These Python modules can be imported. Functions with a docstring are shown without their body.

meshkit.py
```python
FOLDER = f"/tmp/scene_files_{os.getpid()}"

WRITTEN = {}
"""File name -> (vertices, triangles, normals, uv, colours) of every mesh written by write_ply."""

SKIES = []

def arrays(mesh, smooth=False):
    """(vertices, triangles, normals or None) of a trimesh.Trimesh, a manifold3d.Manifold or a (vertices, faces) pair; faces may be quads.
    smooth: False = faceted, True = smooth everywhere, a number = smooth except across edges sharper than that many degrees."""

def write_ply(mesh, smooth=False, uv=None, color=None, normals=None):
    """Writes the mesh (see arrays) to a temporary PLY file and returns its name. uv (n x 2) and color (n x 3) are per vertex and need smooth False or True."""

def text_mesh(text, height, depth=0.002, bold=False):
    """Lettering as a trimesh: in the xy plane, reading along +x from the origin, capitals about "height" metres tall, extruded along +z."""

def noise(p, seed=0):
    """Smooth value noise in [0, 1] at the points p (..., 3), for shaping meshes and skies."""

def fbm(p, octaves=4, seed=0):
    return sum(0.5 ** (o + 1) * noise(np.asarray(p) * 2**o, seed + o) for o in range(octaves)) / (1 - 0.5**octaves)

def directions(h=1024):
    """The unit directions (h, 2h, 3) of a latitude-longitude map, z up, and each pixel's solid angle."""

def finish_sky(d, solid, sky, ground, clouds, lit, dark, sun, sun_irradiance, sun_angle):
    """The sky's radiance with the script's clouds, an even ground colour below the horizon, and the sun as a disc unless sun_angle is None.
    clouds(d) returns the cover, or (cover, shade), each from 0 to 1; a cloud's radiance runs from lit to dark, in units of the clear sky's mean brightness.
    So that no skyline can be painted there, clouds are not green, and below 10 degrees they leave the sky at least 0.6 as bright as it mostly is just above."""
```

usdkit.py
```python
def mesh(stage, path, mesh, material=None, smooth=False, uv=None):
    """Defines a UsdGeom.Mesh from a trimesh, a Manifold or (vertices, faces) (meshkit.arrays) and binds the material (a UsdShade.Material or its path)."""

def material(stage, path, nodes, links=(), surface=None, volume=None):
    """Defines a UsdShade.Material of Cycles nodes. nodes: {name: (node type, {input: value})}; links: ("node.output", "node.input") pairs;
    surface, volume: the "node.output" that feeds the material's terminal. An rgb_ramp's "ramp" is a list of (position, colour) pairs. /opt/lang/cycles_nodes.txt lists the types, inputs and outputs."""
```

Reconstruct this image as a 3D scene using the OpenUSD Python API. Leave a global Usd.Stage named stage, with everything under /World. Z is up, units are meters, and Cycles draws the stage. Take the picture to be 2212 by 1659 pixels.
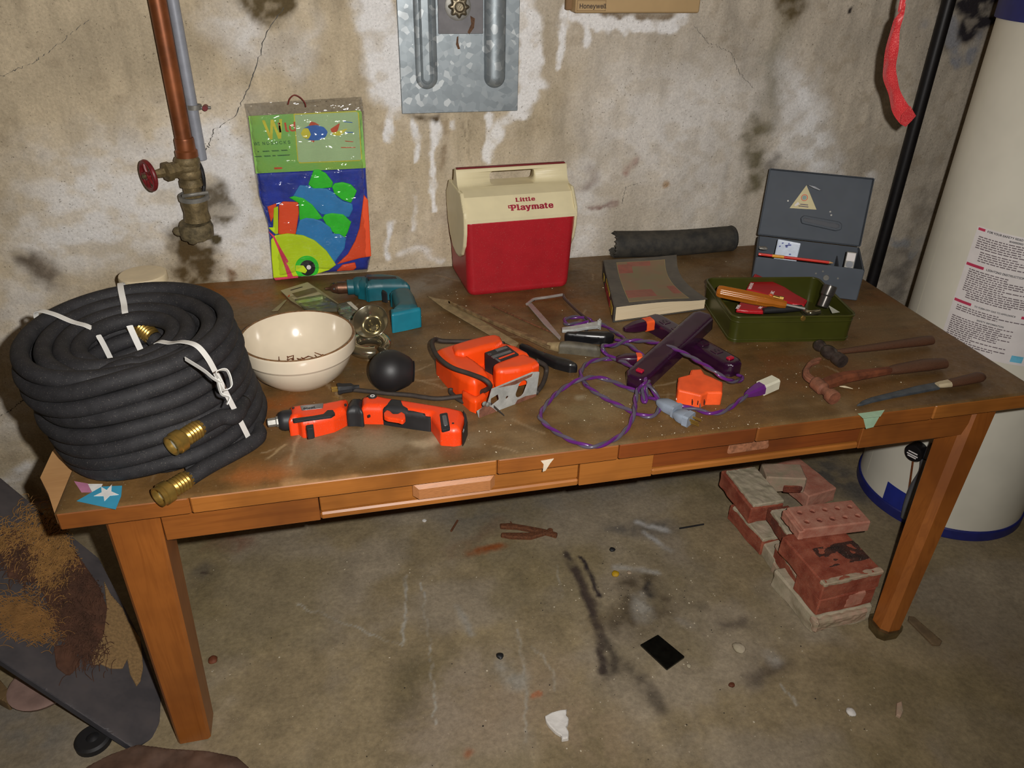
import math, random
import numpy as np, trimesh, shapely, usdkit, meshkit
import manifold3d as m3
from shapely.geometry import Polygon, LineString, Point
from scipy.spatial import Delaunay
from pxr import Usd, UsdGeom, UsdLux, UsdShade, Gf, Sdf, Vt

stage = Usd.Stage.CreateInMemory()
UsdGeom.SetStageUpAxis(stage, 'Z')
UsdGeom.Xform.Define(stage, '/World')
UsdGeom.Scope.Define(stage, '/World/Looks')
A = np.array
PI = math.pi
rng = np.random.default_rng(7)

# ------------------------------------------------------------------ camera
F_PX, YAW, PITCH, ROLL = 1680.17, 0.24353, 0.53197, 0.02302
CAM = A([0.54924, -2.34048, 1.69194])
ZT = 0.74            # table top height
TD, TW = 1.062, 2.2  # table depth and width
_f = A([math.sin(YAW) * math.cos(PITCH), math.cos(YAW) * math.cos(PITCH), -math.sin(PITCH)])
_r = A([math.cos(YAW), -math.sin(YAW), 0.0])
_u = np.cross(_r, _f)
CR = math.cos(ROLL) * _r + math.sin(ROLL) * _u
CU = -math.sin(ROLL) * _r + math.cos(ROLL) * _u
CF = _f
cam = UsdGeom.Camera.Define(stage, '/World/camera')
_m = np.eye(4); _m[0, :3] = CR; _m[1, :3] = CU; _m[2, :3] = -CF; _m[3, :3] = CAM
cam.AddTransformOp().Set(Gf.Matrix4d(*_m.ravel().tolist()))
cam.CreateHorizontalApertureAttr(36.0)
cam.CreateVerticalApertureAttr(27.0)
cam.CreateFocalLengthAttr(36.0 * F_PX / 2212)
cam.CreateClippingRangeAttr(Gf.Vec2f(0.05, 100))
cam.CreateExposureAttr(0.0)

# ------------------------------------------------------------------ light: the camera's own flash, right of and above the lens, and an added weak fill lamp, unseen, under the ceiling
fl = UsdLux.SphereLight.Define(stage, '/World/flash_light')
fpos = CAM + CR * 0.085 + CU * 0.045 + CF * 0.01
aim = CAM + (CF + CR * (980 - 1106) / F_PX - CU * (560 - 829.5) / F_PX) * 2.4
fd = (aim - fpos) / np.linalg.norm(aim - fpos)
_x = np.cross(fd, [0, 0, 1.0]); _x /= np.linalg.norm(_x); _y = np.cross(_x, fd)
_m = np.eye(4); _m[0, :3] = _x; _m[1, :3] = _y; _m[2, :3] = -fd; _m[3, :3] = fpos
fl.AddTransformOp().Set(Gf.Matrix4d(*_m.ravel().tolist()))
fl.CreateRadiusAttr(0.012)
fl.CreateIntensityAttr(FLASH := 26000.0)
fl.CreateColorAttr(Gf.Vec3f(1.0, 0.97, 0.93))
sh = UsdLux.ShapingAPI.Apply(fl.GetPrim())
sh.CreateShapingConeAngleAttr(66.0)
sh.CreateShapingConeSoftnessAttr(1.0)
bl = UsdLux.SphereLight.Define(stage, '/World/fill_light')  # fill lamp added to lift the ambient light; no such bulb is seen
bl.AddTranslateOp().Set(Gf.Vec3d(0.2, -2.9, 2.25))
bl.CreateRadiusAttr(0.04)
bl.CreateIntensityAttr(70.0)
bl.CreateColorAttr(Gf.Vec3f(1.0, 0.85, 0.66))

# ------------------------------------------------------------------ pixel -> point on a plane of the room
def ray(px, py): return CF * F_PX + CR * (px - 1106) - CU * (py - 829.5)
def onz(px, py, z):
    d = ray(px, py); return CAM + d * (z - CAM[2]) / d[2]
def T(px, py, h=0.0): return onz(px, py, ZT + h)
def G(px, py, h=0.0): return onz(px, py, h)
def Wp(px, py, y=0.0):
    d = ray(px, py); return CAM + d * (y - CAM[1]) / d[1]
def T2(pts, h=0.0): return [tuple(T(a, b, h)[:2]) for a, b in pts]

# ------------------------------------------------------------------ scene helpers
LOC, USED = {}, {}
def numbered(parent, name):
    k = f'{parent}/{name}'
    n = USED.get(k, -1) + 1; USED[k] = n
    return k if n == 0 else f'{k}_{n:03d}'
def data(p, **kw):
    for k, v in kw.items():
        if v: p.SetCustomDataByKey(k, v)
def thing(name, label, cat, loc=(0, 0, 0), group=None, kind=None):
    path = numbered('/World', name)
    x = UsdGeom.Xform.Define(stage, path)
    x.AddTranslateOp().Set(Gf.Vec3d(*map(float, loc)))
    m = np.eye(4); m[:3, 3] = loc; LOC[path] = m
    data(x.GetPrim(), label=label, category=cat, group=group, kind=kind)
    return path
def obj(name, mesh, material, parent=None, smooth=35, label=None, cat=None, group=None, kind=None, col=None):
    """One Mesh prim; the mesh is given in room coordinates."""
    base = parent or '/World'
    path = numbered(base, name)
    v, f, n = meshkit.arrays(mesh, smooth)
    m = LOC.get(base, np.eye(4)); LOC[path] = m
    v = v - m[:3, 3]
    if parent is None:
        c = A([(v[:, 0].min() + v[:, 0].max()) / 2, (v[:, 1].min() + v[:, 1].max()) / 2, v[:, 2].min()])
        v = v - c; m = np.eye(4); m[:3, 3] = c; LOC[path] = m
    p = UsdGeom.Mesh.Define(stage, path)
    if parent is None: p.AddTranslateOp().Set(Gf.Vec3d(*m[:3, 3].tolist()))
    p.CreatePointsAttr(Vt.Vec3fArray.FromNumpy(np.ascontiguousarray(v, np.float32)))
    p.CreateFaceVertexCountsAttr(Vt.IntArray.FromNumpy(np.full(len(f), 3, np.int32)))
    p.CreateFaceVertexIndicesAttr(Vt.IntArray.FromNumpy(np.ascontiguousarray(f, np.int32).ravel()))
    p.CreateSubdivisionSchemeAttr('none')
    if n is not None:
        p.CreateNormalsAttr(Vt.Vec3fArray.FromNumpy(np.ascontiguousarray(n, np.float32))); p.SetNormalsInterpolation('vertex')
    if col is not None:
        UsdGeom.PrimvarsAPI(p).CreatePrimvar('col', Sdf.ValueTypeNames.Color3fArray, 'vertex').Set(Vt.Vec3fArray.FromNumpy(np.ascontiguousarray(col, np.float32)))
    UsdShade.MaterialBindingAPI.Apply(p.GetPrim()).Bind(UsdShade.Material.Get(stage, material))
    data(p.GetPrim(), label=label, category=cat, group=group, kind=kind)
    return path

# ------------------------------------------------------------------ materials
def lin(c):
    c = A(c, float) / 255; return np.where(c <= .04045, c / 12.92, ((c + .055) / 1.055) ** 2.4)
def mat(name, c, rough=.5, metal=0., var=.12, vs=25., bump=0., bs=250., spec=.5, dust=0., dc=(120, 108, 88), c2=None, stretch=None, coat=0., trans=0., alpha=1., ior=1.5, speck=0., sheen=0.):
    """A procedural principled material: two tones mixed by noise, fine relief, and dust that has settled on faces looking up."""
    path = '/World/Looks/' + name
    a = lin(c); lo = np.clip(a * (1 - var), 0, 1); hi = np.clip(a * (1 + var), 0, 1)
    if c2 is not None: lo, hi = a, lin(c2)
    N = {'geo': ('geometry', {}), 'map': ('mapping', {'scale': stretch or (1, 1, 1)}),
         'n': ('noise_texture', {'scale': vs, 'detail': 5., 'roughness': .6}),
         'ramp': ('rgb_ramp', {'ramp': [(0., lo), (.36, lo), (.64, hi), (1., hi)]}),
         'p': ('principled_bsdf', {'roughness': rough, 'metallic': metal, 'specular_ior_level': spec, 'coat_weight': coat, 'transmission_weight': trans, 'alpha': alpha, 'ior': ior, 'sheen_weight': sheen})}
    L = [('geo.position', 'map.vector'), ('map.vector', 'n.vector'), ('n.fac', 'ramp.fac')]
    out = 'ramp.color'
    if speck:
        N |= {'sn': ('noise_texture', {'scale': 420., 'detail': 1.}), 'sr': ('map_range', {'from_min': .66, 'from_max': .72, 'to_min': 0., 'to_max': speck, 'clamp': True}), 'sm': ('mix', {'color2': lin((190, 180, 165))})}
        L += [('geo.position', 'sn.vector'), ('sn.fac', 'sr.value'), ('sr.result', 'sm.fac'), (out, 'sm.color1')]; out = 'sm.color'
    if dust:
        N |= {'sx': ('separate_xyz', {}), 'dn': ('noise_texture', {'scale': 14., 'detail': 6., 'roughness': .65}), 'd1': ('map_range', {'from_min': .1, 'from_max': .95, 'to_min': 0., 'to_max': dust, 'clamp': True}),
              'd2': ('map_range', {'from_min': .3, 'from_max': .7, 'to_min': .35, 'to_max': 1.25, 'clamp': True}), 'dm': ('math', {'math_type': 'multiply', 'use_clamp': True}), 'dx': ('mix', {'color2': lin(dc)})}
        L += [('geo.normal', 'sx.vector'), ('sx.z', 'd1.value'), ('geo.position', 'dn.vector'), ('dn.fac', 'd2.value'), ('d1.result', 'dm.value1'), ('d2.result', 'dm.value2'), ('dm.value', 'dx.fac'), (out, 'dx.color1')]; out = 'dx.color'
    L += [(out, 'p.base_color')]
    if bump:
        N |= {'bn': ('noise_texture', {'scale': bs, 'detail': 3.}), 'b': ('bump', {'strength': min(1., bump), 'distance': .002})}
        L += [('geo.position', 'bn.vector'), ('bn.fac', 'b.height'), ('b.normal', 'p.normal')]
    usdkit.material(stage, path, N, L, surface='p.BSDF')
    return path
def colmat(name, rough=.8, fine=.16, fs=160., bump=.4, bs=120., bd=.004, spec=.3, speck=None, rvar=0.):
    """Colour from the mesh's own painted 'col', broken up by fine noise, with relief."""
    path = '/World/Looks/' + name
    N = {'at': ('attribute', {'attribute': 'col'}), 'geo': ('geometry', {}), 'n': ('noise_texture', {'scale': fs, 'detail': 6., 'roughness': .68}),
         'mr': ('map_range', {'from_min': .3, 'from_max': .7, 'to_min': 1 - fine, 'to_max': 1 + fine, 'clamp': True}),
         'mul': ('vector_math', {'math_type': 'scale'}), 'bn': ('noise_texture', {'scale': bs, 'detail': 6., 'roughness': .6}), 'b': ('bump', {'strength': bump, 'distance': bd}),
         'p': ('principled_bsdf', {'roughness': rough, 'specular_ior_level': spec})}
    L = [('geo.position', 'n.vector'), ('n.fac', 'mr.value'), ('at.color', 'mul.vector1'), ('mr.result', 'mul.scale'), ('geo.position', 'bn.vector'), ('bn.fac', 'b.height'), ('b.normal', 'p.normal')]
    out = 'mul.vector'
    if speck:  # small pits or flecks
        sc, thr, cc, amt = speck
        N |= {'sn': ('noise_texture', {'scale': sc, 'detail': 2.}), 'sr': ('map_range', {'from_min': thr, 'from_max': thr + .05, 'to_min': 0., 'to_max': amt, 'clamp': True}), 'sm': ('mix', {'color2': lin(cc)})}
        L += [('geo.position', 'sn.vector'), ('sn.fac', 'sr.value'), ('sr.result', 'sm.fac'), (out, 'sm.color1')]; out = 'sm.color'
    if rvar:
        N |= {'rr': ('map_range', {'from_min': .3, 'from_max': .7, 'to_min': rough - rvar, 'to_max': rough + rvar, 'clamp': True})}
        L += [('bn.fac', 'rr.value'), ('rr.result', 'p.roughness')]
    L += [(out, 'p.base_color')]
    usdkit.material(stage, path, N, L, surface='p.BSDF')
    return path
def wood(name, c1, c2, rough=.45, grain=(3., 60., 60.), c3=None, coat=.15, bump=.1):
    path = '/World/Looks/' + name
    c3 = c3 or c1
    N = {'geo': ('geometry', {}), 'map': ('mapping', {'scale': grain}), 'n': ('noise_texture', {'scale': 1., 'detail': 7., 'roughness': .65, 'distortion': .6}),
         'r': ('rgb_ramp', {'ramp': [(.25, lin(c1)), (.5, lin(c2)), (.75, lin(c1))]}),
         'n2': ('noise_texture', {'scale': 5., 'detail': 4.}), 'r2': ('map_range', {'from_min': .45, 'from_max': .68, 'to_min': 0., 'to_max': .75, 'clamp': True}), 'mx': ('mix', {'color2': lin(c3)}),
         'b': ('bump', {'strength': bump, 'distance': .001}), 'p': ('principled_bsdf', {'roughness': rough, 'coat_weight': coat, 'coat_roughness': .3})}
    L = [('geo.position', 'map.vector'), ('map.vector', 'n.vector'), ('n.fac', 'r.fac'), ('geo.position', 'n2.vector'), ('n2.fac', 'r2.value'), ('r2.result', 'mx.fac'), ('r.color', 'mx.color1'), ('mx.color', 'p.base_color'), ('n.fac', 'b.height'), ('b.normal', 'p.normal')]
    usdkit.material(stage, path, N, L, surface='p.BSDF')
    return path

# ------------------------------------------------------------------ mesh helpers
def join(*ms):
    ms = [to_tm(m) for m in ms]
    return trimesh.util.concatenate(ms)
def to_tm(m):
    if isinstance(m, trimesh.Trimesh): return m
    v, f, _ = meshkit.arrays(m, False)
    return trimesh.Trimesh(v, f, process=False)
def man(m):
    m = trimesh.Trimesh(m.vertices, m.faces); 
    return m3.Manifold(m3.Mesh(np.asarray(m.vertices, np.float32), np.asarray(m.faces, np.uint32)))
def frame(o, ex, ey=None, ez=None):
    ex = A(ex, float); ex /= np.linalg.norm(ex)
    if ez is None and ey is None: ez = A([0, 0, 1.])
    if ez is not None:
        ez = A(ez, float); ey = np.cross(ez, ex); ey /= np.linalg.norm(ey); ez = np.cross(ex, ey)
    else:
        ey = A(ey, float); ez = np.cross(ex, ey); ez /= np.linalg.norm(ez); ey = np.cross(ez, ex)
    M = np.eye(4); M[:3, 0] = ex; M[:3, 1] = ey; M[:3, 2] = ez; M[:3, 3] = o
    return M
def put(mesh, M):
    mesh = to_tm(mesh).copy(); mesh.apply_transform(M); return mesh
def box(sx, sy, sz, c=.002, at=(0, 0, 0)):
    """Chamfered box centred on at in x and y, standing on at's z."""
    x, y, z = sx / 2, sy / 2, sz / 2
    c = min(c, x * .8, y * .8, z * .8)
    P = []
    for a in (-1, 1):
        for b in (-1, 1):
            for d in (-1, 1):
                P += [(a * (x - c), b * (y - c), d * z), (a * x, b * (y - c), d * (z - c)), (a * (x - c), b * y, d * (z - c))]
    m = trimesh.convex.convex_hull(A(P)); m.apply_translation(A(at) + [0, 0, z])
    return m
def hull(P): return trimesh.convex.convex_hull(A(P, float))
def wbox(x0, x1, y0, y1, z0, z1, c=.002): return box(x1 - x0, y1 - y0, z1 - z0, c, ((x0 + x1) / 2, (y0 + y1) / 2, z0))
def spline(P, n=12, closed=False):
    P = A(P, float)
    if closed: Q = np.vstack([P[-1], P, P[0], P[1]])
    else: Q = np.vstack([2 * P[0] - P[1], P, 2 * P[-1] - P[-2]])
    out = []
    for i in range(1, len(Q) - 2):
        t = np.linspace(0, 1, n, endpoint=False)[:, None]
        a, b, c, d = Q[i - 1], Q[i], Q[i + 1], Q[i + 2]
        out.append(.5 * (2 * b + (c - a) * t + (2 * a - 5 * b + 4 * c - d) * t ** 2 + (3 * b - a - 3 * c + d) * t ** 3))
    out = np.vstack(out)
    return out if closed else np.vstack([out, P[-1:]])
def sweep(path, prof, closed=False, cap=True, up=None, scale=None, twist=None):
    """Sweeps a 2-D closed profile (k,2) along a path with a parallel frame; scale: per-point factor."""
    path = A(path, float); n = len(path); prof = A(prof, float); k = len(prof)
    tan = np.roll(path, -1, 0) - np.roll(path, 1, 0) if closed else np.gradient(path, axis=0)
    tan /= np.maximum(np.linalg.norm(tan, axis=1, keepdims=True), 1e-12)
    u = A(up, float) if up is not None else (A([0, 0, 1.]) if abs(tan[0, 2]) < .9 else A([1., 0, 0]))
    V = []
    for i in range(n):
        t = tan[i]; a = u - t * (u @ t); a /= max(np.linalg.norm(a), 1e-9); b = np.cross(t, a)
        if up is None: u = a
        p = prof * (1 if scale is None else np.reshape(scale[i], (-1,)))
        if twist is not None:
            c, s = math.cos(twist[i]), math.sin(twist[i]); p = p @ A([[c, s], [-s, c]])
        V.append(path[i] + p[:, :1] * b + p[:, 1:] * a)
    V = np.vstack(V); Fc = []
    m = n if closed else n - 1
    i = np.arange(m)[:, None]; j = np.arange(k)[None, :]
    a0 = (i * k + j).ravel(); b0 = (i * k + (j + 1) % k).ravel(); i2 = (i + 1) % n
    c0 = (i2 * k + (j + 1) % k).ravel(); d0 = (i2 * k + j).ravel()
    Fc = np.vstack([np.stack([a0, b0, c0], 1), np.stack([a0, c0, d0], 1)])
    if cap and not closed:
        V = np.vstack([V, path[:1], path[-1:]]); e = n * k
        jj = np.arange(k); kk = (jj + 1) % k
        Fc = np.vstack([Fc, np.stack([np.full(k, e), kk, jj], 1), np.stack([np.full(k, e + 1), (n - 1) * k + jj, (n - 1) * k + kk], 1)])
    t = trimesh.Trimesh(V, Fc, process=False)
    if t.volume < 0: t.invert()
    return t
def circ(r, k=10, ry=None): return np.stack([r * np.cos(np.arange(k) * 2 * PI / k), (ry or r) * np.sin(np.arange(k) * 2 * PI / k)], 1)
def rectp(w, h, c=.0):
    c = c or min(w, h) * .15; a, b = w / 2, h / 2
    return A([(-a + c, -b), (a - c, -b), (a, -b + c), (a, b - c), (a - c, b), (-a + c, b), (-a, b - c), (-a, -b + c)])
def tube(P, r, k=10, n=10, closed=False, smoothp=True):
    path = spline(P, n, closed) if smoothp else A(P, float)
    sc = None
    if np.ndim(r): sc = np.interp(np.linspace(0, 1, len(path)), np.linspace(0, 1, len(r)), r); r = 1.
    return sweep(path, circ(r, k), closed, scale=sc)
def lathe(prof, k=40):
    """Revolves (radius, z) points about z."""
    P = A(prof, float); n = len(P); a = np.arange(k) * 2 * PI / k
    V = np.stack([P[:, :1] * np.cos(a), P[:, :1] * np.sin(a), np.repeat(P[:, 1:], k, 1)], -1).reshape(-1, 3)
    i = np.arange(n - 1)[:, None]; j = np.arange(k)[None]
    a0 = (i * k + j).ravel(); b0 = (i * k + (j + 1) % k).ravel(); c0 = ((i + 1) * k + (j + 1) % k).ravel(); d0 = ((i + 1) * k + j).ravel()
    t = trimesh.Trimesh(V, np.vstack([np.stack([a0, b0, c0], 1), np.stack([a0, c0, d0], 1)]), process=False)
    t.merge_vertices(); t.update_faces(t.nondegenerate_faces())
    if t.volume < 0: t.invert()
    return t
def cyl(p0, p1, r, r1=None, k=20, ch=.0):
    p0, p1 = A(p0, float), A(p1, float); h = np.linalg.norm(p1 - p0); r1 = r if r1 is None else r1
    c = ch or min(r, h) * .08
    m = lathe([(0, 0), (r - c, 0), (r, c), (r1, h - c), (max(r1 - c, 1e-5), h), (0, h)], k)
    d = (p1 - p0) / h; ex = np.cross([0, 0, 1.], d) if abs(d[2]) < .95 else A([1., 0, 0])
    return put(m, frame(p0, ex, ez=d))
def lathe_on(prof, p0, d, k=28):
    d = A(d, float); d /= np.linalg.norm(d); ex = np.cross([0, 0, 1.], d) if abs(d[2]) < .95 else A([1., 0, 0])
    return put(lathe(prof, k), frame(p0, ex, ez=d))
def rnd(pts, r=.004, seg=5):
    """Polygon with its corners rounded."""
    p = Polygon(pts).buffer(0); return p.buffer(-r, quad_segs=seg).buffer(2 * r, quad_segs=seg).buffer(-r, quad_segs=seg)
def ring_pts(poly, step):
    L = poly.exterior.length; n = max(8, int(L / step))
    return A([poly.exterior.interpolate(i / n, normalized=True).coords[0] for i in range(n)])
def inflate(poly, h, r, step=.004, z0=0., hf=None, low=None, wob=0., seed=0):
    """A solid on the outline poly: sides up to h-r, a rounded shoulder of radius r, top at h (times hf(x,y)); bottom at z0 (or low(x,y))."""
    if poly.geom_type != 'Polygon': poly = max(poly.geoms, key=lambda g: g.area)
    P = [ring_pts(poly, step)]
    for a in (.35, .8, 1.25):
        q = poly.buffer(-r * (1 - math.cos(a)) - 1e-5)
        for g in getattr(q, 'geoms', [q]):
            if g.area > 0 and g.geom_type == 'Polygon': P.append(ring_pts(g, step))
    x0, y0, x1, y1 = poly.bounds
    X, Y = np.meshgrid(np.arange(x0, x1, step), np.arange(y0, y1, step))
    g = np.stack([X.ravel(), Y.ravel()], 1) + np.random.default_rng(seed).uniform(-.15, .15, (X.size, 2)) * step
    q = poly.buffer(-max(r * .75, step * .6))
    if q.area > 0: P.append(g[shapely.contains_xy(q, g[:, 0], g[:, 1])])
    P = np.unique(np.round(np.vstack(P), 7), axis=0)
    t = Delaunay(P).simplices
    c = P[t].mean(1); t = t[shapely.contains_xy(poly.buffer(1e-6), c[:, 0], c[:, 1])]
    a = P[t]; ar = np.cross(a[:, 1] - a[:, 0], a[:, 2] - a[:, 0]); t = t[np.abs(ar) > 1e-11]; ar = ar[np.abs(ar) > 1e-11]
    t[ar < 0] = t[ar < 0][:, ::-1]
    d = np.minimum(shapely.distance(poly.exterior, shapely.points(P)), r)
    top = h - r + np.sqrt(np.maximum(r * r - (r - d) ** 2, 0))
    if hf is not None: top = z0 + (top - z0) * hf(P[:, 0], P[:, 1])
    if wob: top = top + (meshkit.fbm(np.c_[P * 30, np.full(len(P), seed)], 3, seed) - .5) * wob * (d / r)
    bot = np.full(len(P), z0) if low is None else low(P[:, 0], P[:, 1])
    n = len(P)
    V = np.vstack([np.c_[P, top], np.c_[P, bot]])
    e = np.vstack([t[:, [0, 1]], t[:, [1, 2]], t[:, [2, 0]]])
    key = {tuple(x) for x in e.tolist()}
    bd = A([x for x in key if (x[1], x[0]) not in key])
    side = np.vstack([np.c_[bd[:, 0], bd[:, 0] + n, bd[:, 1]], np.c_[bd[:, 1], bd[:, 0] + n, bd[:, 1] + n]])
    return trimesh.Trimesh(V, np.vstack([t, t[:, ::-1] + n, side]), process=False)
def prism(pts, h, z0=0., c=.0):
    p = pts if hasattr(pts, 'geom_type') else Polygon(pts).buffer(0)
    m = trimesh.util.concatenate([trimesh.creation.extrude_polygon(g, h, engine='earcut') for g in getattr(p, 'geoms', [p]) if g.geom_type == 'Polygon' and g.area > 1e-9]); m.apply_translation([0, 0, z0]); return m
def lumpy(m, amp, sc, seed=0, sub=0):
    m = to_tm(m).copy()
    if sub:
        m = trimesh.Trimesh(*trimesh.remesh.subdivide_to_size(m.vertices, m.faces, sub)); m.merge_vertices()
    n = m.vertex_normals
    m.vertices = m.vertices + n * ((meshkit.fbm(m.vertices * sc, 3, seed) - .5) * 2 * amp)[:, None]
    return m
def star(cx, cy, R, r, rot=0): return [(cx + (R if i % 2 == 0 else r) * math.cos(rot + i * PI / 5), cy + (R if i % 2 == 0 else r) * math.sin(rot + i * PI / 5)) for i in range(10)]
def text(s, h, M, bold=True, sx=1., depth=.0006):
    m = meshkit.text_mesh(s, h, depth, bold); m.apply_scale([sx, 1, 1]); return put(m, M)
def smooth01(a, b, x):
    t = np.clip((x - a) / (b - a), 0, 1); return t * t * (3 - 2 * t)
def caps(X, Y, pts, r, soft):
    """Soft mask of a thick polyline."""
    pts = A(pts, float).reshape(-1, 2); d = np.full(X.shape, 9.)
    if len(pts) == 1: d = np.hypot(X - pts[0, 0], Y - pts[0, 1])
    for a, b in zip(pts[:-1], pts[1:]):
        v = b - a; t = np.clip(((X - a[0]) * v[0] + (Y - a[1]) * v[1]) / max(v @ v, 1e-12), 0, 1)
        d = np.minimum(d, np.hypot(X - a[0] - t * v[0], Y - a[1] - t * v[1]))
    return 1 - smooth01(r - soft, r + soft, d)
def grid(us, vs):
    U, V = np.meshgrid(us, vs); nu, nv = len(us), len(vs)
    i = (np.arange(nv - 1)[:, None] * nu + np.arange(nu - 1)[None]).ravel()
    return U.ravel(), V.ravel(), np.vstack([np.stack([i, i + 1, i + nu + 1], 1), np.stack([i, i + nu + 1, i + nu], 1)])
def mixc(c, m, k): return c * (1 - m[:, None]) + lin(k) * m[:, None]

# ================================================================== THE ROOM
# ---- back wall: poured concrete, damp, with lime bloom
WY = 0.006
def wl(pts): return [tuple(Wp(a, b, WY)[[0, 2]]) for a, b in pts]
PXM = 1 / 690.0      # metres per photo pixel on the wall, about
xs = np.concatenate([np.linspace(-1.8, -.75, 30)[:-1], np.arange(-.75, 3.05, .0055), np.linspace(3.05, 4.2, 30)[1:]])
zs = np.concatenate([np.arange(-.02, 1.62, .0055), np.linspace(1.62, 2.45, 25)[1:]])
X, Z, Fw = grid(xs, zs)
P3 = np.c_[X, np.zeros_like(X), Z]
n1 = meshkit.fbm(P3 * 5, 5, 1); n2 = meshkit.fbm(P3 * 22, 4, 2); n3 = meshkit.fbm(P3 * [40, 1, 6], 4, 3); n4 = meshkit.fbm(P3 * 60, 3, 9)
Xw = X + (meshkit.fbm(P3 * 11, 4, 4) - .5) * .10 + (n4 - .5) * .02; Zw = Z + (meshkit.fbm(P3 * 11, 4, 5) - .5) * .10
Xs = X + (meshkit.fbm(P3 * [34, 1, 20], 4, 6) - .5) * .034; Zs = Z + (meshkit.fbm(P3 * 30, 4, 8) - .5) * .034
C = np.repeat(lin((196, 180, 152))[None], len(X), 0)
C = mixc(C, smooth01(.6, 1.6, X + (n1 - .5) * 1.6) * .75, (186, 177, 164))
C *= (1 + (n1 - .5) * .55 + (n3 - .5) * .45)[:, None]
C = mixc(C, smooth01(.55, .75, n2) * .35, (156, 140, 116))
def bloom(pts, r, soft, k=.9, sharp=False, c=(236, 234, 232), ns=n2, lo=.3, hi=.62):
    global C
    x, z = (Xs, Zs) if sharp else (Xw, Zw)
    m = caps(x, z, wl(pts), r * PXM, soft * PXM) * k
    if sharp: m = np.clip(m * (1.0 + .9 * (n4 - .4)), 0, 1)
    C = mixc(C, np.clip(m * (.55 + .9 * smooth01(lo, hi, ns)), 0, 1), c)
# soft, wide bloom
bloom([(150, 420), (330, 380), (470, 330)], 70, 90, .55); bloom([(120, 520), (300, 470), (500, 500), (560, 560)], 60, 80, .6)
bloom([(500, 30), (540, 90)], 30, 50, .6); bloom([(470, 290), (520, 420), (520, 520)], 26, 30, .8)
bloom([(60, 640), (20, 900)], 40, 60, .4); bloom([(660, 60), (640, 140)], 20, 40, .35)
bloom([(1690, 140), (1700, 330)], 26, 50, .5); bloom([(1740, 210), (1760, 330), (1790, 380)], 34, 40, .75)
bloom([(1270, 380), (1260, 540)], 34, 50, .5); bloom([(1500, 260), (1520, 420)], 70, 120, .35); bloom([(1400, 200), (1650, 240)], 80, 120, .25)
bloom([(1330, 260), (1420, 330)], 60, 80, .3)
bloom([(60, 1010), (30, 1040)], 20, 20, .6)
# around the metal panel
bloom([(800, -10), (820, 60), (835, 190)], 32, 18, 1., True); bloom([(850, 60), (862, 230)], 18, 8, 1., True)
bloom([(828, 190), (846, 230), (842, 280), (836, 300)], 9, 4, .9, True); bloom([(800, 90), (806, 120)], 10, 5, .9, True)
bloom([(1135, -10), (1148, 80), (1142, 200), (1128, 235)], 22, 8, 1., True); bloom([(1150, 150), (1172, 185)], 11, 6, .8, True)
bloom([(1060, 250), (1056, 320), (1050, 352)], 6, 4, .9, True); bloom([(1125, 240), (1080, 270), (1058, 330)], 10, 7, .75, True)
bloom([(893, 262), (898, 310), (896, 345)], 6, 4, .9, True); bloom([(940, 262), (938, 300), (935, 370), (938, 455)], 5, 3, .95, True); bloom([(944, 262), (944, 300)], 12, 6, .8, True)
bloom([(985, 262), (984, 280)], 5, 3, .5, True)
bloom([(845, 480), (838, 520), (840, 560)], 6, 4, .8, True); bloom([(897, 430), (898, 500)], 3, 3, .5, True); bloom([(860, 545), (955, 560)], 8, 10, .5)
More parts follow.
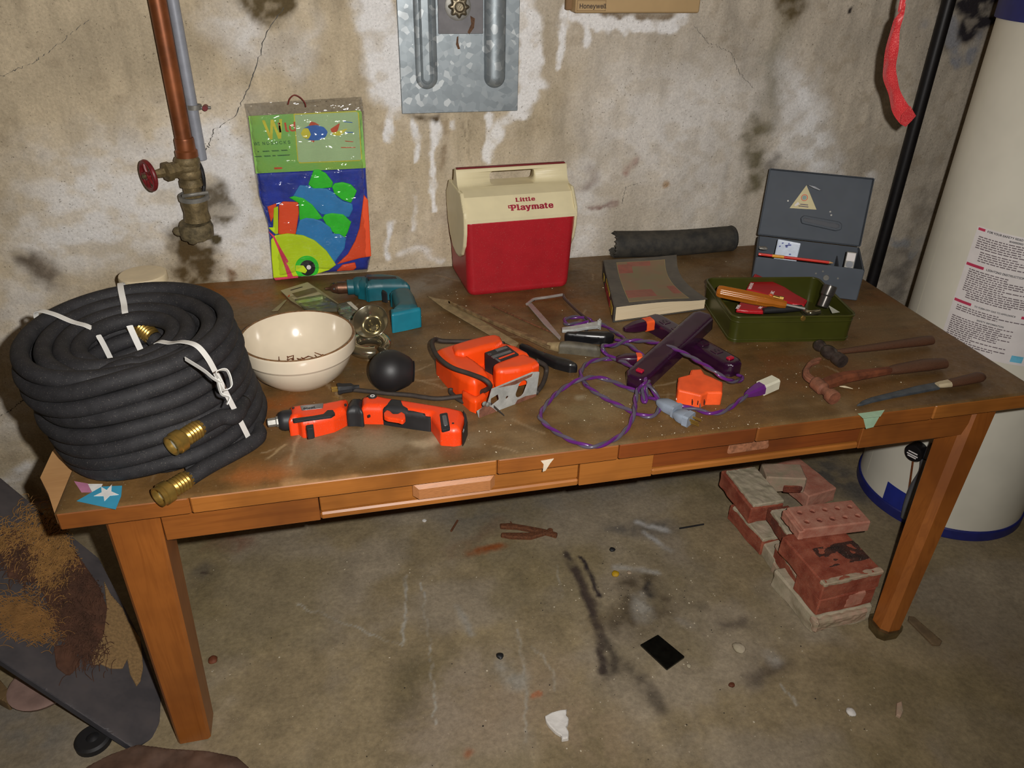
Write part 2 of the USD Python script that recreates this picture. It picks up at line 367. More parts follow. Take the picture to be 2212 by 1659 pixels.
# under the brown box
bloom([(1218, 22), (1216, 70), (1212, 140)], 7, 4, .9, True); bloom([(1240, 36), (1300, 48), (1380, 52), (1450, 58), (1478, 42)], 13, 7, .95, True)
bloom([(1265, 60), (1272, 88)], 8, 4, .8, True); bloom([(1340, 64), (1350, 72)], 7, 4, .8, True)
# bloom ring around the damp patch by the valve
def ring(cx, cy, R, w, k):
    global C
    c = A(wl([(cx, cy)])[0]); d = np.abs(np.hypot(Xs - c[0], (Zs - c[1]) * .8) - R * PXM)
    C = mixc(C, (1 - smooth01(w * PXM * .4, w * PXM * 1.3, d)) * k, (228, 225, 222))
ring(462, 432, 58, 16, .8)
def stain(pts, r, soft, k=.8, c=(80, 68, 48), sharp=False, lo=.25, hi=.6):
    bloom(pts, r, soft, k, sharp, c, n2, lo, hi)
stain([(462, 430), (470, 450)], 36, 14, .7, (112, 102, 86), True); stain([(400, 520), (430, 560)], 34, 16, .9, (88, 74, 50), True)
stain([(395, 560), (420, 610)], 30, 24, .85, (90, 72, 44)); stain([(465, 520)], 12, 7, .8, (84, 74, 52), True)
stain([(540, -10), (610, 0), (575, 22)], 26, 14, .75, (96, 82, 56), True)
stain([(80, 575), (110, 605)], 22, 22, .6, (104, 90, 74)); stain([(60, 560), (90, 600)], 12, 14, .45, (84, 72, 58))
stain([(1630, 290), (1640, 350), (1650, 390)], 24, 24, .62, (98, 90, 64)); stain([(1680, 345), (1690, 360)], 16, 14, .45, (92, 84, 74))
stain([(1690, 20), (1670, 160), (1650, 280)], 22, 30, .4, (112, 102, 70)); stain([(1700, 0), (1720, 14)], 26, 14, .6, (98, 84, 58), True)
stain([(1575, 15), (1610, 120)], 8, 14, .25, (120, 110, 96))
stain([(2080, -20), (2140, 10), (2090, 60)], 40, 24, .95, (46, 42, 46)); stain([(2230, 0)], 50, 30, .9, (52, 48, 50))
bloom([(2045, 30), (2060, 90), (2070, 130)], 16, 10, .8, True, (150, 150, 154)); bloom([(2120, 80), (2095, 128)], 12, 9, .8, True, (150, 150, 154)); bloom([(2000, 50)], 12, 8, .7, True, (150, 150, 154))
stain([(1990, 430), (1985, 470)], 30, 40, .4, (96, 90, 84)); stain([(1950, 560), (1930, 640), (1900, 700)], 44, 44, .5, (88, 84, 80))
bloom([(1920, 520), (1960, 530)], 12, 10, .7, True, (150, 150, 150)); bloom([(1990, 520), (1975, 550)], 12, 10, .6, True, (150, 150, 150)); bloom([(1895, 400), (1890, 380)], 10, 16, .5)
stain([(1012, 255), (1013, 300), (1016, 350)], 2., 2.4, .3, (86, 74, 58), True); stain([(998, 262), (999, 300)], 1.6, 2, .35, (74, 64, 50), True); stain([(968, 262), (964, 330), (955, 360)], 6, 7, .4, (120, 96, 66), True)
stain([(885, 250), (950, 252)], 5, 5, .8, (92, 78, 58), True)
stain([(1275, 375), (1262, 400)], 14, 16, .5, (128, 108, 98)); stain([(1350, 372), (1372, 350)], 7, 6, .5, (150, 104, 92), True); stain([(1440, 398)], 8, 5, .7, (160, 122, 78), True); stain([(1270, 450), (1330, 442)], 4, 4, .5, (136, 104, 96), True)
stain([(310, 258)], 9, 6, .45, (120, 104, 82), True); stain([(500, 592), (498, 605)], 9, 6, .6, (120, 90, 60), True); stain([(1840, 22)], 5, 3, .8, (60, 54, 50), True)
stain([(1300, 30), (1450, 34)], 6, 5, .6, (138, 122, 102), True)
hgt = (n1 - .5) * .012 + (n2 - .5) * .004
fade = smooth01(-.9, -.6, X) * (1 - smooth01(2.95, 3.2, X))
colmat('concrete_wall', .85, .17, 150., .5, 110., .004, .25, speck=(170., .67, (92, 82, 66), .6))
wall = obj('wall_back', (np.c_[X, WY + .006 - hgt * fade, Z], Fw), '/World/Looks/concrete_wall', smooth=True, kind='structure', col=np.clip(C, 0, 1), label='damp concrete back wall blotched with white lime bloom', cat='wall')
# cracks in the wall, each a thin sunk line
mat('crack_dark', (88, 86, 82), .95, var=.2)
def crack(pts, w, seed):
    P = A(wl(pts)); r_ = np.random.default_rng(seed)
    t = np.linspace(0, 1, len(P)); tt = np.linspace(0, 1, 70); Q = np.c_[np.interp(tt, t, P[:, 0]), np.interp(tt, t, P[:, 1])]
    Q += r_.normal(0, .0016, Q.shape); ww = w * r_.uniform(.35, 1.2, len(Q))
    y = WY + .0048 - .0
    V = np.vstack([np.c_[Q[:, 0] - ww, np.full(len(Q), 0.), Q[:, 1]], np.c_[Q[:, 0] + ww, np.full(len(Q), 0.), Q[:, 1] + ww * .3]])
    # lie on the wall's own relief
    p3 = np.c_[V[:, 0], np.zeros(len(V)), V[:, 2]]
    V[:, 1] = WY + .006 - ((meshkit.fbm(p3 * 5, 5, 1) - .5) * .012 + (meshkit.fbm(p3 * 22, 4, 2) - .5) * .004) - .0012
    n = len(Q); i = np.arange(n - 1)
    obj('crack', (V, np.vstack([np.c_[i, i + n, i + n + 1], np.c_[i, i + n + 1, i + 1]])), '/World/Looks/crack_dark', wall, smooth=False)
crack([(612, 18), (575, 72), (548, 160), (532, 200), (508, 252), (462, 280), (452, 312), (440, 334)], .0016, 1)
crack([(-40, 180), (20, 158), (75, 133), (120, 100), (190, 42)], .0011, 2)
crack([(1500, 55), (1530, 92), (1580, 112), (1600, 160), (1628, 190)], .0008, 3)
crack([(-60, 935), (20, 890), (50, 865)], .0013, 4)
crack([(1345, 440), (1352, 405), (1385, 395)], .0007, 5)
# ---- floor
def fpx(pts): return [tuple(G(a, b)[:2]) for a, b in pts]
xs = np.concatenate([np.linspace(-1.8, -.8, 25)[:-1], np.arange(-.8, 3.3, .006), np.linspace(3.3, 4.2, 12)[1:]])
ys = np.concatenate([np.linspace(-4.2, -1.75, 30)[:-1], np.arange(-1.75, .03, .006)])
X, Y, Ff = grid(xs, ys)
P3 = np.c_[X, Y, np.zeros_like(X)]
n1 = meshkit.fbm(P3 * 4, 5, 21); n2 = meshkit.fbm(P3 * 20, 4, 22); n4 = meshkit.fbm(P3 * 70, 3, 23)
Xw = X + (meshkit.fbm(P3 * 10, 4, 24) - .5) * .10; Yw = Y + (meshkit.fbm(P3 * 10, 4, 25) - .5) * .10
Xs = X + (meshkit.fbm(P3 * 34, 3, 26) - .5) * .02; Ys = Y + (meshkit.fbm(P3 * 34, 3, 27) - .5) * .02
C = np.repeat(lin((150, 134, 104))[None], len(X), 0)
C = mixc(C, smooth01(.42, .62, n1) * .7, (154, 142, 124)); C = mixc(C, smooth01(.5, .7, meshkit.fbm(P3 * 3 + 9, 4, 30)) * .6, (132, 118, 84))
C *= (1 + (n2 - .5) * .5 + (n1 - .5) * .3)[:, None]
def fs(pts, r, soft, k, c, sharp=False, lo=.3, hi=.6):
    global C
    x, y = (Xs, Ys) if sharp else (Xw, Yw)
    m = caps(x, y, fpx(pts), r, soft) * k
    C = mixc(C, np.clip(m * (.5 + smooth01(lo, hi, n2)), 0, 1), c)
fs([(1222, 1196), (1262, 1270), (1292, 1370), (1306, 1450)], .012, .009, .7, (70, 60, 54), True); fs([(1240, 1230), (1285, 1310), (1300, 1400)], .012, .014, .55, (78, 66, 58), True); fs([(1256, 1205), (1284, 1262), (1296, 1290)], .006, .005, .8, (58, 50, 50), True)
fs([(1310, 1390), (1330, 1450)], .02, .02, .6, (70, 62, 54)); fs([(1360, 1440), (1430, 1530)], .02, .02, .5, (70, 62, 54), True)
fs([(1330, 1130), (1430, 1140)], .03, .035, .5, (86, 84, 82)); fs([(1380, 1130), (1440, 1145)], .012, .01, .6, (190, 188, 184), True); fs([(1390, 1150), (1450, 1190)], .008, .008, .6, (180, 178, 174), True)
fs([(1380, 1270), (1400, 1300), (1370, 1350)], .06, .04, .6, (86, 74, 58)); fs([(1385, 1290), (1390, 1330)], .025, .02, .7, (160, 154, 142), True); fs([(1400, 1265), (1410, 1285)], .014, .01, .8, (56, 52, 50), True)
fs([(1330, 1225), (1420, 1235)], .01, .01, .5, (180, 176, 168), True)
fs([(1560, 1350), (1610, 1345)], .016, .022, .45, (74, 64, 58), True); fs([(1630, 1470), (1690, 1430)], .022, .03, .5, (72, 62, 56), True); fs([(1670, 1420)], .02, .02, .6, (180, 174, 164), True)
fs([(1480, 1300), (1520, 1312)], .012, .02, .4, (70, 62, 50), True); fs([(1470, 1340), (1500, 1350)], .014, .014, .5, (150, 142, 130), True)
fs([(1010, 1195), (1085, 1180)], .014, .014, .7, (148, 84, 44), True); fs([(1155, 1504), (1165, 1500)], .008, .004, .95, (186, 92, 30), True); fs([(1010, 1625)], .01, .008, .7, (160, 86, 40), True)
fs([(990, 1190), (1080, 1130)], .02, .03, .3, (120, 84, 60)); fs([(970, 1560), (1180, 1500), (1300, 1620)], .10, .08, .35, (150, 130, 108))
fs([(1040, 1430), (980, 1500), (920, 1640)], .06, .05, .45, (156, 142, 124)); fs([(1080, 1445), (1120, 1470)], .03, .02, .5, (160, 156, 146), True)
fs([(910, 1260), (930, 1400), (940, 1560)], .0022, .002, .6, (176, 172, 160), True); fs([(875, 1240), (870, 1390)], .003, .003, .6, (176, 172, 160), True); fs([(640, 1305), (870, 1395)], .0025, .002, .55, (176, 172, 160), True)
fs([(1120, 1360), (1140, 1500), (1135, 1600)], .003, .003, .5, (172, 166, 152), True); fs([(1150, 1395), (1190, 1440), (1200, 1490)], .003, .003, .4, (172, 166, 152), True); fs([(990, 1310), (1020, 1370)], .008, .01, .5, (160, 156, 146), True)
fs([(1205, 1220), (1215, 1290)], .0025, .002, .35, (172, 166, 152), True); fs([(1690, 1480), (1720, 1520)], .003, .002, .6, (172, 166, 152), True)
fs([(470, 1175), (520, 1180)], .03, .03, .5, (122, 76, 58)); fs([(440, 1235)], .03, .03, .5, (100, 92, 80)); fs([(120, 1060), (60, 1070)], .06, .04, .7, (168, 140, 132))
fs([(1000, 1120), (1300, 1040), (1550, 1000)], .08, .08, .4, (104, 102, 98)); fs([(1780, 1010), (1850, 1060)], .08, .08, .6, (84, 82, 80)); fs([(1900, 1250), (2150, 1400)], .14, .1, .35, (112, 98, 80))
fs([(440, 1235), (455, 1240)], .006, .005, .6, (70, 56, 48), True); fs([(100, 1600), (30, 1560)], .08, .08, .5, (122, 118, 112)); fs([(900, 1440), (880, 1560)], .04, .04, .35, (88, 80, 62))
hgt = (n1 - .5) * .006 * smooth01(-1.75, -1.5, Y) * smooth01(-.8, -.6, X)
colmat('concrete_floor', .62, .22, 70., .35, 90., .003, .35, speck=(330., .70, (190, 180, 162), .6), rvar=.12)
obj('floor', (np.c_[X, Y, np.minimum(hgt, 0) - .0005], Ff), '/World/Looks/concrete_floor', smooth=True, kind='structure', col=np.clip(C, 0, 1), label='grimy bare concrete floor with dark streaks and scratches', cat='floor')
mat('concrete_plain', (150, 140, 122), .9, var=.2, vs=6., bump=.4, bs=90.)
mat('ceiling_boards', (170, 150, 124), .8, var=.3, vs=5.)
obj('wall_left', wbox(-1.9, -1.8, -4.3, .05, -.05, 2.45), '/World/Looks/concrete_plain', kind='structure', label='concrete side wall left of the table', cat='wall')
obj('wall_right', wbox(4.2, 4.3, -4.3, .05, -.05, 2.45), '/World/Looks/concrete_plain', kind='structure', label='concrete side wall right of the water heater', cat='wall')
obj('wall_front', wbox(-1.8, 4.2, -4.3, -4.2, -.05, 2.45), '/World/Looks/concrete_plain', kind='structure', label='concrete wall behind the camera', cat='wall')
obj('ceiling', wbox(-1.9, 4.3, -4.3, .05, 2.44, 2.5), '/World/Looks/ceiling_boards', kind='structure', label='wooden basement ceiling', cat='ceiling')
bulb = thing('added_bulb', 'added bulb under the ceiling behind the camera, unseen fill lamp', 'light bulb', (.2, -2.9, 2.25))  # bulb and its socket go with the added fill lamp
obj('socket', cyl((.2, -2.9, 2.44), (.2, -2.9, 2.315), .022), mat('white_plastic', (228, 224, 214), .4, var=.05), bulb)

# ================================================================== THE TABLE
wood('table_wood', (128, 72, 28), (150, 88, 36), .42, (3., 60., 60.), (104, 58, 26), .25)
wood('table_wood_light', (146, 88, 34), (168, 104, 44), .42, (3., 60., 60.), (124, 74, 30), .25)
wood('table_wood_dark', (112, 56, 24), (132, 68, 28), .42, (3., 60., 60.), (88, 46, 22), .25)
wood('leg_wood', (136, 76, 28), (160, 94, 38), .42, (50., 50., 2.5), (120, 66, 26), .25)
wood('raw_wood', (196, 150, 98), (176, 130, 82), .7, (4., 40., 40.))
table = thing('work_table', 'long worn brown wooden work table with drawers along its front', 'table', (TW / 2, -TD / 2, 0))
# top: a painted grid, worn and dirty
xs = np.arange(0, TW + .001, .005); ys = np.linspace(-TD, 0, 213)
X, Y, Ft = grid(xs, ys)
P3 = np.c_[X, Y, np.zeros_like(X)]
n1 = meshkit.fbm(P3 * 5, 5, 41); n2 = meshkit.fbm(P3 * 24, 4, 42); n3 = meshkit.fbm(P3 * [5, 50, 1], 4, 43)
Xw = X + (meshkit.fbm(P3 * 10, 4, 44) - .5) * .09; Yw = Y + (meshkit.fbm(P3 * 10, 4, 45) - .5) * .09
Xs = X + (meshkit.fbm(P3 * 40, 3, 46) - .5) * .014; Ys = Y + (meshkit.fbm(P3 * 40, 3, 47) - .5) * .014
C = np.repeat(lin((112, 82, 46))[None], len(X), 0)
C = mixc(C, smooth01(.4, .62, n1) * .8, (112, 92, 64)); C = mixc(C, smooth01(.48, .7, meshkit.fbm(P3 * 7 + 5, 4, 48)) * .7, (96, 72, 40))
C *= (1 + (n2 - .5) * .6 + (n3 - .5) * .45 + (n1 - .5) * .5)[:, None]
def ts(pts, r, soft, k, c, sharp=False, lo=.3, hi=.6):
    global C
    x, y = (Xs, Ys) if sharp else (Xw, Yw)
    m = caps(x, y, T2(pts), r, soft) * k
    C = mixc(C, np.clip(m * (.5 + smooth01(lo, hi, n2)), 0, 1), c)
ts([(480, 620), (560, 640)], .07, .06, .8, (140, 86, 32)); ts([(420, 610), (700, 600)], .03, .03, .5, (128, 92, 50)); ts([(900, 620), (960, 600)], .05, .05, .6, (132, 124, 112))
ts([(540, 900), (620, 880)], .06, .05, .7, (132, 76, 30)); ts([(520, 1030), (600, 1020)], .03, .03, .7, (150, 92, 46)); ts([(630, 990), (640, 1010)], .02, .02, .6, (168, 108, 60))
ts([(660, 980), (830, 960), (1000, 950)], .05, .04, .6, (124, 106, 80)); ts([(700, 960), (900, 975)], .03, .03, .5, (140, 124, 98)); ts([(900, 960), (960, 950)], .015, .01, .5, (168, 150, 120), True)
ts([(620, 1040), (900, 1030), (1300, 980)], .012, .01, .5, (168, 126, 84), True); ts([(1300, 990), (1700, 930), (2100, 870)], .010, .01, .5, (136, 108, 76), True)
ts([(1250, 880), (1330, 860)], .07, .05, .4, (122, 106, 74)); ts([(1220, 640), (1300, 670)], .06, .05, .5, (118, 78, 34)); ts([(1700, 800), (1800, 800)], .1, .06, .5, (104, 66, 34))
ts([(1860, 700), (2000, 760)], .1, .06, .45, (110, 84, 54)); ts([(1900, 640), (1960, 650)], .05, .04, .5, (112, 74, 40)); ts([(1500, 600), (1600, 560)], .04, .04, .6, (120, 100, 76)); ts([(1440, 540), (1620, 580)], .03, .03, .4, (130, 110, 84))
ts([(1100, 860), (1110, 870)], .004, .003, .7, (184, 172, 150), True); ts([(1255, 860)], .012, .008, .6, (160, 150, 124), True); ts([(575, 990), (620, 960)], .003, .003, .5, (176, 150, 110), True)
for i in range(46):   # scratches and rubbed spots
    a = rng.uniform([.1, -1.02], [2.1, -.05]); d = rng.normal(0, .05, 2); m = caps(Xs, Ys, [a, a + d], rng.uniform(.0012, .004), .002) * rng.uniform(.15, .5); C = mixc(C, m, (172, 150, 116))
colmat('table_top_worn', .5, .12, 150., .2, 90., .002, .4, speck=(260., .71, (196, 180, 150), .5), rvar=.12)
Zt = np.full(len(X), ZT) - .0003; ed = np.minimum.reduce([X, TW - X, Y + TD, -Y + 9]); Zt = Zt - .003 * (1 - smooth01(0, .006, ed))
obj('table_top', (np.c_[X, Y, Zt], Ft), '/World/Looks/table_top_worn', table, smooth=True, col=np.clip(C, 0, 1), label='dirty olive-brown tabletop, worn and speckled')
# edge boards, butted end to end along the front
E_ = [0.0] + [float(Wp(px, py, -TD)[0]) for px, py in ((408, 1080), (1075, 1003), (1338, 975), (1636, 935), (2020, 885))] + [TW]
for i in range(len(E_) - 1):
    a, b = E_[i] + .0007, E_[i + 1] - .0007
    obj('edge_board', wbox(a, b, -TD, -TD + .05, ZT - .043, ZT - .0035, .003), '/World/Looks/' + ('table_wood', 'table_wood_light', 'table_wood', 'table_wood_dark')[i % 4], table)
obj('core', wbox(.002, TW - .002, -TD + .0505, -.002, ZT - .043, ZT - .0045), '/World/Looks/table_wood_dark', table)
p = [tuple(onz(a, b, ZT - .012)[:2]) for a, b in ((150, 930), (112, 974), (86, 1030), (104, 1066), (118, 1110))]
obj('end_board', prism([(-.0015, p[0][1])] + p + [(-.0015, p[-1][1])], .022, ZT - .036), '/World/Looks/raw_wood', table, smooth=False, label='pale broken board along the left end')
# apron and drawers
AY = -TD + .030
d0, d1 = Wp(690, 1100, AY)[0], Wp(1250, 1050, AY)[0]
e0, e1 = Wp(1408, 1020, AY)[0], Wp(1858, 950, AY)[0]
zt, zb = ZT - .0435, ZT - .125
rail = zb + .018
for a, b, n in ((.168, d0, 'table_wood'), (d1, e0, 'table_wood_light'), (e1, float(Wp(2088, 925, AY)[0]) + .002, 'table_wood')):
    obj('apron', wbox(a, b, AY, AY + .022, zb, zt, .0015), '/World/Looks/' + n, table)
obj('rail', wbox(d0 + .0005, d1 - .0005, AY, AY + .022, zb, rail, .004), '/World/Looks/table_wood_light', table)
obj('rail', wbox(e0 + .0005, e1 - .0005, AY, AY + .022, zb, rail, .004), '/World/Looks/table_wood_light', table)
dr = obj('drawer', wbox(d0 + .002, d1 - .002, AY + .005, AY + .4, rail + .002, zt - .002, .002), '/World/Looks/table_wood_light', table, label='drawer with a wooden bar handle')
h0, h1 = Wp(893, 1075, AY - .012)[0], Wp(1070, 1050, AY - .012)[0]
zc = (rail + zt) / 2 + .002
hm = hull([(x, y, z) for x, s in ((h0, 0), (h0 + .012, 1), (h1 - .012, 1), (h1, 0)) for y, z in (((AY + .0045, zc - .018), (AY + .0045, zc + .018), (AY - .006, zc - .014), (AY - .006, zc + .016)) if s == 0 else ((AY + .0045, zc - .021), (AY + .0045, zc + .02), (AY - .016, zc - .018), (AY - .016, zc + .008), (AY - .008, zc + .019)))])
obj('handle', hm, mat('pale_handle', (176, 116, 70), .5, var=.18, stretch=(3, 40, 40)), dr, smooth=20, label='pale worn wooden bar handle')
dr2 = obj('drawer', wbox(e0 + .002, e1 - .002, AY + .005, AY + .4, rail + .002, zt - .002, .002), '/World/Looks/table_wood_dark', table, label='darker drawer with its handle missing')
g0, g1 = Wp(1570, 990, AY)[0], Wp(1660, 985, AY)[0]
obj('handle_scar', inflate(rnd([(g0, zc - .02), (g1, zc - .018), (g1 - .01, zc + .018), (g0 + .004, zc + .02)], .006), .0016, .0012, .004).apply_transform(frame((0, AY + .0051, 0), (1, 0, 0), ey=(0, 0, 1))), mat('glue_scar', (150, 100, 72), .5, var=.3, vs=90.), dr2, label='pale glue patch where the handle was')
# legs
def leg(x0t, x1t, x0b, x1b, y0t, y1t, y0b, y1b, zb_=.0, c=.006):
    ring = lambda x0, x1, y0, y1, z: [(x0 + c, y0, z), (x1 - c, y0, z), (x1, y0 + c, z), (x1, y1 - c, z), (x1 - c, y1, z), (x0 + c, y1, z), (x0, y1 - c, z), (x0, y0 + c, z)]
    return hull(ring(x0t, x1t, y0t, y1t, zt) + ring(x0b, x1b, y0b, y1b, zb_))
LX0, LX1 = float(Wp(2088, 925, AY)[0]), float(Wp(2157, 905, AY)[0])
L1 = [(.066, .166, .076, .150, AY, AY + .1, -1.041, -.965), (LX0, LX1, 1.922, 1.988, AY, AY + .1, -1.125, -1.06)]
l1 = obj('leg', leg(*L1[0], zb_=.004), '/World/Looks/leg_wood', table)
l2 = obj('leg', leg(*L1[1], zb_=.03, c=.016), '/World/Looks/leg_wood', table)
obj('leg', leg(.066, .166, .076, .150, -.13, -.03, -.12, -.045), '/World/Looks/leg_wood', table)
obj('leg', leg(2.045, 2.135, 2.05, 2.12, -.13, -.04, -.12, -.05), '/World/Looks/leg_wood', table)
obj('foot_cap', leg(1.914, 1.99, 1.912, 1.986, -1.129, -1.056, -1.132, -1.06, 0., .012) if False else hull([(x, y, z) for z, g in ((.0, -.002), (.034, .003)) for x, y in ((1.918 - g, -1.127 - g + .014), (1.918 - g + .014, -1.127 - g), (1.988 + g - .014, -1.127 - g), (1.988 + g, -1.127 - g + .014), (1.988 + g, -1.058 + g - .014), (1.988 + g - .014, -1.058 + g), (1.918 - g + .014, -1.058 + g), (1.918 - g, -1.058 + g - .014))]), mat('old_brass', (120, 104, 72), .38, .7, .3, 40.), l2, label='tarnished metal foot cap')
obj('apron', wbox(.075, .09, -TD + .13, -.13, zb, zt), '/World/Looks/table_wood', table)
obj('apron', wbox(2.095, 2.115, -TD + .14, -.13, zb, zt), '/World/Looks/table_wood', table)
obj('apron', wbox(.17, 2.04, -.06, -.04, zb, zt), '/World/Looks/table_wood', table)
# tape on the edge
q = [T(1858, 893), T(1910, 887), T(1893, 899), T(1868, 902)]
tp = thing('mint_tape', 'mint green scrap of tape folded over the table edge', 'tape', q[0])
obj('tape_top', prism([tuple(T(a, b)[:2]) for a, b in ((1853, 894), (1911, 886), (1902, 900), (1864, 904))], .0006, ZT + .0003), mat('mint', (160, 190, 160), .6, var=.1), tp, smooth=False)
w = [Wp(a, b, -TD) for a, b in ((1864, 902), (1900, 898), (1886, 922), (1870, 926))]
obj('tape_flap', prism([(v[0], v[2]) for v in w], .0008).apply_transform(frame((0, -TD - .0004, 0), (1, 0, 0), ey=(0, 0, 1))), '/World/Looks/mint', tp, smooth=False)
# paint drip on the edge
w = [Wp(a, b, -TD) for a, b in ((1168, 995), (1196, 990), (1188, 1000), (1178, 1016), (1172, 1018), (1174, 1002))]
obj('paint_drip', prism([(v[0], v[2]) for v in w], .0012).apply_transform(frame((0, -TD - .0004, 0), (1, 0, 0), ey=(0, 0, 1))), mat('white_paint', (214, 200, 178), .5), table, smooth=False, label='white paint drip on the front edge')

# ================================================================== ON THE WALL
def fix(o, s, L): return [(o[0] + a / s, o[1] + b / s) for a, b in L]     # crop notes -> photo pixels
M_ = lambda n: '/World/Looks/' + n
usdkit.material(stage, M_('galvanised'), {'geo': ('geometry', {}), 'v': ('voronoi_texture', {'scale': 62., 'randomness': 1.}), 'r': ('rgb_ramp', {'ramp': [(0., lin((140, 149, 154))), (.6, lin((154, 163, 168))), (.85, lin((160, 168, 172))), (1., lin((196, 202, 204)))]}),
    'n': ('noise_texture', {'scale': 16., 'detail': 5.}), 'mr': ('map_range', {'from_min': .3, 'from_max': .7, 'to_min': .35, 'to_max': .6, 'clamp': True}), 'sx': ('separate_color', {}), 'p': ('principled_bsdf', {'metallic': .55})},
    [('geo.position', 'v.vector'), ('v.color', 'sx.color'), ('sx.r', 'r.fac'), ('r.color', 'p.base_color'), ('geo.position', 'n.vector'), ('n.fac', 'mr.value'), ('mr.result', 'p.roughness')], surface='p.BSDF')
mat('plate_grey', (112, 110, 112), .6, .3, .2, 12.); mat('dull_metal', (128, 118, 98), .4, .8, .25, 60., .2); mat('dull_steel', (142, 140, 134), .5, .45, .15, 40., spec=.3)
PX0, PX1 = Wp(868, 240)[0], Wp(1117, 240)[0]; PZ0 = Wp(990, 242)[2]
pan = thing('metal_panel', 'galvanised sheet metal panel with pressed ribs fixed to the wall', 'metal panel', ((PX0 + PX1) / 2, 0, PZ0))
obj('sheet', wbox(PX0, PX1, -.006, .004, PZ0, 2.0, .0015), M_('galvanised'), pan)
def rib(x, r, z0, depth):
    V = []
    m = lathe([(0, 0), (.0, 0)], 4) if False else None
    c = m3.Manifold.hull(m3.Manifold.sphere(1., 28).translate([0, 0, 0]) + m3.Manifold.sphere(1., 28).translate([0, 0, 40]))
    t = to_tm(c); t.vertices = t.vertices * [r, depth, r]; t.apply_translation([x, -.006, z0 + r]); return t
rx = [Wp(922, 190)[0], Wp(1067, 190)[0]]; rz = Wp(922, 192)[2]
zcap = lambda m: trimesh.intersections.slice_mesh_plane(m, [0, 0, -1], [0, 0, 1.98], cap=True)
obj('rib', to_tm(man(rib(rx[0], .031, rz, .010)) - man(rib(rx[0], .019, rz + .012, .016).apply_translation([0, -.014, 0]))), M_('galvanised'), pan, label='ridge pressed into the sheet')
obj('rib', rib(rx[1], .031, rz, .026), M_('galvanised'), pan, label='half-round pressed rib')
b0, b1, bz = Wp(946, 70)[0], Wp(1042, 70)[0], Wp(990, 72)[2]
obj('backing_plate', wbox(b0, b1, -.012, -.005, bz, 2.0, .001), M_('plate_grey'), pan)
kc = Wp(990, 14, -.02)
kn = obj('flange', lathe_on([(0, 0), (.036, 0), (.036, .004), (.028, .007), (0, .007)], (kc[0], -.0115, kc[2]), (0, -1, 0)), M_('dull_steel'), pan)
kp = Polygon([((.025 + .004 * math.cos(8 * a)) * math.cos(a), (.025 + .004 * math.cos(8 * a)) * math.sin(a)) for a in np.arange(64) * 2 * PI / 64])
obj('knob', put(inflate(kp, .022, .006, .004), frame((kc[0], -.018, kc[2]), (1, 0, 0), ey=(0, 0, 1))), M_('dull_metal'), kn, label='lobed metal knob')
obj('knob_centre', lathe_on([(0, 0), (.014, 0), (.014, .004), (.01, .006), (.0095, .003), (0, .003)], (kc[0], -.0405, kc[2]), (0, -1, 0)), M_('dull_metal'), kn)
w = [Wp(a, b, -.013) for a, b in ((1016, 34), (1026, 40), (1024, 60), (1014, 74), (1010, 70), (1018, 52))]
mat('rust_brown', (98, 70, 50), .85, var=.35, vs=90., bump=.3)
obj('rust_run', prism([(v[0], v[2]) for v in w], .0008).apply_transform(frame((0, -.012, 0), (1, 0, 0), ey=(0, 0, 1))), M_('rust_brown'), pan, smooth=False)
w = [Wp(a, b, -.007) for a, b in ((987, 80), (990, 78), (990, 92), (994, 106), (989, 106), (985, 96))]
obj('rust_run', prism([(v[0], v[2]) for v in w], .0008).apply_transform(frame((0, -.0061, 0), (1, 0, 0), ey=(0, 0, 1))), M_('rust_brown'), pan, smooth=False)
# tan box high on the wall
bx0, bx1, bz = Wp(1243, 25, -.05)[0], Wp(1510, 30, -.05)[0], Wp(1370, 28, -.05)[2]
tb = thing('wall_box', 'flat tan box on the wall above the cooler, with small printed name', 'box', ((bx0 + bx1) / 2, -.02, bz))
mat('tan_box', (182, 152, 108), .6, var=.06, vs=8.); mat('print_dark', (70, 58, 50), .7)
obj('case', wbox(bx0, bx1, -.05, .006, bz, 1.86, .003), M_('tan_box'), tb)
obj('base_rim', wbox(bx0 - .016, bx1 - .006, -.012, .0055, bz + .004, 1.85, .002), mat('tan_dark', (126, 96, 62), .7, var=.1), tb)
tp_ = Wp(1251, 18, -.0502)
obj('lettering', text('Honeywell', .0115, frame((tp_[0], -.0500, tp_[2]), (1, 0, 0), ey=(0, 0, 1)), depth=.0004), M_('print_dark'), tb, smooth=False)
obj('name_frame', join(*[wbox(tp_[0] - .006, tp_[0] + .078, -.0504, -.0499, tp_[2] + dz, tp_[2] + dz + .001, .0001) for dz in (-.007, .019)], *[wbox(tp_[0] + dx, tp_[0] + dx + .001, -.0504, -.0499, tp_[2] - .007, tp_[2] + .02, .0001) for dx in (-.006, .077)]), M_('tan_dark'), tb)

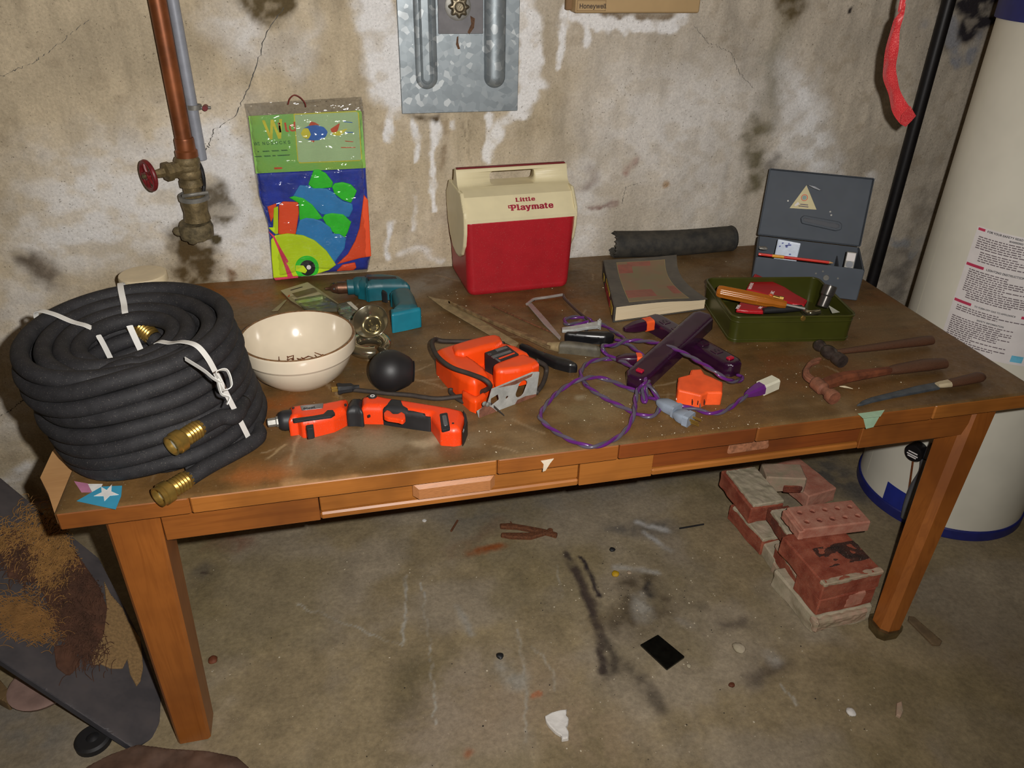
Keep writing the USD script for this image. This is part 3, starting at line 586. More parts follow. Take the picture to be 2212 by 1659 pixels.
# pipes and valve at the left
mat('copper', (140, 80, 44), .45, .45, .25, 14.); mat('conduit_grey', (150, 154, 164), .5, .1, .08, 30.); mat('brass_dirty', (124, 108, 76), .6, .45, .35, 50., .4, 200.); mat('wheel_red', (120, 32, 36), .45, var=.25, vs=60.); mat('black_rubber', (34, 33, 34), .6, var=.15)
def col_(px0, py0, px1, py1, y): return Wp(px0, py0, y), Wp(px1, py1, y)
vp = thing('copper_pipe', 'copper water pipe coming down the wall into a corroded valve with red wheel', 'pipe', tuple(Wp(408, 515, -.045)))
a, b = col_(348, 0, 401, 322, -.055)
top = a + (a - b) * ((2.43 - a[2]) / (a[2] - b[2]))
obj('pipe', cyl(b, top, .0215, k=24, ch=.001), M_('copper'), vp)
dn = (b - a) / np.linalg.norm(b - a)
q = b - dn * .03
obj('coupling', lathe_on([(0, 0), (.024, 0), (.0255, .004), (.0255, .03), (.029, .034), (.029, .05), (0, .05)], q, dn), M_('copper'), vp)
v0 = Wp(402, 338, -.055); v1 = Wp(411, 388, -.055); v2 = Wp(418, 430, -.05); v3 = Wp(420, 478, -.045); v4 = Wp(421, 520, -.04)
bd = obj('valve_body', join(lathe_on([(0, 0), (.03, 0), (.034, .008), (.034, .02), (.027, .026), (.032, .04), (.032, .052), (.027, .06), (.031, .066), (.031, .08), (0, .08)], v0, v1 - v0, 12), lumpy(trimesh.creation.icosphere(3, .033), .004, 40, 3).apply_translation((v0 * .6 + v1 * .4))), M_('brass_dirty'), vp, smooth=50)
wd = A([-.80, -.55, -.02]); wd /= np.linalg.norm(wd); wc = v0 * .55 + v1 * .45
obj('valve_stem', join(lathe_on([(0, 0), (.022, 0), (.022, .03), (.026, .03), (.026, .045), (.013, .05), (.01, .075), (0, .075)], wc + wd * .02, wd, 6), cyl(wc + wd * .08, wc + wd * .128, .006)), M_('brass_dirty'), vp)
wm = frame(wc + wd * .112, np.cross(wd, [0, 0, 1.]), ez=wd)
hp = lambda R, r: [(R * math.cos(t), R * math.sin(t), 0) for t in np.arange(24) * 2 * PI / 24]
obj('hand_wheel', put(join(tube(hp(.036, 0), .0065, 10, 2, True), *[tube([(0, 0, 0), (.018 * math.cos(t), .018 * math.sin(t), .002), (.036 * math.cos(t), .036 * math.sin(t), 0)], .005, 8, 4) for t in np.arange(5) * 2 * PI / 5], trimesh.creation.cylinder(.011, .016)), wm), M_('wheel_red'), vp, label='dark red round hand wheel')
obj('lower_fitting', join(lathe_on([(0, 0), (.026, 0), (.03, .01), (.024, .018), (.024, .04), (.03, .044), (.03, .062), (0, .062)], v1, v2 - v1, 16), lathe_on([(0, 0), (.033, 0), (.036, .01), (.033, .035), (.037, .06), (0, .062)], v2, v3 - v2, 16)), M_('brass_dirty'), vp)
obj('bottom_flange', lumpy(join(lathe_on([(0, 0), (.042, .002), (.048, .02), (.045, .045), (0, .05)], v3, v4 - v3, 24), *[trimesh.creation.icosphere(2, .014).apply_translation(v4 + A([x, -.022 + abs(x) * .3, z])) for x, z in ((-.036, .034), (0, .01), (.034, .03), (.012, .045))]), .004, 60, 5), mat('scaly_brass', (110, 98, 72), .75, .2, .4, 70., .6, 160.), vp, smooth=50, label='scaly lump of corroded fitting')
obj('pipe_clamp', join(lathe_on([(.034, 0), (.041, 0), (.041, .012), (.034, .012), (.034, 0)], Wp(418, 420, -.05), v3 - v2, 24), tube([tuple(Wp(395, 424, -.09)), tuple(Wp(414, 421, -.1)), tuple(Wp(449, 416, -.085))], .005, 8)), M_('dull_steel'), vp)
a, b = col_(383, 0, 436, 345, -.018)
top = a + (a - b) * ((2.43 - a[2]) / (a[2] - b[2]))
cd = thing('conduit_pipe', 'slim grey pipe on the wall beside the copper pipe', 'pipe', tuple(b))
obj('pipe', cyl(b, top, .0145, k=20), M_('conduit_grey'), cd)
q0 = Wp(421, 236, -.018)
obj('clip', join(lathe_on([(.0148, 0), (.019, 0), (.019, .012), (.0148, .012), (.0148, 0)], q0, (a - b), 20), cyl(q0 + A([.012, -.004, .004]), q0 + A([.042, -.004, .004]), .004)), M_('dull_steel'), cd)
obj('clip_screw', cyl(q0 + A([.028, -.016, .004]), q0 + A([.028, .01, .004]), .007), M_('wheel_red'), cd)
obj('ground_wire', tube([tuple(Wp(x, y, d)) for x, y, d in ((430, 352, -.03), (436, 366, -.05), (440, 385, -.055), (441, 402, -.05), (439, 418, -.06))], .005, 8), M_('black_rubber'), vp)

# black pipe and ribbon at the right
a, b = col_(2020, 0, 1876, 600, -.035)
top = a + (a - b) * ((2.43 - a[2]) / (a[2] - b[2])); bot = b + (b - a) * (b[2] / (a[2] - b[2]))
mat('black_iron', (26, 24, 26), .45, .3, .2, 30.)
bp = thing('black_pipe', 'black iron pipe standing against the wall beside the water heater', 'pipe', tuple(bot))
obj('pipe', cyl(bot, top, .0205, k=20), M_('black_iron'), bp)
obj('floor_flange', lathe_on([(0, 0), (.036, 0), (.036, .006), (.026, .012), (.024, .03), (0, .03)], (bot[0], bot[1], .0005), (0, 0, 1), 24), M_('black_iron'), bp)
RY = -.62
Le = fix((1500, 0), 2.593, [(1168, -40), (1150, 60), (1110, 110), (1075, 200), (1055, 330), (1055, 420), (1088, 520), (1110, 620), (1140, 685), (1170, 706)])
Re = fix((1500, 0), 2.593, [(1196, -40), (1185, 20), (1160, 85), (1138, 180), (1130, 300), (1130, 400), (1150, 480), (1180, 560), (1226, 645), (1185, 690)])
Lw = A([Wp(x, y, RY) for x, y in Le]); Rw = A([Wp(x, y, RY) for x, y in Re])
Lw = np.vstack([[Lw[0, 0] - .01, RY, 2.43], [Lw[0, 0] + .004, RY, 1.95], Lw]); Rw = np.vstack([[Lw[0, 0] + .03, RY, 2.43], [Rw[0, 0] + .004, RY, 1.95], Rw])
Ls, Rs = spline(Lw, 8), spline(Rw, 8)
tt = np.linspace(0, 1, 7); n = len(Ls)
V = []
for i in range(n):
    p = Ls[i] + (Rs[i] - Ls[i]) * tt[:, None]; p[:, 1] += .006 * np.sin(i * .12) + .0016 * np.sin(i * .45 + tt * 3) - .003 * np.cos(tt * 6.28); V.append(p)
V = np.vstack(V); U_, V_, Fr = grid(np.arange(7), np.arange(n))
V2 = V + [0, .0006, 0]; N_ = len(V)
usdkit.material(stage, M_('ribbon_red'), {'geo': ('geometry', {}), 'm': ('mapping', {'scale': (600, 60, 600)}), 'n': ('noise_texture', {'scale': 1., 'detail': 2.}), 'r': ('rgb_ramp', {'ramp': [(.3, lin((206, 44, 56))), (.55, lin((236, 70, 72))), (.75, lin((255, 150, 140)))]}),
    'p': ('principled_bsdf', {'roughness': .35, 'sheen_weight': .3}), 't': ('translucent_bsdf', {'color': lin((230, 70, 60))}), 'mx': ('mix_closure', {'fac': .2})}, [('geo.position', 'm.vector'), ('m.vector', 'n.vector'), ('n.fac', 'r.fac'), ('r.color', 'p.base_color'), ('p.BSDF', 'mx.closure1'), ('t.BSDF', 'mx.closure2')], surface='mx.closure')
rb = thing('red_ribbon', 'shiny red woven ribbon hanging from the ceiling in front of the black pipe', 'ribbon', tuple(Lw[-1]))
obj('ribbon_strip', (np.vstack([V, V2]), np.vstack([Fr, Fr[:, ::-1] + N_])), M_('ribbon_red'), rb, smooth=True)
e0, e1 = Ls[-6], Rs[-9]
fold = A([Wp(x, y, RY - .012) for x, y in fix((1500, 0), 2.593, [(1150, 640), (1196, 590), (1228, 645), (1170, 706), (1140, 690)])])
obj('ribbon_fold', prism([(v[0], v[2]) for v in fold], .0012).apply_transform(frame((0, RY - .02, 0), (1, 0, 0), ey=(0, 0, 1))), M_('ribbon_red'), rb, smooth=False)

# ================================================================== WATER HEATER
HC, HR = A([2.546, -.570]), .260
mat('heater_white', (226, 222, 206), .42, var=.04, vs=6., spec=.45); mat('heater_blue', (34, 40, 110), .45, var=.12, vs=30.); mat('label_white', (232, 226, 224), .6, var=.04); mat('label_red', (196, 60, 92), .6); mat('print_grey', (120, 108, 112), .7); mat('print_black', (40, 38, 44), .7); mat('flex_grey', (120, 122, 126), .5, .4); mat('sticker_blue', (34, 48, 140), .5)
ht = thing('water_heater', 'tall cream water heater with dark blue rims and a printed safety label', 'water heater', (HC[0], HC[1], 0))
def cylm(prof): m = lathe(prof, 96); m.apply_translation([HC[0], HC[1], 0]); return m
obj('tank', cylm([(0, .03), (HR, .03), (HR, 1.515), (0, 1.515)]), M_('heater_white'), ht, smooth=30)
obj('base_rim', cylm([(0, 0.0), (HR + .004, 0), (HR + .006, .004), (HR + .006, .034), (HR + .003, .038), (HR - .01, .038), (HR - .01, .02), (0, .02)]), M_('heater_blue'), ht, label='dark blue base rim')
obj('top_rim', cylm([(0, 1.58), (HR - .02, 1.575), (HR + .004, 1.56), (HR + .007, 1.55), (HR + .007, 1.51), (HR - .006, 1.51), (HR - .006, 1.54), (0, 1.54)]), M_('heater_blue'), ht, label='dark blue top rim')
def oncyl(px, py, R=HR):
    d = ray(px, py); d = d / np.linalg.norm(d); o = CAM[:2] - HC
    a_, b_, c_ = d[:2] @ d[:2], 2 * (o @ d[:2]), o @ o - R * R
    disc = b_ * b_ - 4 * a_ * c_
    t = (-b_ - math.sqrt(max(disc, 0))) / (2 * a_); p = CAM + d * t
    return math.atan2(p[1] - HC[1], p[0] - HC[0]), p[2]
def bend(m, th0, z0, R):
    """Wraps a flat mesh (x along the skin, y up, z out) on the tank."""
    m = to_tm(m).copy(); v = m.vertices; th = th0 + v[:, 0] / HR; r_ = R + v[:, 2]
    m.vertices = np.c_[HC[0] + r_ * np.cos(th), HC[1] + r_ * np.sin(th), z0 + v[:, 1]]; return m
la, lz = oncyl(2121, 490); lb, lzb = oncyl(2037, 692)
lth = (la + lb) / 2; LWD = .235; zt_, zb_ = lz, oncyl(2140, 778)[1]
LH = zt_ - zb_
def sheet(w, h, x0=0, y0=0, z=.0006, nx=24):
    xs_ = np.linspace(x0, x0 + w, nx); U_, W_, Fq = grid(xs_, np.array([y0, y0 + h])); n_ = len(U_)
    return trimesh.Trimesh(np.vstack([np.c_[U_, W_, np.full(n_, z)], np.c_[U_, W_, np.zeros(n_)]]), np.vstack([Fq, Fq[:, ::-1] + n_]), process=False)
lab = obj('safety_label', bend(sheet(LWD, LH), lth, zb_, HR + .0005), M_('label_white'), ht, label='white printed safety label with red bars')
red, blk, gry = [], [], []
lr = np.random.default_rng(5)
def trow(s, h, x, y, dst, bold=True): dst.append(bend(text(s, h, frame((x, y, .0007), (1, 0, 0)), bold, depth=.0003), lth, zb_, HR + .0005))
def fine(y0, y1, x0=.012, x1=None):
    y = y0
    while y > y1:
        x = x0; end = (x1 or LWD - .016) - lr.choice([0, .0, .03, .09])
        while x < end:
            wl_ = lr.uniform(.004, .015); gry.append(bend(sheet(min(wl_, end - x), .0028, x, y, .0003, 3), lth, zb_, HR + .0011)); x += wl_ + .0025
        y -= .0062
red.append(bend(sheet(.02, .007, .004, LH - .010, .0004, 3), lth, zb_, HR + .001)); trow('FOR YOUR SAFETY READ BEFORE OPERATING', .0055, .03, LH - .010, blk)
trow('WARNING', .005, .09, LH - .020, blk); fine(LH - .028, LH - .062)
fine(LH - .068, LH - .098, .03)
red.append(bend(sheet(.05, .008, .003, LH - .112, .0004, 5), lth, zb_, HR + .001)); red.append(bend(sheet(.045, .008, LWD - .048, LH - .112, .0004, 5), lth, zb_, HR + .001)); trow('LIGHTING INSTRUCTIONS', .0056, .06, LH - .111, blk)
fine(LH - .122, LH - .185, .016, .21); fine(LH - .19, LH - .206, .03, .18)
red.append(bend(sheet(.05, .008, .003, LH - .222, .0004, 5), lth, zb_, HR + .001)); red.append(bend(sheet(.05, .008, LWD - .054, LH - .222, .0004, 5), lth, zb_, HR + .001)); trow('TO TURN OFF GAS TO APPLIANCE', .0046, .062, LH - .221, blk)
fine(LH - .232, LH - .25, .016); trow('SAFETY INFORMATION', .0044, .08, LH - .258, blk); fine(LH - .266, .016, .012, LWD - .06)
[obj('red_bar', m, M_('label_red'), lab, smooth=False) for m in red]; [obj('heading', m, M_('print_black'), lab, smooth=False) for m in blk]; obj('small_print', join(*gry), M_('print_grey'), lab, smooth=False, kind='stuff')
obj('blue_mark', bend(sheet(.03, .02, LWD - .042, .008, .0004, 4), lth, zb_, HR + .001), mat('mark_blue', (110, 190, 220), .6), lab, smooth=False)
obj('seam', bend(sheet(.004, 1.40, .0, .07, .0012, 3), oncyl(1985, 640)[0] + .05, .0, HR), M_('heater_white'), ht, smooth=False)
# gas control and its tubes near the base
g0, gz0 = oncyl(1921, 1040); g1, gz1 = oncyl(1903, 1105)
pth, pz = oncyl(1901, 1103)
_bp = prism([((t - pth) * HR, z - pz) for t, z in (oncyl(*p_) for p_ in ((1919, 1040), (1957, 1066), (1980, 1078), (1994, 1140), (1966, 1136), (1900, 1098)))], .0015); _bp = trimesh.Trimesh(*trimesh.remesh.subdivide_to_size(_bp.vertices, _bp.faces, .012))
obj('blue_panel', bend(_bp, pth, pz, HR + .0004), M_('sticker_blue'), ht, smooth=False, label='blue access panel near the base')
t0, z0_ = oncyl(1985, 972)
rad = lambda th, z, r: A([HC[0] + r * math.cos(th), HC[1] + r * math.sin(th), z])
gv = obj('gas_valve', join(lathe_on([(0, 0), (.03, 0), (.03, .03), (.026, .036), (0, .036)], rad(t0, z0_, HR), (math.cos(t0), math.sin(t0), 0))), M_('black_iron'), ht)
obj('valve_housing', put(box(.09, .03, .05, .004), frame(rad(t0 + .26, z0_ - .006, HR + .012), (-math.sin(t0 + .26), math.cos(t0 + .26), 0))), M_('flex_grey'), ht)
for zz_, ww_ in ((.004, .030), (-.005, .036), (-.012, .028)): obj('dial_print', put(box(ww_, .0045, .0006, .0001), frame(rad(t0, z0_ + zz_, HR + .0361), (-math.sin(t0), math.cos(t0), 0), ey=(0, 0, 1))), M_('label_white'), gv, smooth=False)
tA = [oncyl(x, y) for x, y in ((2003, 985), (1998, 1015), (1978, 1050), (1966, 1085), (1960, 1112))]
obj('flex_tube', tube([rad(th, z, HR + .02) for th, z in tA], .0125, 12), M_('flex_grey'), ht)
tA = [oncyl(x, y) for x, y in ((1977, 986), (1972, 1020), (1966, 1060))]
obj('thin_tube', tube([rad(th, z, HR + .01) for th, z in tA], .003, 8), M_('copper'), ht)
tA = [oncyl(x, y) for x, y in ((2008, 990), (2003, 1020), (1990, 1045), (1980, 1075))]
obj('thin_tube', tube([rad(th, z, HR + .014) for th, z in tA], .003, 8), M_('dull_steel'), ht)

# ================================================================== ON THE TABLE, BACK ROW
# ---- coil of black hose
mat('hose_black', (40, 39, 41), .72, var=.2, vs=40., bump=.12, bs=900., speck=.12, spec=.35); mat('strap_white', (222, 220, 214), .4, var=.03); mat('brass', (176, 142, 72), .35, .8, .2, 40.)
hc, HRo, HH, HS, HT = A([.148, -.812]), .2, .249, A([-.165, .036]), A([.023, .038])
rt = .0166
def coil_pt(th, R, z):
    c = hc + HS * (z - HH / 2); x, y = R * math.cos(th), R * math.sin(th)
    return A([c[0] + x, c[1] + y, max(ZT + z + HT[0] * x + HT[1] * y + .003, ZT + min(z, rt + .001))])
hr = np.random.default_rng(11)
pts = []
cols = [(HRo - rt + .006, 8), (HRo - rt - .030, 8), (HRo - rt - .064, 7), (HRo - rt - .090, 6)]
turn = []
for ci, (R, nlay) in enumerate(cols):
    zz = np.linspace(rt, HH - rt - ci * .006, nlay)
    if ci % 2: zz = zz[::-1]
    for j, z in enumerate(zz): turn.append((R + hr.normal(0, .0035), z + hr.normal(0, .0018)))
ph = hr.uniform(0, 6.28, (len(turn), 2))
NT = 64
for k, (R, z) in enumerate(turn):
    R2, z2 = turn[min(k + 1, len(turn) - 1)]
    for i in range(NT):
        t = i / NT; th = -1.25 + 2 * PI * t
        e = smooth01(.80, 1.0, A(t))
        wv = .004 * math.sin(th + ph[k, 0]) + .003 * math.sin(2 * th + ph[k, 1]); wz = .003 * math.sin(th + ph[k, 1]) * (1 if .02 < z < HH - .03 else .3)
        pts.append(coil_pt(th, R + (R2 - R) * e + wv, max(rt * .95, z + (z2 - z) * e + wz)))
hose = thing('garden_hose', 'thick coil of black soaker hose bound with white straps', 'hose', (hc[0], hc[1], ZT))
obj('hose_coil', sweep(A(pts), circ(rt, 12), cap=True), M_('hose_black'), hose, smooth=True)
def coupling(p, d, s=1.0, par=hose, r=rt):
    d = A(d, float) / np.linalg.norm(d)
    P = [(0, -.004), (r * .98, -.004)]
    for k in range(5): P += [(r * 1.0, .002 + k * .0065), (r * 1.12, .005 + k * .0065)]
    P += [(r * .96, .036), (r * 1.0, .04), (r * 1.34, .042), (r * 1.36, .056), (r * 1.2, .058), (r * 1.22, .066), (r * 1.02, .066), (r * 1.0, .05), (0, .05)]
    c = obj('coupling', lathe_on([(a * s, b * s) for a, b in P], p, d, 24), M_('brass'), par, smooth=28, label='brass hose coupling')
    obj('washer', lathe_on([(0, 0), (r * .99 * s, 0), (r * .99 * s, .004), (r * .5 * s, .005), (0, .003)], A(p) + d * .0505 * s, d, 20), mat('washer_grey', (158, 170, 178), .5, var=.1) if 'washer_grey' not in str(USED) and not stage.GetPrimAtPath(M_('washer_grey')) else M_('washer_grey'), c)
e1 = T(430, 925, .105); e1d = T(392, 952, .098) - e1; e1d += -.25 * CF * np.linalg.norm(e1d)
obj('hose_end', tube([coil_pt(-.35, HRo - .006, .085), coil_pt(-.62, HRo + .012, .09), e1 + A([.035, .035, -.002]), e1], rt, 12), M_('hose_black'), hose, smooth=True)
coupling(e1, e1d)
e2 = T(405, 1035, .0245); e2d = T(362, 1062, .0245) - e2; e2d[2] = 0
obj('hose_end', tube([coil_pt(-.25, HRo - .01, rt), coil_pt(-.5, HRo + .016, rt), e2 - e2d / np.linalg.norm(e2d) * .05, e2], rt, 12), M_('hose_black'), hose, smooth=True)
coupling(e2, e2d)
e3 = T(330, 728, .19); e3d = T(300, 704, .205) - e3
obj('hose_end', tube([coil_pt(.25, HRo - .135, .13), coil_pt(-.2, HRo - .12, .15), T(350, 752, .172), e3], rt, 12), M_('hose_black'), hose, smooth=True)
coupling(e3, e3d)
def strap(th, skew=0.):
    Ro, Ri, t_ = HRo + .0125, HRo - rt * 2 - .094, .0018
    pr_ = []
    for R, z in ((Ro, .02), (Ro + .002, .07), (Ro + .002, .13), (Ro + .002, .19), (Ro, HH - .02), (Ro - .014, HH + .004), (Ro - .05, HH + .003), (Ri + .05, HH - .010), (Ri + .015, HH - .016), (Ri, HH - .036), (Ri - .002, .14), (Ri, .03), (Ri + .012, .006), (Ro - .05, .002), (Ro - .012, .004)): pr_.append(coil_pt(th + skew * (z - HH / 2), R, z))
    return sweep(spline(pr_, 6, True), rectp(t_, .0125, .0004), True, up=(-math.sin(th), math.cos(th), 0))
for th, sk in ((2.62, .3), (1.72, .2), (-.62, -.5)):
    obj('strap', strap(th, sk), M_('strap_white'), hose, smooth=30)
tl = [T(x, y, h) for x, y, h in ((400, 775, .262), (440, 800, .262), (462, 818, .258), (478, 825, .255), (466, 805, .262), (490, 800, .268), (500, 832, .25), (484, 842, .245), (470, 820, .255), (478, 850, .24), (495, 858, .235), (490, 874, .225))]
obj('strap_tail', sweep(spline(tl, 6), rectp(.0016, .008, .0004), up=(.5, -.6, .6)), M_('strap_white'), hose, smooth=30, label='loose twisted end of a strap')
# flag sticker under the hose
mat('card_blue', (64, 150, 182), .4, var=.05); mat('card_white', (226, 224, 220), .45); mat('card_pink', (184, 120, 150), .5)
fc = thing('flag_card', 'small flag card with white star on blue, half under the hose', 'card', tuple(T(225, 1075)))
obj('blue_field', prism(T2([(166, 1083), (250, 1101), (262, 1072), (264, 1050), (220, 1052)]), .0009, ZT + .0003), M_('card_blue'), fc, smooth=False)
obj('white_stripe', prism(T2([(190, 1046), (222, 1046), (219, 1052), (199, 1064)]), .0008, ZT + .0002), M_('card_white'), fc, smooth=False)
obj('pink_stripe', prism(T2([(160, 1040), (190, 1045), (198, 1064), (176, 1064)]), .0006, ZT + .0002), M_('card_pink'), fc, smooth=False)
sp = T2([(242, 1048), (241, 1063), (257, 1070), (238, 1072), (226, 1084), (224, 1073), (203, 1073), (220, 1065), (219, 1053), (231, 1060)])
obj('star', prism(sp, .0006, ZT + .0013), M_('card_white'), fc, smooth=False)
# ---- white jar behind the hose
jc = T(308, 592, .12)
jar = thing('white_jar', 'cream screw-top jar standing behind the hose coil', 'jar', (jc[0], jc[1], ZT))
jm = lambda P: lathe(P, 40).apply_translation([jc[0], jc[1], ZT])
obj('jar_body', jm([(0, 0), (.05, 0), (.054, .004), (.054, .09), (.05, .097), (0, .098)]), mat('jar_white', (226, 216, 190), .4, var=.06), jar)
obj('lid', jm([(0, .0982), (.06, .0982), (.062, .1), (.062, .117), (.0605, .121), (.056, .1225), (.0, .122)]), mat('lid_cream', (232, 214, 178), .5, var=.06), jar)
# ---- bowl
BR_ = .134; bc = A([T(766, 708, .112)[0] - BR_, (T(640, 668, .112)[1] - BR_ + T(640, 784, .112)[1] + BR_) / 2])
bw = thing('mixing_bowl', 'cream stoneware bowl with worn brown rim holding rusty nails', 'bowl', (bc[0], bc[1], ZT))
bm = lambda P: lathe([(a_ * BR_ / .1275, b_ * 1.065) for a_, b_ in P], 72).apply_translation([bc[0], bc[1], ZT])
obj('bowl_body', bm([(0, .004), (.06, .004), (.063, 0), (.074, 0), (.082, .006), (.101, .024), (.113, .046), (.1175, .060), (.1185, .066), (.1235, .068), (.1265, .073), (.1285, .099), (.127, .104), (.124, .1055), (.121, .104), (.116, .08), (.104, .05), (.085, .028), (.062, .015), (.03, .010), (0, .010)]), mat('stoneware', (222, 208, 184), .16, var=.05, vs=9., coat=.4), bw, smooth=25)
obj('rim_wear', bm([(.1272, .1042), (.1245, .1062), (.1213, .1046), (.1218, .1043), (.1245, .1056), (.1268, .1040), (.1272, .1042)]), mat('rim_brown', (120, 88, 58), .5, var=.35, vs=120.), bw)
obj('band_line', bm([(.1180, .0655), (.1192, .0668), (.1186, .0672), (.1176, .066), (.1180, .0655)]), M_('rim_brown'), bw)
mat('rust', (104, 62, 36), .85, var=.35, vs=150., bump=.3, bs=500.)
for i in range(16):
    ox_, oy_ = rng.normal(.004, .022), .046 + rng.normal(0, .009); an = rng.uniform(0, PI); L = rng.uniform(.014, .028)
    o = A([bc[0] + ox_, bc[1] + oy_, ZT + 1.065 * float(np.interp(math.hypot(ox_, oy_), [0, .0315, .065, .0893], [.010, .010, .015, .028])) + .0032 + .0022 * (i % 4)])
    d = A([math.cos(an), math.sin(an), rng.uniform(-.05, .12)])
    m = join(cyl(o - d * L / 2, o + d * L / 2, .0015, .0010, 7), cyl(o - d * L / 2, o - d * (L / 2 - .0016), .0034, k=9))
    obj('rusty_nail', m, M_('rust'), label='small rusty nail among others in the bottom of the cream bowl', cat='nail', group='rusty nails in the bowl')

# ---- windsock bag
BY = -.012
CB = lambda L: fix((500, 180), 3.6075, L)
def bw2(L, y=BY): return Polygon([tuple(Wp(a, b, y)[[0, 2]]) for a, b in CB(L)]).buffer(0)
BF = frame((0, 0, 0), (1, 0, 0), ey=(0, 0, 1))            # local z points at the room
o0 = Wp(690, 598, -.02)
bag = thing('windsock_bag', 'clear plastic bag holding a folded neon fish windsock under a green card', 'bag', (o0[0], -.02, ZT))
def layer(name, L, k, m, th=.003, r=.0022, step=.005, wob=.0, par=bag, label=None, sm=40):
    return obj(name, put(inflate(bw2(L), k + th, min(r, th * .8), step, k, wob=wob, seed=len(name)), BF), M_(m), par, smooth=sm, label=label)
mat('fab_blue', (34, 58, 168), .6, var=.2, vs=30., sheen=.2, bump=.25, bs=40.); mat('fab_sky', (52, 140, 206), .6, var=.07, vs=30., bump=.15, bs=60.); mat('fab_green', (52, 214, 44), .6, var=.08, vs=40., bump=.15, bs=60.); mat('fab_yellow', (206, 236, 24), .6, var=.06, vs=25.); mat('fab_orange', (255, 88, 40), .6, var=.05, vs=25., bump=.15, bs=60.); mat('fab_pink', (226, 60, 98), .6); mat('card_green', (126, 192, 100), .45, c2=(156, 196, 70), vs=4.); mat('card_pale', (176, 206, 152), .45, var=.06, vs=9.); mat('ink_yellow', (214, 206, 60), .5); mat('ink_red', (204, 84, 48), .5); mat('ink_blue', (52, 108, 190), .5); mat('ink_green', (70, 116, 62), .5); mat('fab_black', (18, 22, 24), .6)
layer('folded_cloth', [(195, 690), (1045, 650), (1060, 880), (1085, 1340), (1060, 1450), (800, 1470), (640, 1480), (440, 1495), (325, 1500), (300, 1250), (285, 1100), (215, 880)], .004, 'fab_blue', .016, .010, .006, .004, label='dark blue folded windsock cloth')
cg = layer('header_card', [(132, 250), (1012, 205), (1046, 655), (190, 697)], .020, 'card_green', .0012, .0008, .012, label='green header card')
layer('card_border', [(484, 232), (990, 208), (1018, 598), (516, 618)], .0212, 'ink_yellow', .0005, .0003, .014, par=cg)
layer('card_picture', [(492, 240), (982, 216), (1010, 590), (522, 610)], .0218, 'card_pale', .0005, .0003, .014, par=cg)
k = .0224
layer('picture_fish', [(540, 385), (560, 345), (600, 325), (660, 318), (720, 335), (750, 370), (735, 410), (690, 435), (630, 440), (570, 425)], k, 'ink_blue', .0003, .0002, .006, par=cg)
layer('picture_fish_head', [(540, 385), (560, 345), (595, 340), (620, 390), (600, 430), (560, 418)], k + .0003, 'ink_yellow', .0003, .0002, .006, par=cg)
layer('picture_fin', [(600, 325), (620, 290), (655, 300), (690, 322), (660, 318)], k, 'ink_red', .0003, .0002, .006, par=cg); layer('picture_fin', [(610, 438), (650, 438), (640, 455)], k, 'ink_red', .0003, .0002, .006, par=cg)
layer('picture_tail', [(770, 350), (845, 300), (825, 370), (780, 378)], k, 'ink_red', .0003, .0002, .006, par=cg); layer('picture_tail', [(780, 380), (905, 345), (850, 400), (800, 400)], k, 'ink_yellow', .0003, .0002, .006, par=cg)
for j, (L, m) in enumerate([([(870, 290), (940, 296), (944, 302), (870, 296)], 'ink_blue'), ([(880, 372), (950, 372), (950, 378), (880, 378)], 'ink_blue'), ([(880, 440), (950, 446), (950, 452), (880, 446)], 'ink_red'), ([(850, 490), (965, 490), (965, 496), (850, 497)], 'ink_red')]): layer('picture_streamer', L, k, m, .0003, .0002, .004, par=cg)
def btext(s, h, cx, cy, m, sx=1.): 
    (px, py), = CB([(cx, cy)]); q = Wp(px, py, BY)
    an = -.045
    obj('lettering', text(s, h, frame((q[0], -.0214 - .0002, q[2]), (math.cos(an), 0, -math.sin(an)), ez=(0, -1, 0)), sx=sx, depth=.0003), M_(m), cg, smooth=False)
btext('W', .050, 262, 430, 'ink_yellow', .8); btext('i', .024, 366, 375, 'ink_red', 1.2); btext('l', .024, 414, 372, 'ink_red', 1.2); btext('d', .024, 448, 368, 'ink_red', 1.1)
for q_, c_ in enumerate('WINDSOCKS'): btext(c_, .0085, 176 + q_ * 33, 478 - q_ * 1.6, 'ink_green', 1.)
for y_, xs_ in ((522, ((205, 215), (240, 300), (310, 375), (385, 440))), (560, ((180, 240), (252, 310), (320, 345), (355, 460)))):
    for xa_, xb_ in xs_: layer('fine_print', [(xa_, y_ - (xa_ - 180) * .05), (xb_, y_ - (xb_ - 180) * .05), (xb_, y_ + 9 - (xb_ - 180) * .05), (xa_, y_ + 9 - (xa_ - 180) * .05)], k, 'ink_green', .0003, .0002, .006, par=cg)
layer('fine_print', [(332, 648), (400, 645), (400, 660), (332, 663)], k, 'ink_red', .0003, .0002, .006, par=cg)
layer('scale_flap', [(640, 668), (680, 664), (735, 692), (792, 765), (780, 805), (700, 812), (650, 822), (598, 780)], .020, 'fab_green', .003, .002); layer('scale_flap', [(782, 800), (800, 772), (865, 762), (930, 780), (976, 830), (960, 870), (930, 925), (860, 900), (800, 850)], .020, 'fab_green', .003, .002)
layer('scale_band', [(480, 870), (530, 785), (600, 790), (640, 810), (680, 808), (740, 812), (800, 845), (825, 880), (870, 910), (940, 930), (946, 970), (915, 1035), (820, 1025), (700, 1010), (640, 960), (560, 900)], .0215, 'fab_sky', .003, .002)
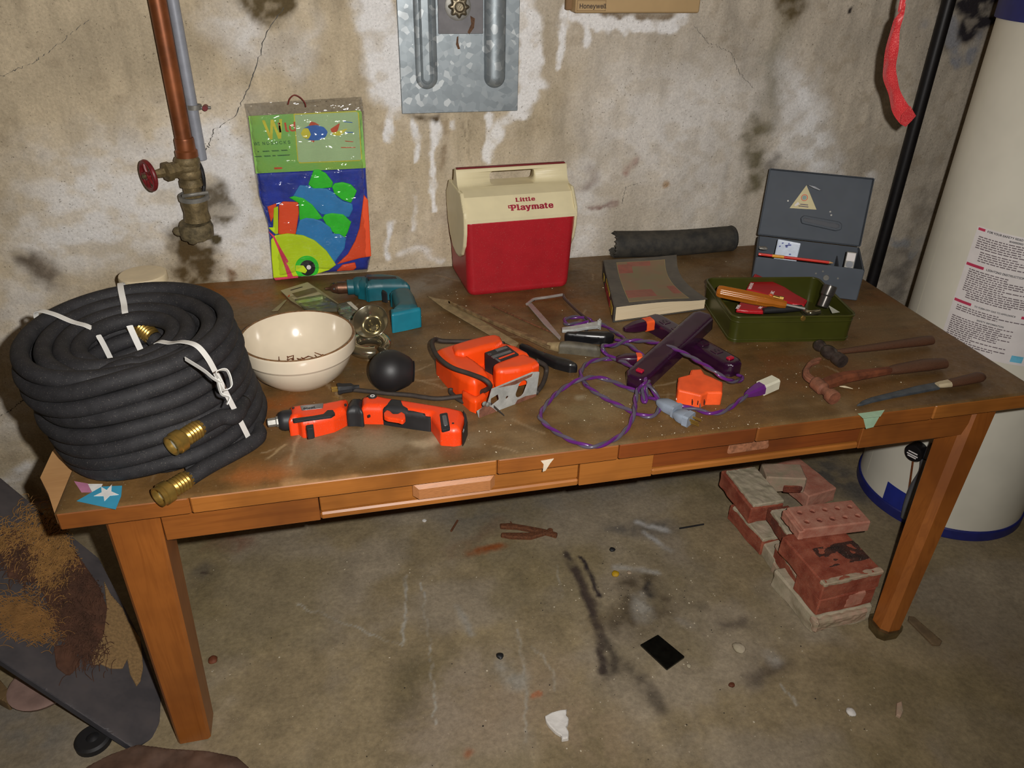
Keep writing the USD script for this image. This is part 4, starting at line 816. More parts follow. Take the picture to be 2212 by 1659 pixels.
layer('scale_flap', [(450, 880), (490, 868), (560, 885), (630, 935), (712, 1042), (640, 1060), (530, 1060), (525, 925)], .023, 'fab_green', .003, .002); layer('scale_flap', [(708, 1040), (725, 1012), (780, 1000), (870, 1010), (932, 1070), (905, 1150), (880, 1195), (820, 1175), (755, 1120)], .023, 'fab_green', .003, .002)
layer('scale_band', [(500, 1160), (530, 1055), (580, 1036), (640, 1042), (700, 1060), (770, 1110), (790, 1160), (840, 1160), (892, 1195), (880, 1275), (800, 1385), (740, 1330), (620, 1230)], .0245, 'fab_sky', .003, .002)
layer('orange_flap', [(370, 940), (400, 910), (520, 915), (527, 1000), (502, 1165), (365, 1165)], .023, 'fab_orange', .004, .003); layer('orange_flap', [(280, 952), (352, 925), (345, 1000), (308, 1075)], .022, 'fab_orange', .003, .002)
layer('green_tie', [(330, 960), (365, 945), (365, 1160), (345, 1165), (288, 1112), (325, 1110)], .025, 'fab_yellow', .003, .002)
layer('orange_flap', [(1030, 860), (1062, 900), (1087, 1338), (1000, 1352), (820, 1400), (905, 1320), (960, 1220), (995, 1120)], .022, 'fab_orange', .004, .003); layer('orange_flap', [(865, 1402), (962, 1384), (972, 1425), (950, 1445), (815, 1452)], .022, 'fab_orange', .005, .003)
hd = layer('fish_head', [(308, 1205), (340, 1170), (440, 1155), (560, 1170), (650, 1210), (740, 1290), (815, 1400), (760, 1440), (640, 1478), (440, 1492), (328, 1502), (314, 1350)], .0265, 'fab_yellow', .004, .003, label='bright yellow fish head')
hp_ = Polygon([(308, 1205), (340, 1170), (440, 1155), (560, 1170), (650, 1210), (740, 1290), (815, 1400), (760, 1440), (640, 1478), (440, 1492), (328, 1502), (314, 1350)])
for nm, cx, cy, r_, kk, m in (('eye_ring', 588, 1418, 92, .0306, 'fab_green'), ('eye_pupil', 592, 1420, 60, .0312, 'fab_black'), ('eye_glint', 602, 1415, 18, .0318, 'label_white')):
    layer(nm, list(hp_.intersection(Point(cx, cy).buffer(r_)).exterior.coords)[:-1], kk, m, .0006, .0004, .004, par=hd)
layer('eye_notch', [(500, 1400), (560, 1400), (590, 1440), (575, 1462), (500, 1440)], .0318, 'fab_yellow', .0006, .0004, .004, par=hd)
layer('mouth_stripe', [(288, 1135), (335, 1172), (380, 1260), (445, 1370), (432, 1385), (400, 1340), (440, 1400), (482, 1490), (442, 1500), (412, 1400), (370, 1290), (328, 1190)], .0305, 'fab_pink', .0008, .0005, .004, par=hd); layer('lip_edge', [(328, 1500), (520, 1488), (522, 1500), (345, 1520)], .0265, 'fab_pink', .003, .002)
usdkit.material(stage, M_('clear_film'), {'t': ('transparent_bsdf', {'color': (.95, .95, .95)}), 'g': ('glossy_bsdf', {'roughness': .07, 'color': (.9, .9, .9)}), 'f': ('fresnel', {'IOR': 1.36}), 'geo': ('geometry', {}), 'mp': ('mapping', {'scale': (14, 14, 34)}), 'n': ('noise_texture', {'scale': 1., 'detail': 2.}), 'b': ('bump', {'strength': .55, 'distance': .02}), 'm': ('mix_closure', {}), 'fm': ('math', {'math_type': 'minimum', 'value2': .16})},
    [('geo.position', 'mp.vector'), ('mp.vector', 'n.vector'), ('n.fac', 'b.height'), ('b.normal', 'g.normal'), ('f.fac', 'fm.value1'), ('fm.value', 'm.fac'), ('t.BSDF', 'm.closure1'), ('g.BSDF', 'm.closure2')], surface='m.closure')
def film(poly, z, amp, seed, step=.006, puff=.0):
    t = inflate(poly, .001, .0005, step); P = t.vertices[:, :2]; n_ = len(P) // 2
    d = shapely.distance(poly.exterior, shapely.points(P))
    wv = (meshkit.fbm(np.c_[P * [26, 60], np.full(len(P), seed)], 3, seed) - .5) * amp + puff * np.sqrt(np.clip(d / .03, 0, 1))
    t.vertices[:, 2] = z + wv + np.r_[np.full(n_, .0003), np.zeros(n_)]; return t
outer = bw2([(98, 165), (1015, 108), (1035, 230), (1045, 655), (1090, 1340), (1062, 1470), (640, 1490), (325, 1545), (285, 1120), (210, 880), (165, 600), (125, 300)])
obj('plastic_front', put(film(outer, .006, .008, 3, puff=.027), BF), M_('clear_film'), bag, smooth=True, label='clear crinkled plastic front')
obj('plastic_back', put(film(outer, .002, .002, 5), BF), M_('clear_film'), bag, smooth=True)
hk = [Wp(x, y, -.02) for x, y in fix((500, 180), 3.6075, [(440, 165), (455, 120), (490, 92), (535, 110), (570, 150), (580, 185)])]
obj('hang_loop', tube(hk, .0018, 8), mat('tie_red', (120, 44, 36), .5), bag, label='red wire hanging loop')

# ---- picnic cooler
cF0 = A([.931, -.247]); an = math.radians(3.2); cx_ = A([math.cos(an), math.sin(an)]); cy_ = A([-math.sin(an), math.cos(an)])
CW, CD = .316, .228
CFm = frame((*(cF0 + cx_ * CW / 2), ZT), (*cx_, 0), ez=(0, 0, 1))    # local x across the front, y back, z up; front face y=0
ZR, ZTOP = .222, .352
clr = thing('picnic_cooler', 'small red and cream picnic cooler with a tent-shaped carry lid', 'cooler', (*(cF0 + cx_ * CW / 2 + cy_ * CD / 2), ZT))
mat('cooler_red', (172, 28, 38), .42, var=.07, vs=20., speck=.12); mat('cooler_cream', (224, 212, 172), .4, var=.05, vs=10., speck=.1)
def rrect(w, y0, y1, r, n=5):
    p = Polygon([(-w / 2, y0), (w / 2, y0), (w / 2, y1), (-w / 2, y1)]).buffer(-r).buffer(r, quad_segs=n); return A(p.exterior.coords)[:-1]
def loft(secs):
    k_ = len(secs[0][0]); V_ = np.vstack([np.c_[s, np.full(k_, z)] for s, z in secs]); n_ = len(secs)
    j = np.arange(k_); Fq = []
    for i in range(n_ - 1):
        a, b, c, d = i * k_ + j, i * k_ + (j + 1) % k_, (i + 1) * k_ + (j + 1) % k_, (i + 1) * k_ + j
        Fq += [np.c_[a, b, c], np.c_[a, c, d]]
    V_ = np.vstack([V_, [[*secs[0][0].mean(0), secs[0][1]], [*secs[-1][0].mean(0), secs[-1][1]]]])
    Fq += [np.c_[np.full(k_, n_ * k_), (j + 1) % k_, j], np.c_[np.full(k_, n_ * k_ + 1), (n_ - 1) * k_ + j, (n_ - 1) * k_ + (j + 1) % k_]]
    t = trimesh.Trimesh(V_, np.vstack(Fq), process=False)
    if t.volume < 0: t.invert()
    return t
body = loft([(rrect(CW - .012, .006, CD - .006, .02), 0.), (rrect(CW - .002, .001, CD - .001, .022), .006), (rrect(CW + .002, 0, CD, .022), .016), (rrect(CW + .004, .002, CD - .002, .022), .02), (rrect(CW + .016, -.004, CD + .004, .02), ZR - .002), (rrect(CW + .012, -.002, CD + .002, .02), ZR + .002)])
obj('body', put(body, CFm), M_('cooler_red'), clr, smooth=30)
_hp = [(-.006, .0025), (-.006, .012), (.034, .066), (.066, .077), (.085, .085), (.096, .104), (.102, .122), (.105, .127)]
_hp = _hp[:2] + [tuple(p_) for p_ in spline(A(_hp[2:]), 5)]
prof = [(y, ZR + z) for y, z in _hp] + [(CD - y, ZR + z) for y, z in _hp[::-1]]
LWd = CW + .020
lid = prism(prof, LWd).apply_transform(A([[0, 0, 1, -LWd / 2], [1, 0, 0, 0], [0, 1, 0, 0], [0, 0, 0, 1.]]))
slot = prism(Polygon([(-.070, ZTOP - .048), (.070, ZTOP - .048), (.070, ZTOP - .012), (-.070, ZTOP - .012)]).buffer(-.011).buffer(.011), .4).apply_transform(A([[1, 0, 0, .0], [0, 0, -1, .3], [0, 1, 0, 0], [0, 0, 0, 1.]]))
trimmer = loft([(rrect(LWd * .985, -.03, CD + .03, .004), ZTOP + .05), (rrect(LWd, -.03, CD + .03, .004), ZR)])
lidm = man(lid) - man(slot)
obj('lid', put(to_tm(lidm), CFm), M_('cooler_cream'), clr, smooth=32, label='cream tent-shaped swing lid with a handle slot')
obj('top_strip', put(box(LWd - .006, .013, .0036, .0012, (0, .114, ZTOP - .0032)), CFm), mat('strip_red', (120, 26, 34), .5), clr)
wing = Polygon([(-.004, ZR + .004), (-.002, ZR - .03), (.010, ZR - .07), (.035, ZR - .104), (.070, ZR - .122), (.105, ZR - .126), (.150, ZR - .118), (.190, ZR - .09), (.218, ZR - .05), (CD + .002, ZR), (CD + .004, ZR + .03), (.19, ZR + .078), (.04, ZR + .078), (.0, ZR + .03)]).buffer(-.006).buffer(.006)
for s in (-1, 1):
    m = inflate(wing, .010, .005, .006).apply_transform(A([[0, 0, 1, 0], [1, 0, 0, 0], [0, 1, 0, 0], [0, 0, 0, 1.]]))
    if s < 0: m.vertices[:, 0] *= -1; m.invert()
    m.vertices[:, 0] += s * (CW / 2 + .0035)
    obj('lid_wing', put(m, CFm), M_('cooler_cream'), clr, smooth=30)
# lettering on the sloping front of the lid: bold letters with slab feet
R3 = CFm[:3, :3]
sl = A([0, .040, .054]); sl /= np.linalg.norm(sl)
def on_lid(x, t): return (CFm @ A([x, -.006 + sl[1] * t, ZR + .012 + sl[2] * t, 1]))[:3]
nrm = np.cross(R3[:, 0], R3 @ sl)
mat('ink_crimson', (158, 36, 56), .5)
def lid_text(s, h, x, t, sx, gap):
    parts, cur, b_, xh = [], 0., h * .15, h * .76
    for i, c in enumerate(s):
        g = meshkit.text_mesh(c, h, .0006, True); x0, x1 = float(g.bounds[0][0]) + cur, float(g.bounds[1][0]) + cur
        for k, dx in enumerate((-.055, 0., .055)): parts.append(g.copy().apply_translation([cur + dx * h, 0, k * 1e-5]))
        def foot(a0, a1, y0): parts.append(trimesh.creation.box([a1 - a0, b_, .0006]).apply_translation([(a0 + a1) / 2, y0 + b_ / 2, .0003]))
        if c in 'LP': foot(x0 - h * .12, x0 + h * .36, 0); foot(x0 - h * .12, x0 + h * .30, h - b_)
        if c in 'il': foot(x0 - h * .13, x1 + h * .13, 0); foot(x0 - h * .16, x0 + h * .10, xh - b_ if c == 'i' else h * 1.02 - b_)
        if c == 't': foot(x0 + h * .12, x1 + h * .04, 0)
        if c == 'm': foot(x0 - h * .12, x0 + h * .26, 0); foot((x0 + x1) / 2 - h * .17, (x0 + x1) / 2 + h * .17, 0); foot(x1 - h * .26, x1 + h * .12, 0)
        if c == 'y': foot(x0 - h * .10, x0 + h * .28, xh - b_); foot(x1 - h * .26, x1 + h * .10, xh - b_)
        if c == 'a': foot(x1 - h * .18, x1 + h * .12, 0)
        if c == 'P': foot(x0 - h * .36, x0 - h * .05, h * .82); foot(x0 - h * .36, x0 - h * .10, h * .42); parts.append(trimesh.creation.box([b_, h * .55, .0006]).apply_translation([x0 - h * .42, h * .70, .0003]))
        cur = x1 + gap * h
    m = trimesh.util.concatenate(parts); m.apply_scale([sx, 1, 1])
    obj('lettering', put(m, frame(on_lid(x, t) + nrm * .0001, R3[:, 0], ez=nrm)), M_('ink_crimson'), clr, smooth=False)
lid_text('Little', .0112, -.012, .046, 1.25, .18)
lid_text('Playmate', .0165, -.030, .021, 1.12, .14)

# ================================================================== BOOK, BOXES AND WHAT IS IN THEM
# ---- thick soft book
q00, q10, q01, q11 = T(1326, 697), T(1525, 669), T(1305, 566, .05), T(1461, 557, .046)
q01[2] = q11[2] = ZT
def bk(u_, v_):
    u_ = u_ - .11 * np.clip(u_, 0, 1) * np.sin(PI * np.clip(v_, 0, 1))
    return ((1 - u_) * (1 - v_))[..., None] * q00 + (u_ * (1 - v_))[..., None] * q10 + ((1 - u_) * v_)[..., None] * q01 + (u_ * v_)[..., None] * q11
def bkh(u_, v_): return .047 - .014 * np.exp(-((u_ - 1) / .35) ** 2) * (1 - v_) - .010 * np.sin(PI * np.clip(u_, 0, 1)) * np.sin(PI * np.clip(v_ * .8 + .1, 0, 1)) * u_ + .008 * np.exp(-((v_ - 1) / .15) ** 2)
book = thing('thick_book', 'thick worn paperback book with faded red picture cover and cream page edges', 'book', tuple((q00 + q11) / 2))
def slabm(u0, u1, v0, v1, lo, hi, n=26):
    us, vs = np.linspace(u0, u1, n), np.linspace(v0, v1, n); U_, W_, Fq = grid(us, vs); P = bk(U_, W_)
    top = P.copy(); top[:, 2] = ZT + hi(U_, W_); bo = P.copy(); bo[:, 2] = ZT + lo(U_, W_); n_ = len(U_)
    e = np.vstack([Fq[:, [0, 1]], Fq[:, [1, 2]], Fq[:, [2, 0]]]); key = {tuple(x) for x in e.tolist()}; bd = A([x for x in key if (x[1], x[0]) not in key])
    t = trimesh.Trimesh(np.vstack([top, bo]), np.vstack([Fq, Fq[:, ::-1] + n_, np.c_[bd[:, 0], bd[:, 0] + n_, bd[:, 1]], np.c_[bd[:, 1], bd[:, 0] + n_, bd[:, 1] + n_]]), process=False)
    if t.volume < 0: t.invert()
    return t
usdkit.material(stage, M_('book_pages'), {'geo': ('geometry', {}), 'm': ('mapping', {'scale': (8, 8, 900)}), 'n': ('noise_texture', {'scale': 1., 'detail': 3.}), 'r': ('rgb_ramp', {'ramp': [(.3, lin((206, 186, 150))), (.7, lin((222, 204, 172)))]}), 'p': ('principled_bsdf', {'roughness': .85})}, [('geo.position', 'm.vector'), ('m.vector', 'n.vector'), ('n.fac', 'r.fac'), ('r.color', 'p.base_color')], surface='p.BSDF')
mat('cover_dark', (66, 64, 62), .6, var=.15, vs=12., dust=.5, dc=(120, 112, 98)); mat('cover_picture', (148, 104, 82), .6, c2=(132, 118, 84), vs=11., dust=.35, dc=(126, 116, 94)); mat('cover_red', (156, 82, 70), .6, var=.15, vs=30., dust=.3, dc=(126, 116, 94)); mat('spine_yellow', (176, 150, 50), .6, var=.1); mat('spine_red', (150, 40, 40), .6, var=.1); mat('cover_line', (150, 132, 92), .6)
C0 = lambda u_, v_: np.full(np.shape(u_), .0035)
obj('pages', slabm(.012, .985, .012, .985, C0, lambda u_, v_: bkh(u_, v_) - .0005), M_('book_pages'), book, smooth=30, label='cream block of pages')
obj('back_cover', slabm(-.004, 1., 0, 1, lambda u_, v_: np.full(np.shape(u_), .0006), lambda u_, v_: np.full(np.shape(u_), .003)), M_('cover_dark'), book, smooth=30)
fcv = obj('front_cover', slabm(-.004, .998, .0, 1., lambda u_, v_: bkh(u_, v_) + .0001, lambda u_, v_: bkh(u_, v_) + .0016), M_('cover_dark'), book, smooth=30, label='dark dusty front cover')
def flatp(name, u0, u1, v0, v1, m, k=.0016, n=14): obj(name, slabm(u0, u1, v0, v1, lambda u_, v_: bkh(u_, v_) + .0012, lambda u_, v_: bkh(u_, v_) + k + .0004, n), M_(m), fcv, smooth=30)
flatp('cover_border', .155, .83, .055, .93, 'cover_line'); flatp('cover_print', .165, .82, .065, .92, 'cover_picture', .0019)
flatp('red_patch', .165, .5, .14, .30, 'cover_red', .0022); flatp('red_patch', .72, .82, .18, .36, 'cover_red', .0022); flatp('red_patch', .165, .36, .70, .88, 'cover_red', .0022); flatp('red_patch', .3, .62, .84, .92, 'cover_red', .0022)
spn = obj('spine', slabm(-.012, .001, 0., 1, lambda u_, v_: np.full(np.shape(u_), .001), lambda u_, v_: bkh(u_, v_) + .0008, 12), M_('cover_dark'), book, smooth=30)
def spp(name, v0, v1, h0, h1, m):
    a_, b_ = bk(A(-.0125), A(v0)), bk(A(-.0125), A(v1)); e_ = (b_ - a_) / np.linalg.norm(b_ - a_); nn = np.cross(e_, [0, 0, 1.])
    nn = nn if nn[0] < 0 else -nn
    P = [a_ + [0, 0, h0], b_ + [0, 0, h0], b_ + [0, 0, h1], a_ + [0, 0, h1]]; obj(name, hull(P + [p_ + nn * .0012 for p_ in P]), M_(m), spn, smooth=False)
spp('spine_block', .09, .24, .010, .034, 'spine_yellow'); spp('spine_block', .27, .5, .006, .024, 'spine_red'); spp('spine_block', .52, .7, .006, .022, 'spine_red'); spp('spine_block', .34, .66, .030, .042, 'spine_yellow'); spp('spine_block', .8, .88, .012, .03, 'spine_yellow')
# ---- black rubber hose piece behind the book
a, b = T(1322, 552, .0) + A([0, -.012, .044]), T(1572, 540, .0) + A([0, -.005, .044])
mid = (a + b) / 2 + A([.0, -.006, -.004])
mat('rubber_dusty', (44, 43, 41), .75, var=.15, vs=30., dust=.0, bump=.05, bs=120., c2=(70, 66, 58)); 
hsb = thing('rubber_pipe', 'dusty black rubber pipe piece lying along the wall behind the book', 'pipe', tuple(mid))
pp = spline([a, a * .5 + mid * .5 + A([0, 0, -.001]), mid, mid * .5 + b * .5 + A([0, 0, -.001]), b], 10)
obj('pipe_wall', join(sweep(pp, circ(.043, 26), cap=False, scale=np.r_[np.linspace(1.03, .98, len(pp))]), sweep(pp[:, :], circ(.037, 26), cap=False)), M_('rubber_dusty'), hsb, smooth=True)
rg = []
dl = (pp[0] - pp[2]); dl /= np.linalg.norm(dl); ex_ = np.cross(dl, [0, 0, 1.]); ex_ /= np.linalg.norm(ex_); ez_ = np.cross(ex_, dl)
P_, Q_, R_ = [], [], []
for i in range(52):
    t = i * 2 * PI / 52; j = .004 * rng.random() + (.008 * rng.random() if i % 3 == 0 else 0); e = ex_ * math.cos(t) + ez_ * math.sin(t)
    P_.append(pp[0] + e * .0442 - dl * .004); Q_.append(pp[0] + e * .040 + dl * (j + .003)); R_.append(pp[0] + e * .0365 - dl * .004)
V_ = np.vstack([P_, Q_, R_]); i = np.arange(52); j = (i + 1) % 52
obj('torn_end', (V_, np.vstack([np.c_[i, j, j + 52], np.c_[i, j + 52, i + 52], np.c_[i + 52, j + 52, j + 104], np.c_[i + 52, j + 104, i + 104]])), M_('rubber_dusty'), hsb, smooth=False)
e_ = pp[-1] - pp[-3]
obj('end_cap', lathe_on([(.0, -.006), (.036, -.006), (.0425, -.004), (.0435, .004), (.040, .010), (.03, .012), (0, .009)], pp[-1], e_, 26), M_('rubber_dusty'), hsb)
# ---- grey cash box, lid open against the wall
mat('steel_blue_grey', (84, 90, 98), .62, 0., .06, 12., spec=.25); mat('steel_inside', (70, 73, 80), .6, 0., .06, 12.); mat('sticker_tan', (206, 192, 140), .5, var=.05)
gF = A([1.802, -.338]); ga = math.atan2(-.158, .268); gx = A([math.cos(ga), math.sin(ga)]); gy = A([-gx[1], gx[0]])
GW, GD, GH = .312, .205, .098
GM = frame((*(gF + gx * GW / 2 + gy * GD / 2), ZT), (*gx, 0), ez=(0, 0, 1))
gb = thing('cash_box', 'open grey steel cash box with a triangle sticker inside its lid', 'cash box', (GM[0, 3], GM[1, 3], ZT))
t_ = .0022
def tray(w, d, h, t, rim=.004):
    o = man(box(w, d, h, .003)); i_ = man(box(w - 2 * t, d - 2 * t, h, .002, (0, 0, t)))
    return to_tm(o - i_)
gbody = obj('body', put(tray(GW, GD, GH, .003), GM), M_('steel_blue_grey'), gb, smooth=30)
obj('rim_fold', put(join(box(GW - .004, .004, .005, .001, (0, -GD / 2 + .004, GH - .004)), box(.004, GD - .004, .005, .001, (-GW / 2 + .004, 0, GH - .004)), box(.004, GD - .004, .005, .001, (GW / 2 - .004, 0, GH - .004))), GM), M_('steel_blue_grey'), gbody, smooth=30)
obj('lock', put(cyl((.055, -GD / 2 + .001, .062), (.055, -GD / 2 - .004, .062), .0085), GM), M_('dull_steel'), gbody)
for x, z in ((.024, .071), (.088, .064), (.042, .080)): obj('rivet', put(cyl((x, -GD / 2 + .001, z), (x, -GD / 2 - .0018, z), .0030, k=10), GM), M_('dull_steel'), gbody)
obj('coin_divider', put(box(.003, GD - .01, .06, .0008, (.095, 0, .004)), GM), M_('steel_inside'), gb)
# lid in its own frame: hinge along the back top edge, leaning back
hgo = (GM @ A([0, GD / 2 + .002, GH + .001, 1]))[:3]; up = A([*(gy * .067), .197]); up /= np.linalg.norm(up)
LM = frame(hgo, (*gx, 0), ey=up)     # z out of the lid points to the front
LHh = .212
lidb = to_tm(man(box(GW + .004, LHh, .022, .003, (0, LHh / 2, -.020))) - man(box(GW - .002, LHh - .006, .022, .002, (0, LHh / 2, -.0175))))
gl = obj('lid', put(lidb, LM), M_('steel_blue_grey'), gb, smooth=30, label='grey steel lid standing open')
oval = Polygon([(-.03, .052), (.075, .040), (.092, .046), (.09, .064), (.08, .070), (-.028, .078), (-.036, .068)]).buffer(-.006).buffer(.006)
obj('handle_emboss', put(inflate(oval, .004, .003, .004, -.0178), LM), M_('steel_blue_grey'), gl, smooth=40)
obj('handle_recess', put(inflate(oval.buffer(-.007), .0046, .0012, .004, -.0178), LM), M_('steel_inside'), gl, smooth=40)
tri = obj('triangle_sticker', put(prism([(-.074, .096), (.008, .100), (-.036, .172)], .0008, -.0176), LM), M_('sticker_tan'), gl, smooth=False, label='pale triangular sticker with small round emblem')
obj('emblem', put(prism(Point(-.035, .133).buffer(.0105).difference(Point(-.035, .133).buffer(.008)), .0006, -.0170), LM), M_('ink_red'), tri, smooth=False)
obj('emblem_centre', put(prism(Point(-.035, .133).buffer(.0068), .0006, -.0170), LM), mat('emblem_teal', (120, 150, 140), .5), tri, smooth=False)
obj('sticker_print', put(join(*[prism([(x, y), (x + w_, y), (x + w_, y + .003), (x, y + .003)], .0005, -.0170) for x, y, w_ in ((-.048, .104, .03), (-.044, .110, .024))]), LM), M_('print_grey'), tri, smooth=False)
obj('sticker_tear', put(prism([(-.062, .106), (-.052, .118), (-.046, .112), (-.056, .104)], .0006, -.0170), LM), M_('label_white'), tri, smooth=False)
obj('glue_smear', put(inflate(Polygon([(-.034, .172), (-.012, .170), (.010, .160), (.004, .159), (-.014, .164)]), .001, .0005, .003, -.0178), LM), M_('flex_grey'), gl, smooth=40)
for x, y in ((-.083, .118), (.055, .088), (.05, .098)): obj('rivet', put(cyl((x, y, -.018), (x, y, -.016), .003, k=10), LM), M_('dull_steel'), gl)
# contents of the cash box
B1, B2 = T(1640, 549, .103), T(1800, 568, .103)
dd = (B2 - B1) / np.linalg.norm(B2 - B1)
pen = thing('red_pencil', 'red pencil with yellow band lying across the grey cash box', 'pencil', tuple((B1 + B2) / 2))
obj('barrel', cyl(B1 + dd * .006, B2 - dd * .012, .0042, k=6), mat('pencil_red', (214, 50, 36), .35), pen, smooth=False)
obj('tip', lathe_on([(0, 0), (.0042, 0), (.0008, .012), (0, .0122)], B2 - dd * .012, dd, 6), mat('pencil_wood', (196, 150, 100), .7), pen)
obj('yellow_band', cyl(B1 + (B2 - B1) * .18, B1 + (B2 - B1) * .34, .0046, k=6), mat('pencil_yellow', (226, 158, 40), .4), pen, smooth=False)
obj('eraser_end', cyl(B1 - dd * .002, B1 + dd * .006, .0044, k=10), M_('pencil_red'), pen)
P0, P1 = T(1675, 548, .092), T(1724, 556, .092)
pw = np.linalg.norm(P1 - P0)
PM = frame(P0 + A([*(gy * .03), 0]), P1 - P0, ey=A([*(gy * .25), 1.]))
pk = thing('blue_white_packet', 'small white packet with blue print inside the grey cash box', 'packet', tuple(PM[:3, 3]))
obj('packet_body', put(inflate(rnd([(0, -.05), (pw, -.05), (pw * 1.02, .034), (.0, .036)], .002), .006, .002, .004), PM), mat('packet_white', (200, 212, 230), .35, var=.08, vs=60.), pk)
for i in range(9):
    x, y = rng.uniform(.004, pw - .012), rng.uniform(-.01, .028); obj('print_mark', put(prism(rnd([(x, y), (x + rng.uniform(.003, .009), y + .001), (x + .006, y + .005), (x, y + .004)], .0008), .0008, .0058), PM), mat('packet_blue', (64, 76, 150), .5) if i == 0 else M_('packet_blue'), pk, smooth=False)
M0 = T(1836, 562, .10)
BM = frame(M0, (*gx, 0), ey=A([*(gy * .25), 1.]))
mb = thing('matchbox', 'small silver and white box in the right corner of the grey cash box', 'box', tuple(M0))
obj('box_body', put(box(.027, .05, .016, .001, (0, 0, -.008)), BM), M_('dull_steel'), mb)
obj('box_label', put(box(.024, .024, .001, .0003, (0, .01, .008)), BM), M_('label_white'), mb); obj('round_print', put(prism(Point(0, -.012).buffer(.010), .001, .008), BM), M_('flex_grey'), mb)
cpk = T(1655, 545, .09)
obj('foil_scrap', lumpy(inflate(rnd([(cpk[0] - .014, cpk[1] + .02), (cpk[0] + .012, cpk[1] + .012), (cpk[0] + .014, cpk[1] + .032), (cpk[0] - .01, cpk[1] + .036)], .003), ZT + .10, .004, .003, ZT + .094), .004, 90, 4), M_('dull_steel'), label='crumpled shiny scrap inside the cash box left of the packet', cat='foil')
# ---- olive box
mat('olive', (62, 64, 20), .34, .1, .12, 10., dust=.18, dc=(96, 84, 52)); mat('olive_inside', (58, 60, 22), .42, .1, .12, 10.)
oF = A([1.562, -.672]); oa = math.radians(-9.5); ox = A([math.cos(oa), math.sin(oa)]); oy = A([-ox[1], ox[0]]); OW, OD, OH = .332, .258, .076
OM = frame((*(oF + ox * OW / 2 + oy * OD / 2), ZT), (*ox, 0), ez=(0, 0, 1))
ob = thing('olive_box', 'open olive green metal tool tray in front of the grey cash box', 'tray', (OM[0, 3], OM[1, 3], ZT))
def rtray(w, d, h, t, r, flare):
    o = loft([(rrect(w, -d / 2, d / 2, r), 0), (rrect(w + flare, -d / 2 - flare / 2, d / 2 + flare / 2, r), h)])
    i_ = loft([(rrect(w - 2 * t, -d / 2 + t, d / 2 - t, r - t * .5), t), (rrect(w + flare - 2 * t + .001, -d / 2 - flare / 2 + t, d / 2 + flare / 2 - t, r - t * .5), h + .001)])
    return to_tm(man(o) - man(i_))
obody = obj('tray_body', put(rtray(OW, OD, OH, .003, .022, .004), OM), M_('olive'), ob, smooth=30)
rm = [(*p, OH - .001) for p in rrect(OW + .004, -OD / 2 - .002, OD / 2 + .002, .022, 6)]
obj('rolled_rim', put(tube(rm, .0036, 8, 1, True, False), OM), M_('olive'), obody, smooth=True)
rm = [(*p, OH * .80) for p in rrect(OW + .0036, -OD / 2 - .0018, OD / 2 + .0018, .022, 6)]
obj('bead', put(tube(rm, .0018, 6, 1, True, False), OM), M_('olive'), obody, smooth=True)
rm = [(*p, .008) for p in rrect(OW + .001, -OD / 2 - .0005, OD / 2 + .0005, .022, 6)]
obj('bead', put(tube(rm, .0024, 6, 1, True, False), OM), M_('olive'), obody, smooth=True)
lf = (OM @ A([.02, -OD / 2 - .002, OH - .004, 1]))[:3]
obj('latch_stud', cyl(lf + A([0, 0, 0]), lf - A([*oy, 0]) * .006, .007, k=14), M_('brass'), ob)
lf = (OM @ A([.0, OD / 2 - .004, OH * .62, 1]))[:3]
obj('latch_stud', join(cyl(lf, lf - A([*oy, 0]) * .004, .004, k=10), put(box(.003, .002, .03, .0005), frame(lf - A([*oy, 0]) * .004 - A([0, 0, .015]), (*ox, 0), ez=(0, 0, 1)))), M_('dull_steel'), ob)
# contents of the tray
OC = lambda L: fix((1470, 350), 3.859, L)
mat('card_red', (178, 22, 32), .4, var=.08, vs=20.)
def pouch(name, label, L, h, th, words, tilt=0.):
    P = Polygon(T2(OC(L), h)); m = inflate(P.buffer(-.002).buffer(.002), ZT + h + th / 2, th * .45, .004, ZT + h - th / 2)
    c_ = m.vertices.mean(0); x_ = thing(name, label, 'pouch', tuple(c_)); obj('pouch_body', m, M_('card_red'), x_)
    for s, hh, (ax, ay), (bx_, by_), sx in words:
        p_, q_ = T(*OC([(ax, ay)])[0], h), T(*OC([(bx_, by_)])[0], h); p_[2] = q_[2] = ZT + h + th / 2 - .0003
        obj('lettering', text(s, hh, frame(p_, q_ - p_, ez=(0, 0, 1)), sx=sx), M_('label_white'), x_, smooth=False)
    return x_
pouch('red_pouch', 'red tapered bit pouch with white lettering, higher of two in the olive tray', [(545, 1068), (580, 1000), (618, 938), (700, 975), (870, 1052), (960, 1110), (1055, 1160), (1030, 1205), (930, 1190), (820, 1150), (690, 1110)], .060, .010, [('DRIVERS', .0085, (585, 1075), (625, 985), 1.), ('INC', .0095, (770, 1118), (797, 1068), 1.)])
pouch('red_pouch', 'red bit pouch with white lettering, lower of two, under the amber screwdriver handle', [(462, 1238), (498, 1172), (610, 1185), (725, 1212), (690, 1255), (560, 1250)], .046, .010, [('VERS', .0085, (482, 1240), (512, 1190), 1.), ('INC', .0075, (664, 1238), (692, 1212), 1.)])
a, b = T(*OC([(300, 1072)])[0], .098), T(*OC([(880, 1190)])[0], .082); d_ = (b - a) / np.linalg.norm(b - a)
usdkit.material(stage, M_('amber'), {'p': ('principled_bsdf', {'base_color': lin((196, 116, 36)), 'roughness': .22, 'transmission_weight': .35, 'coat_weight': .3})}, [], surface='p.BSDF')
sdv = thing('amber_screwdriver', 'screwdriver with a fluted amber plastic handle lying across the olive tray', 'screwdriver', tuple((a + b) / 2))
L_ = np.linalg.norm(b - a)
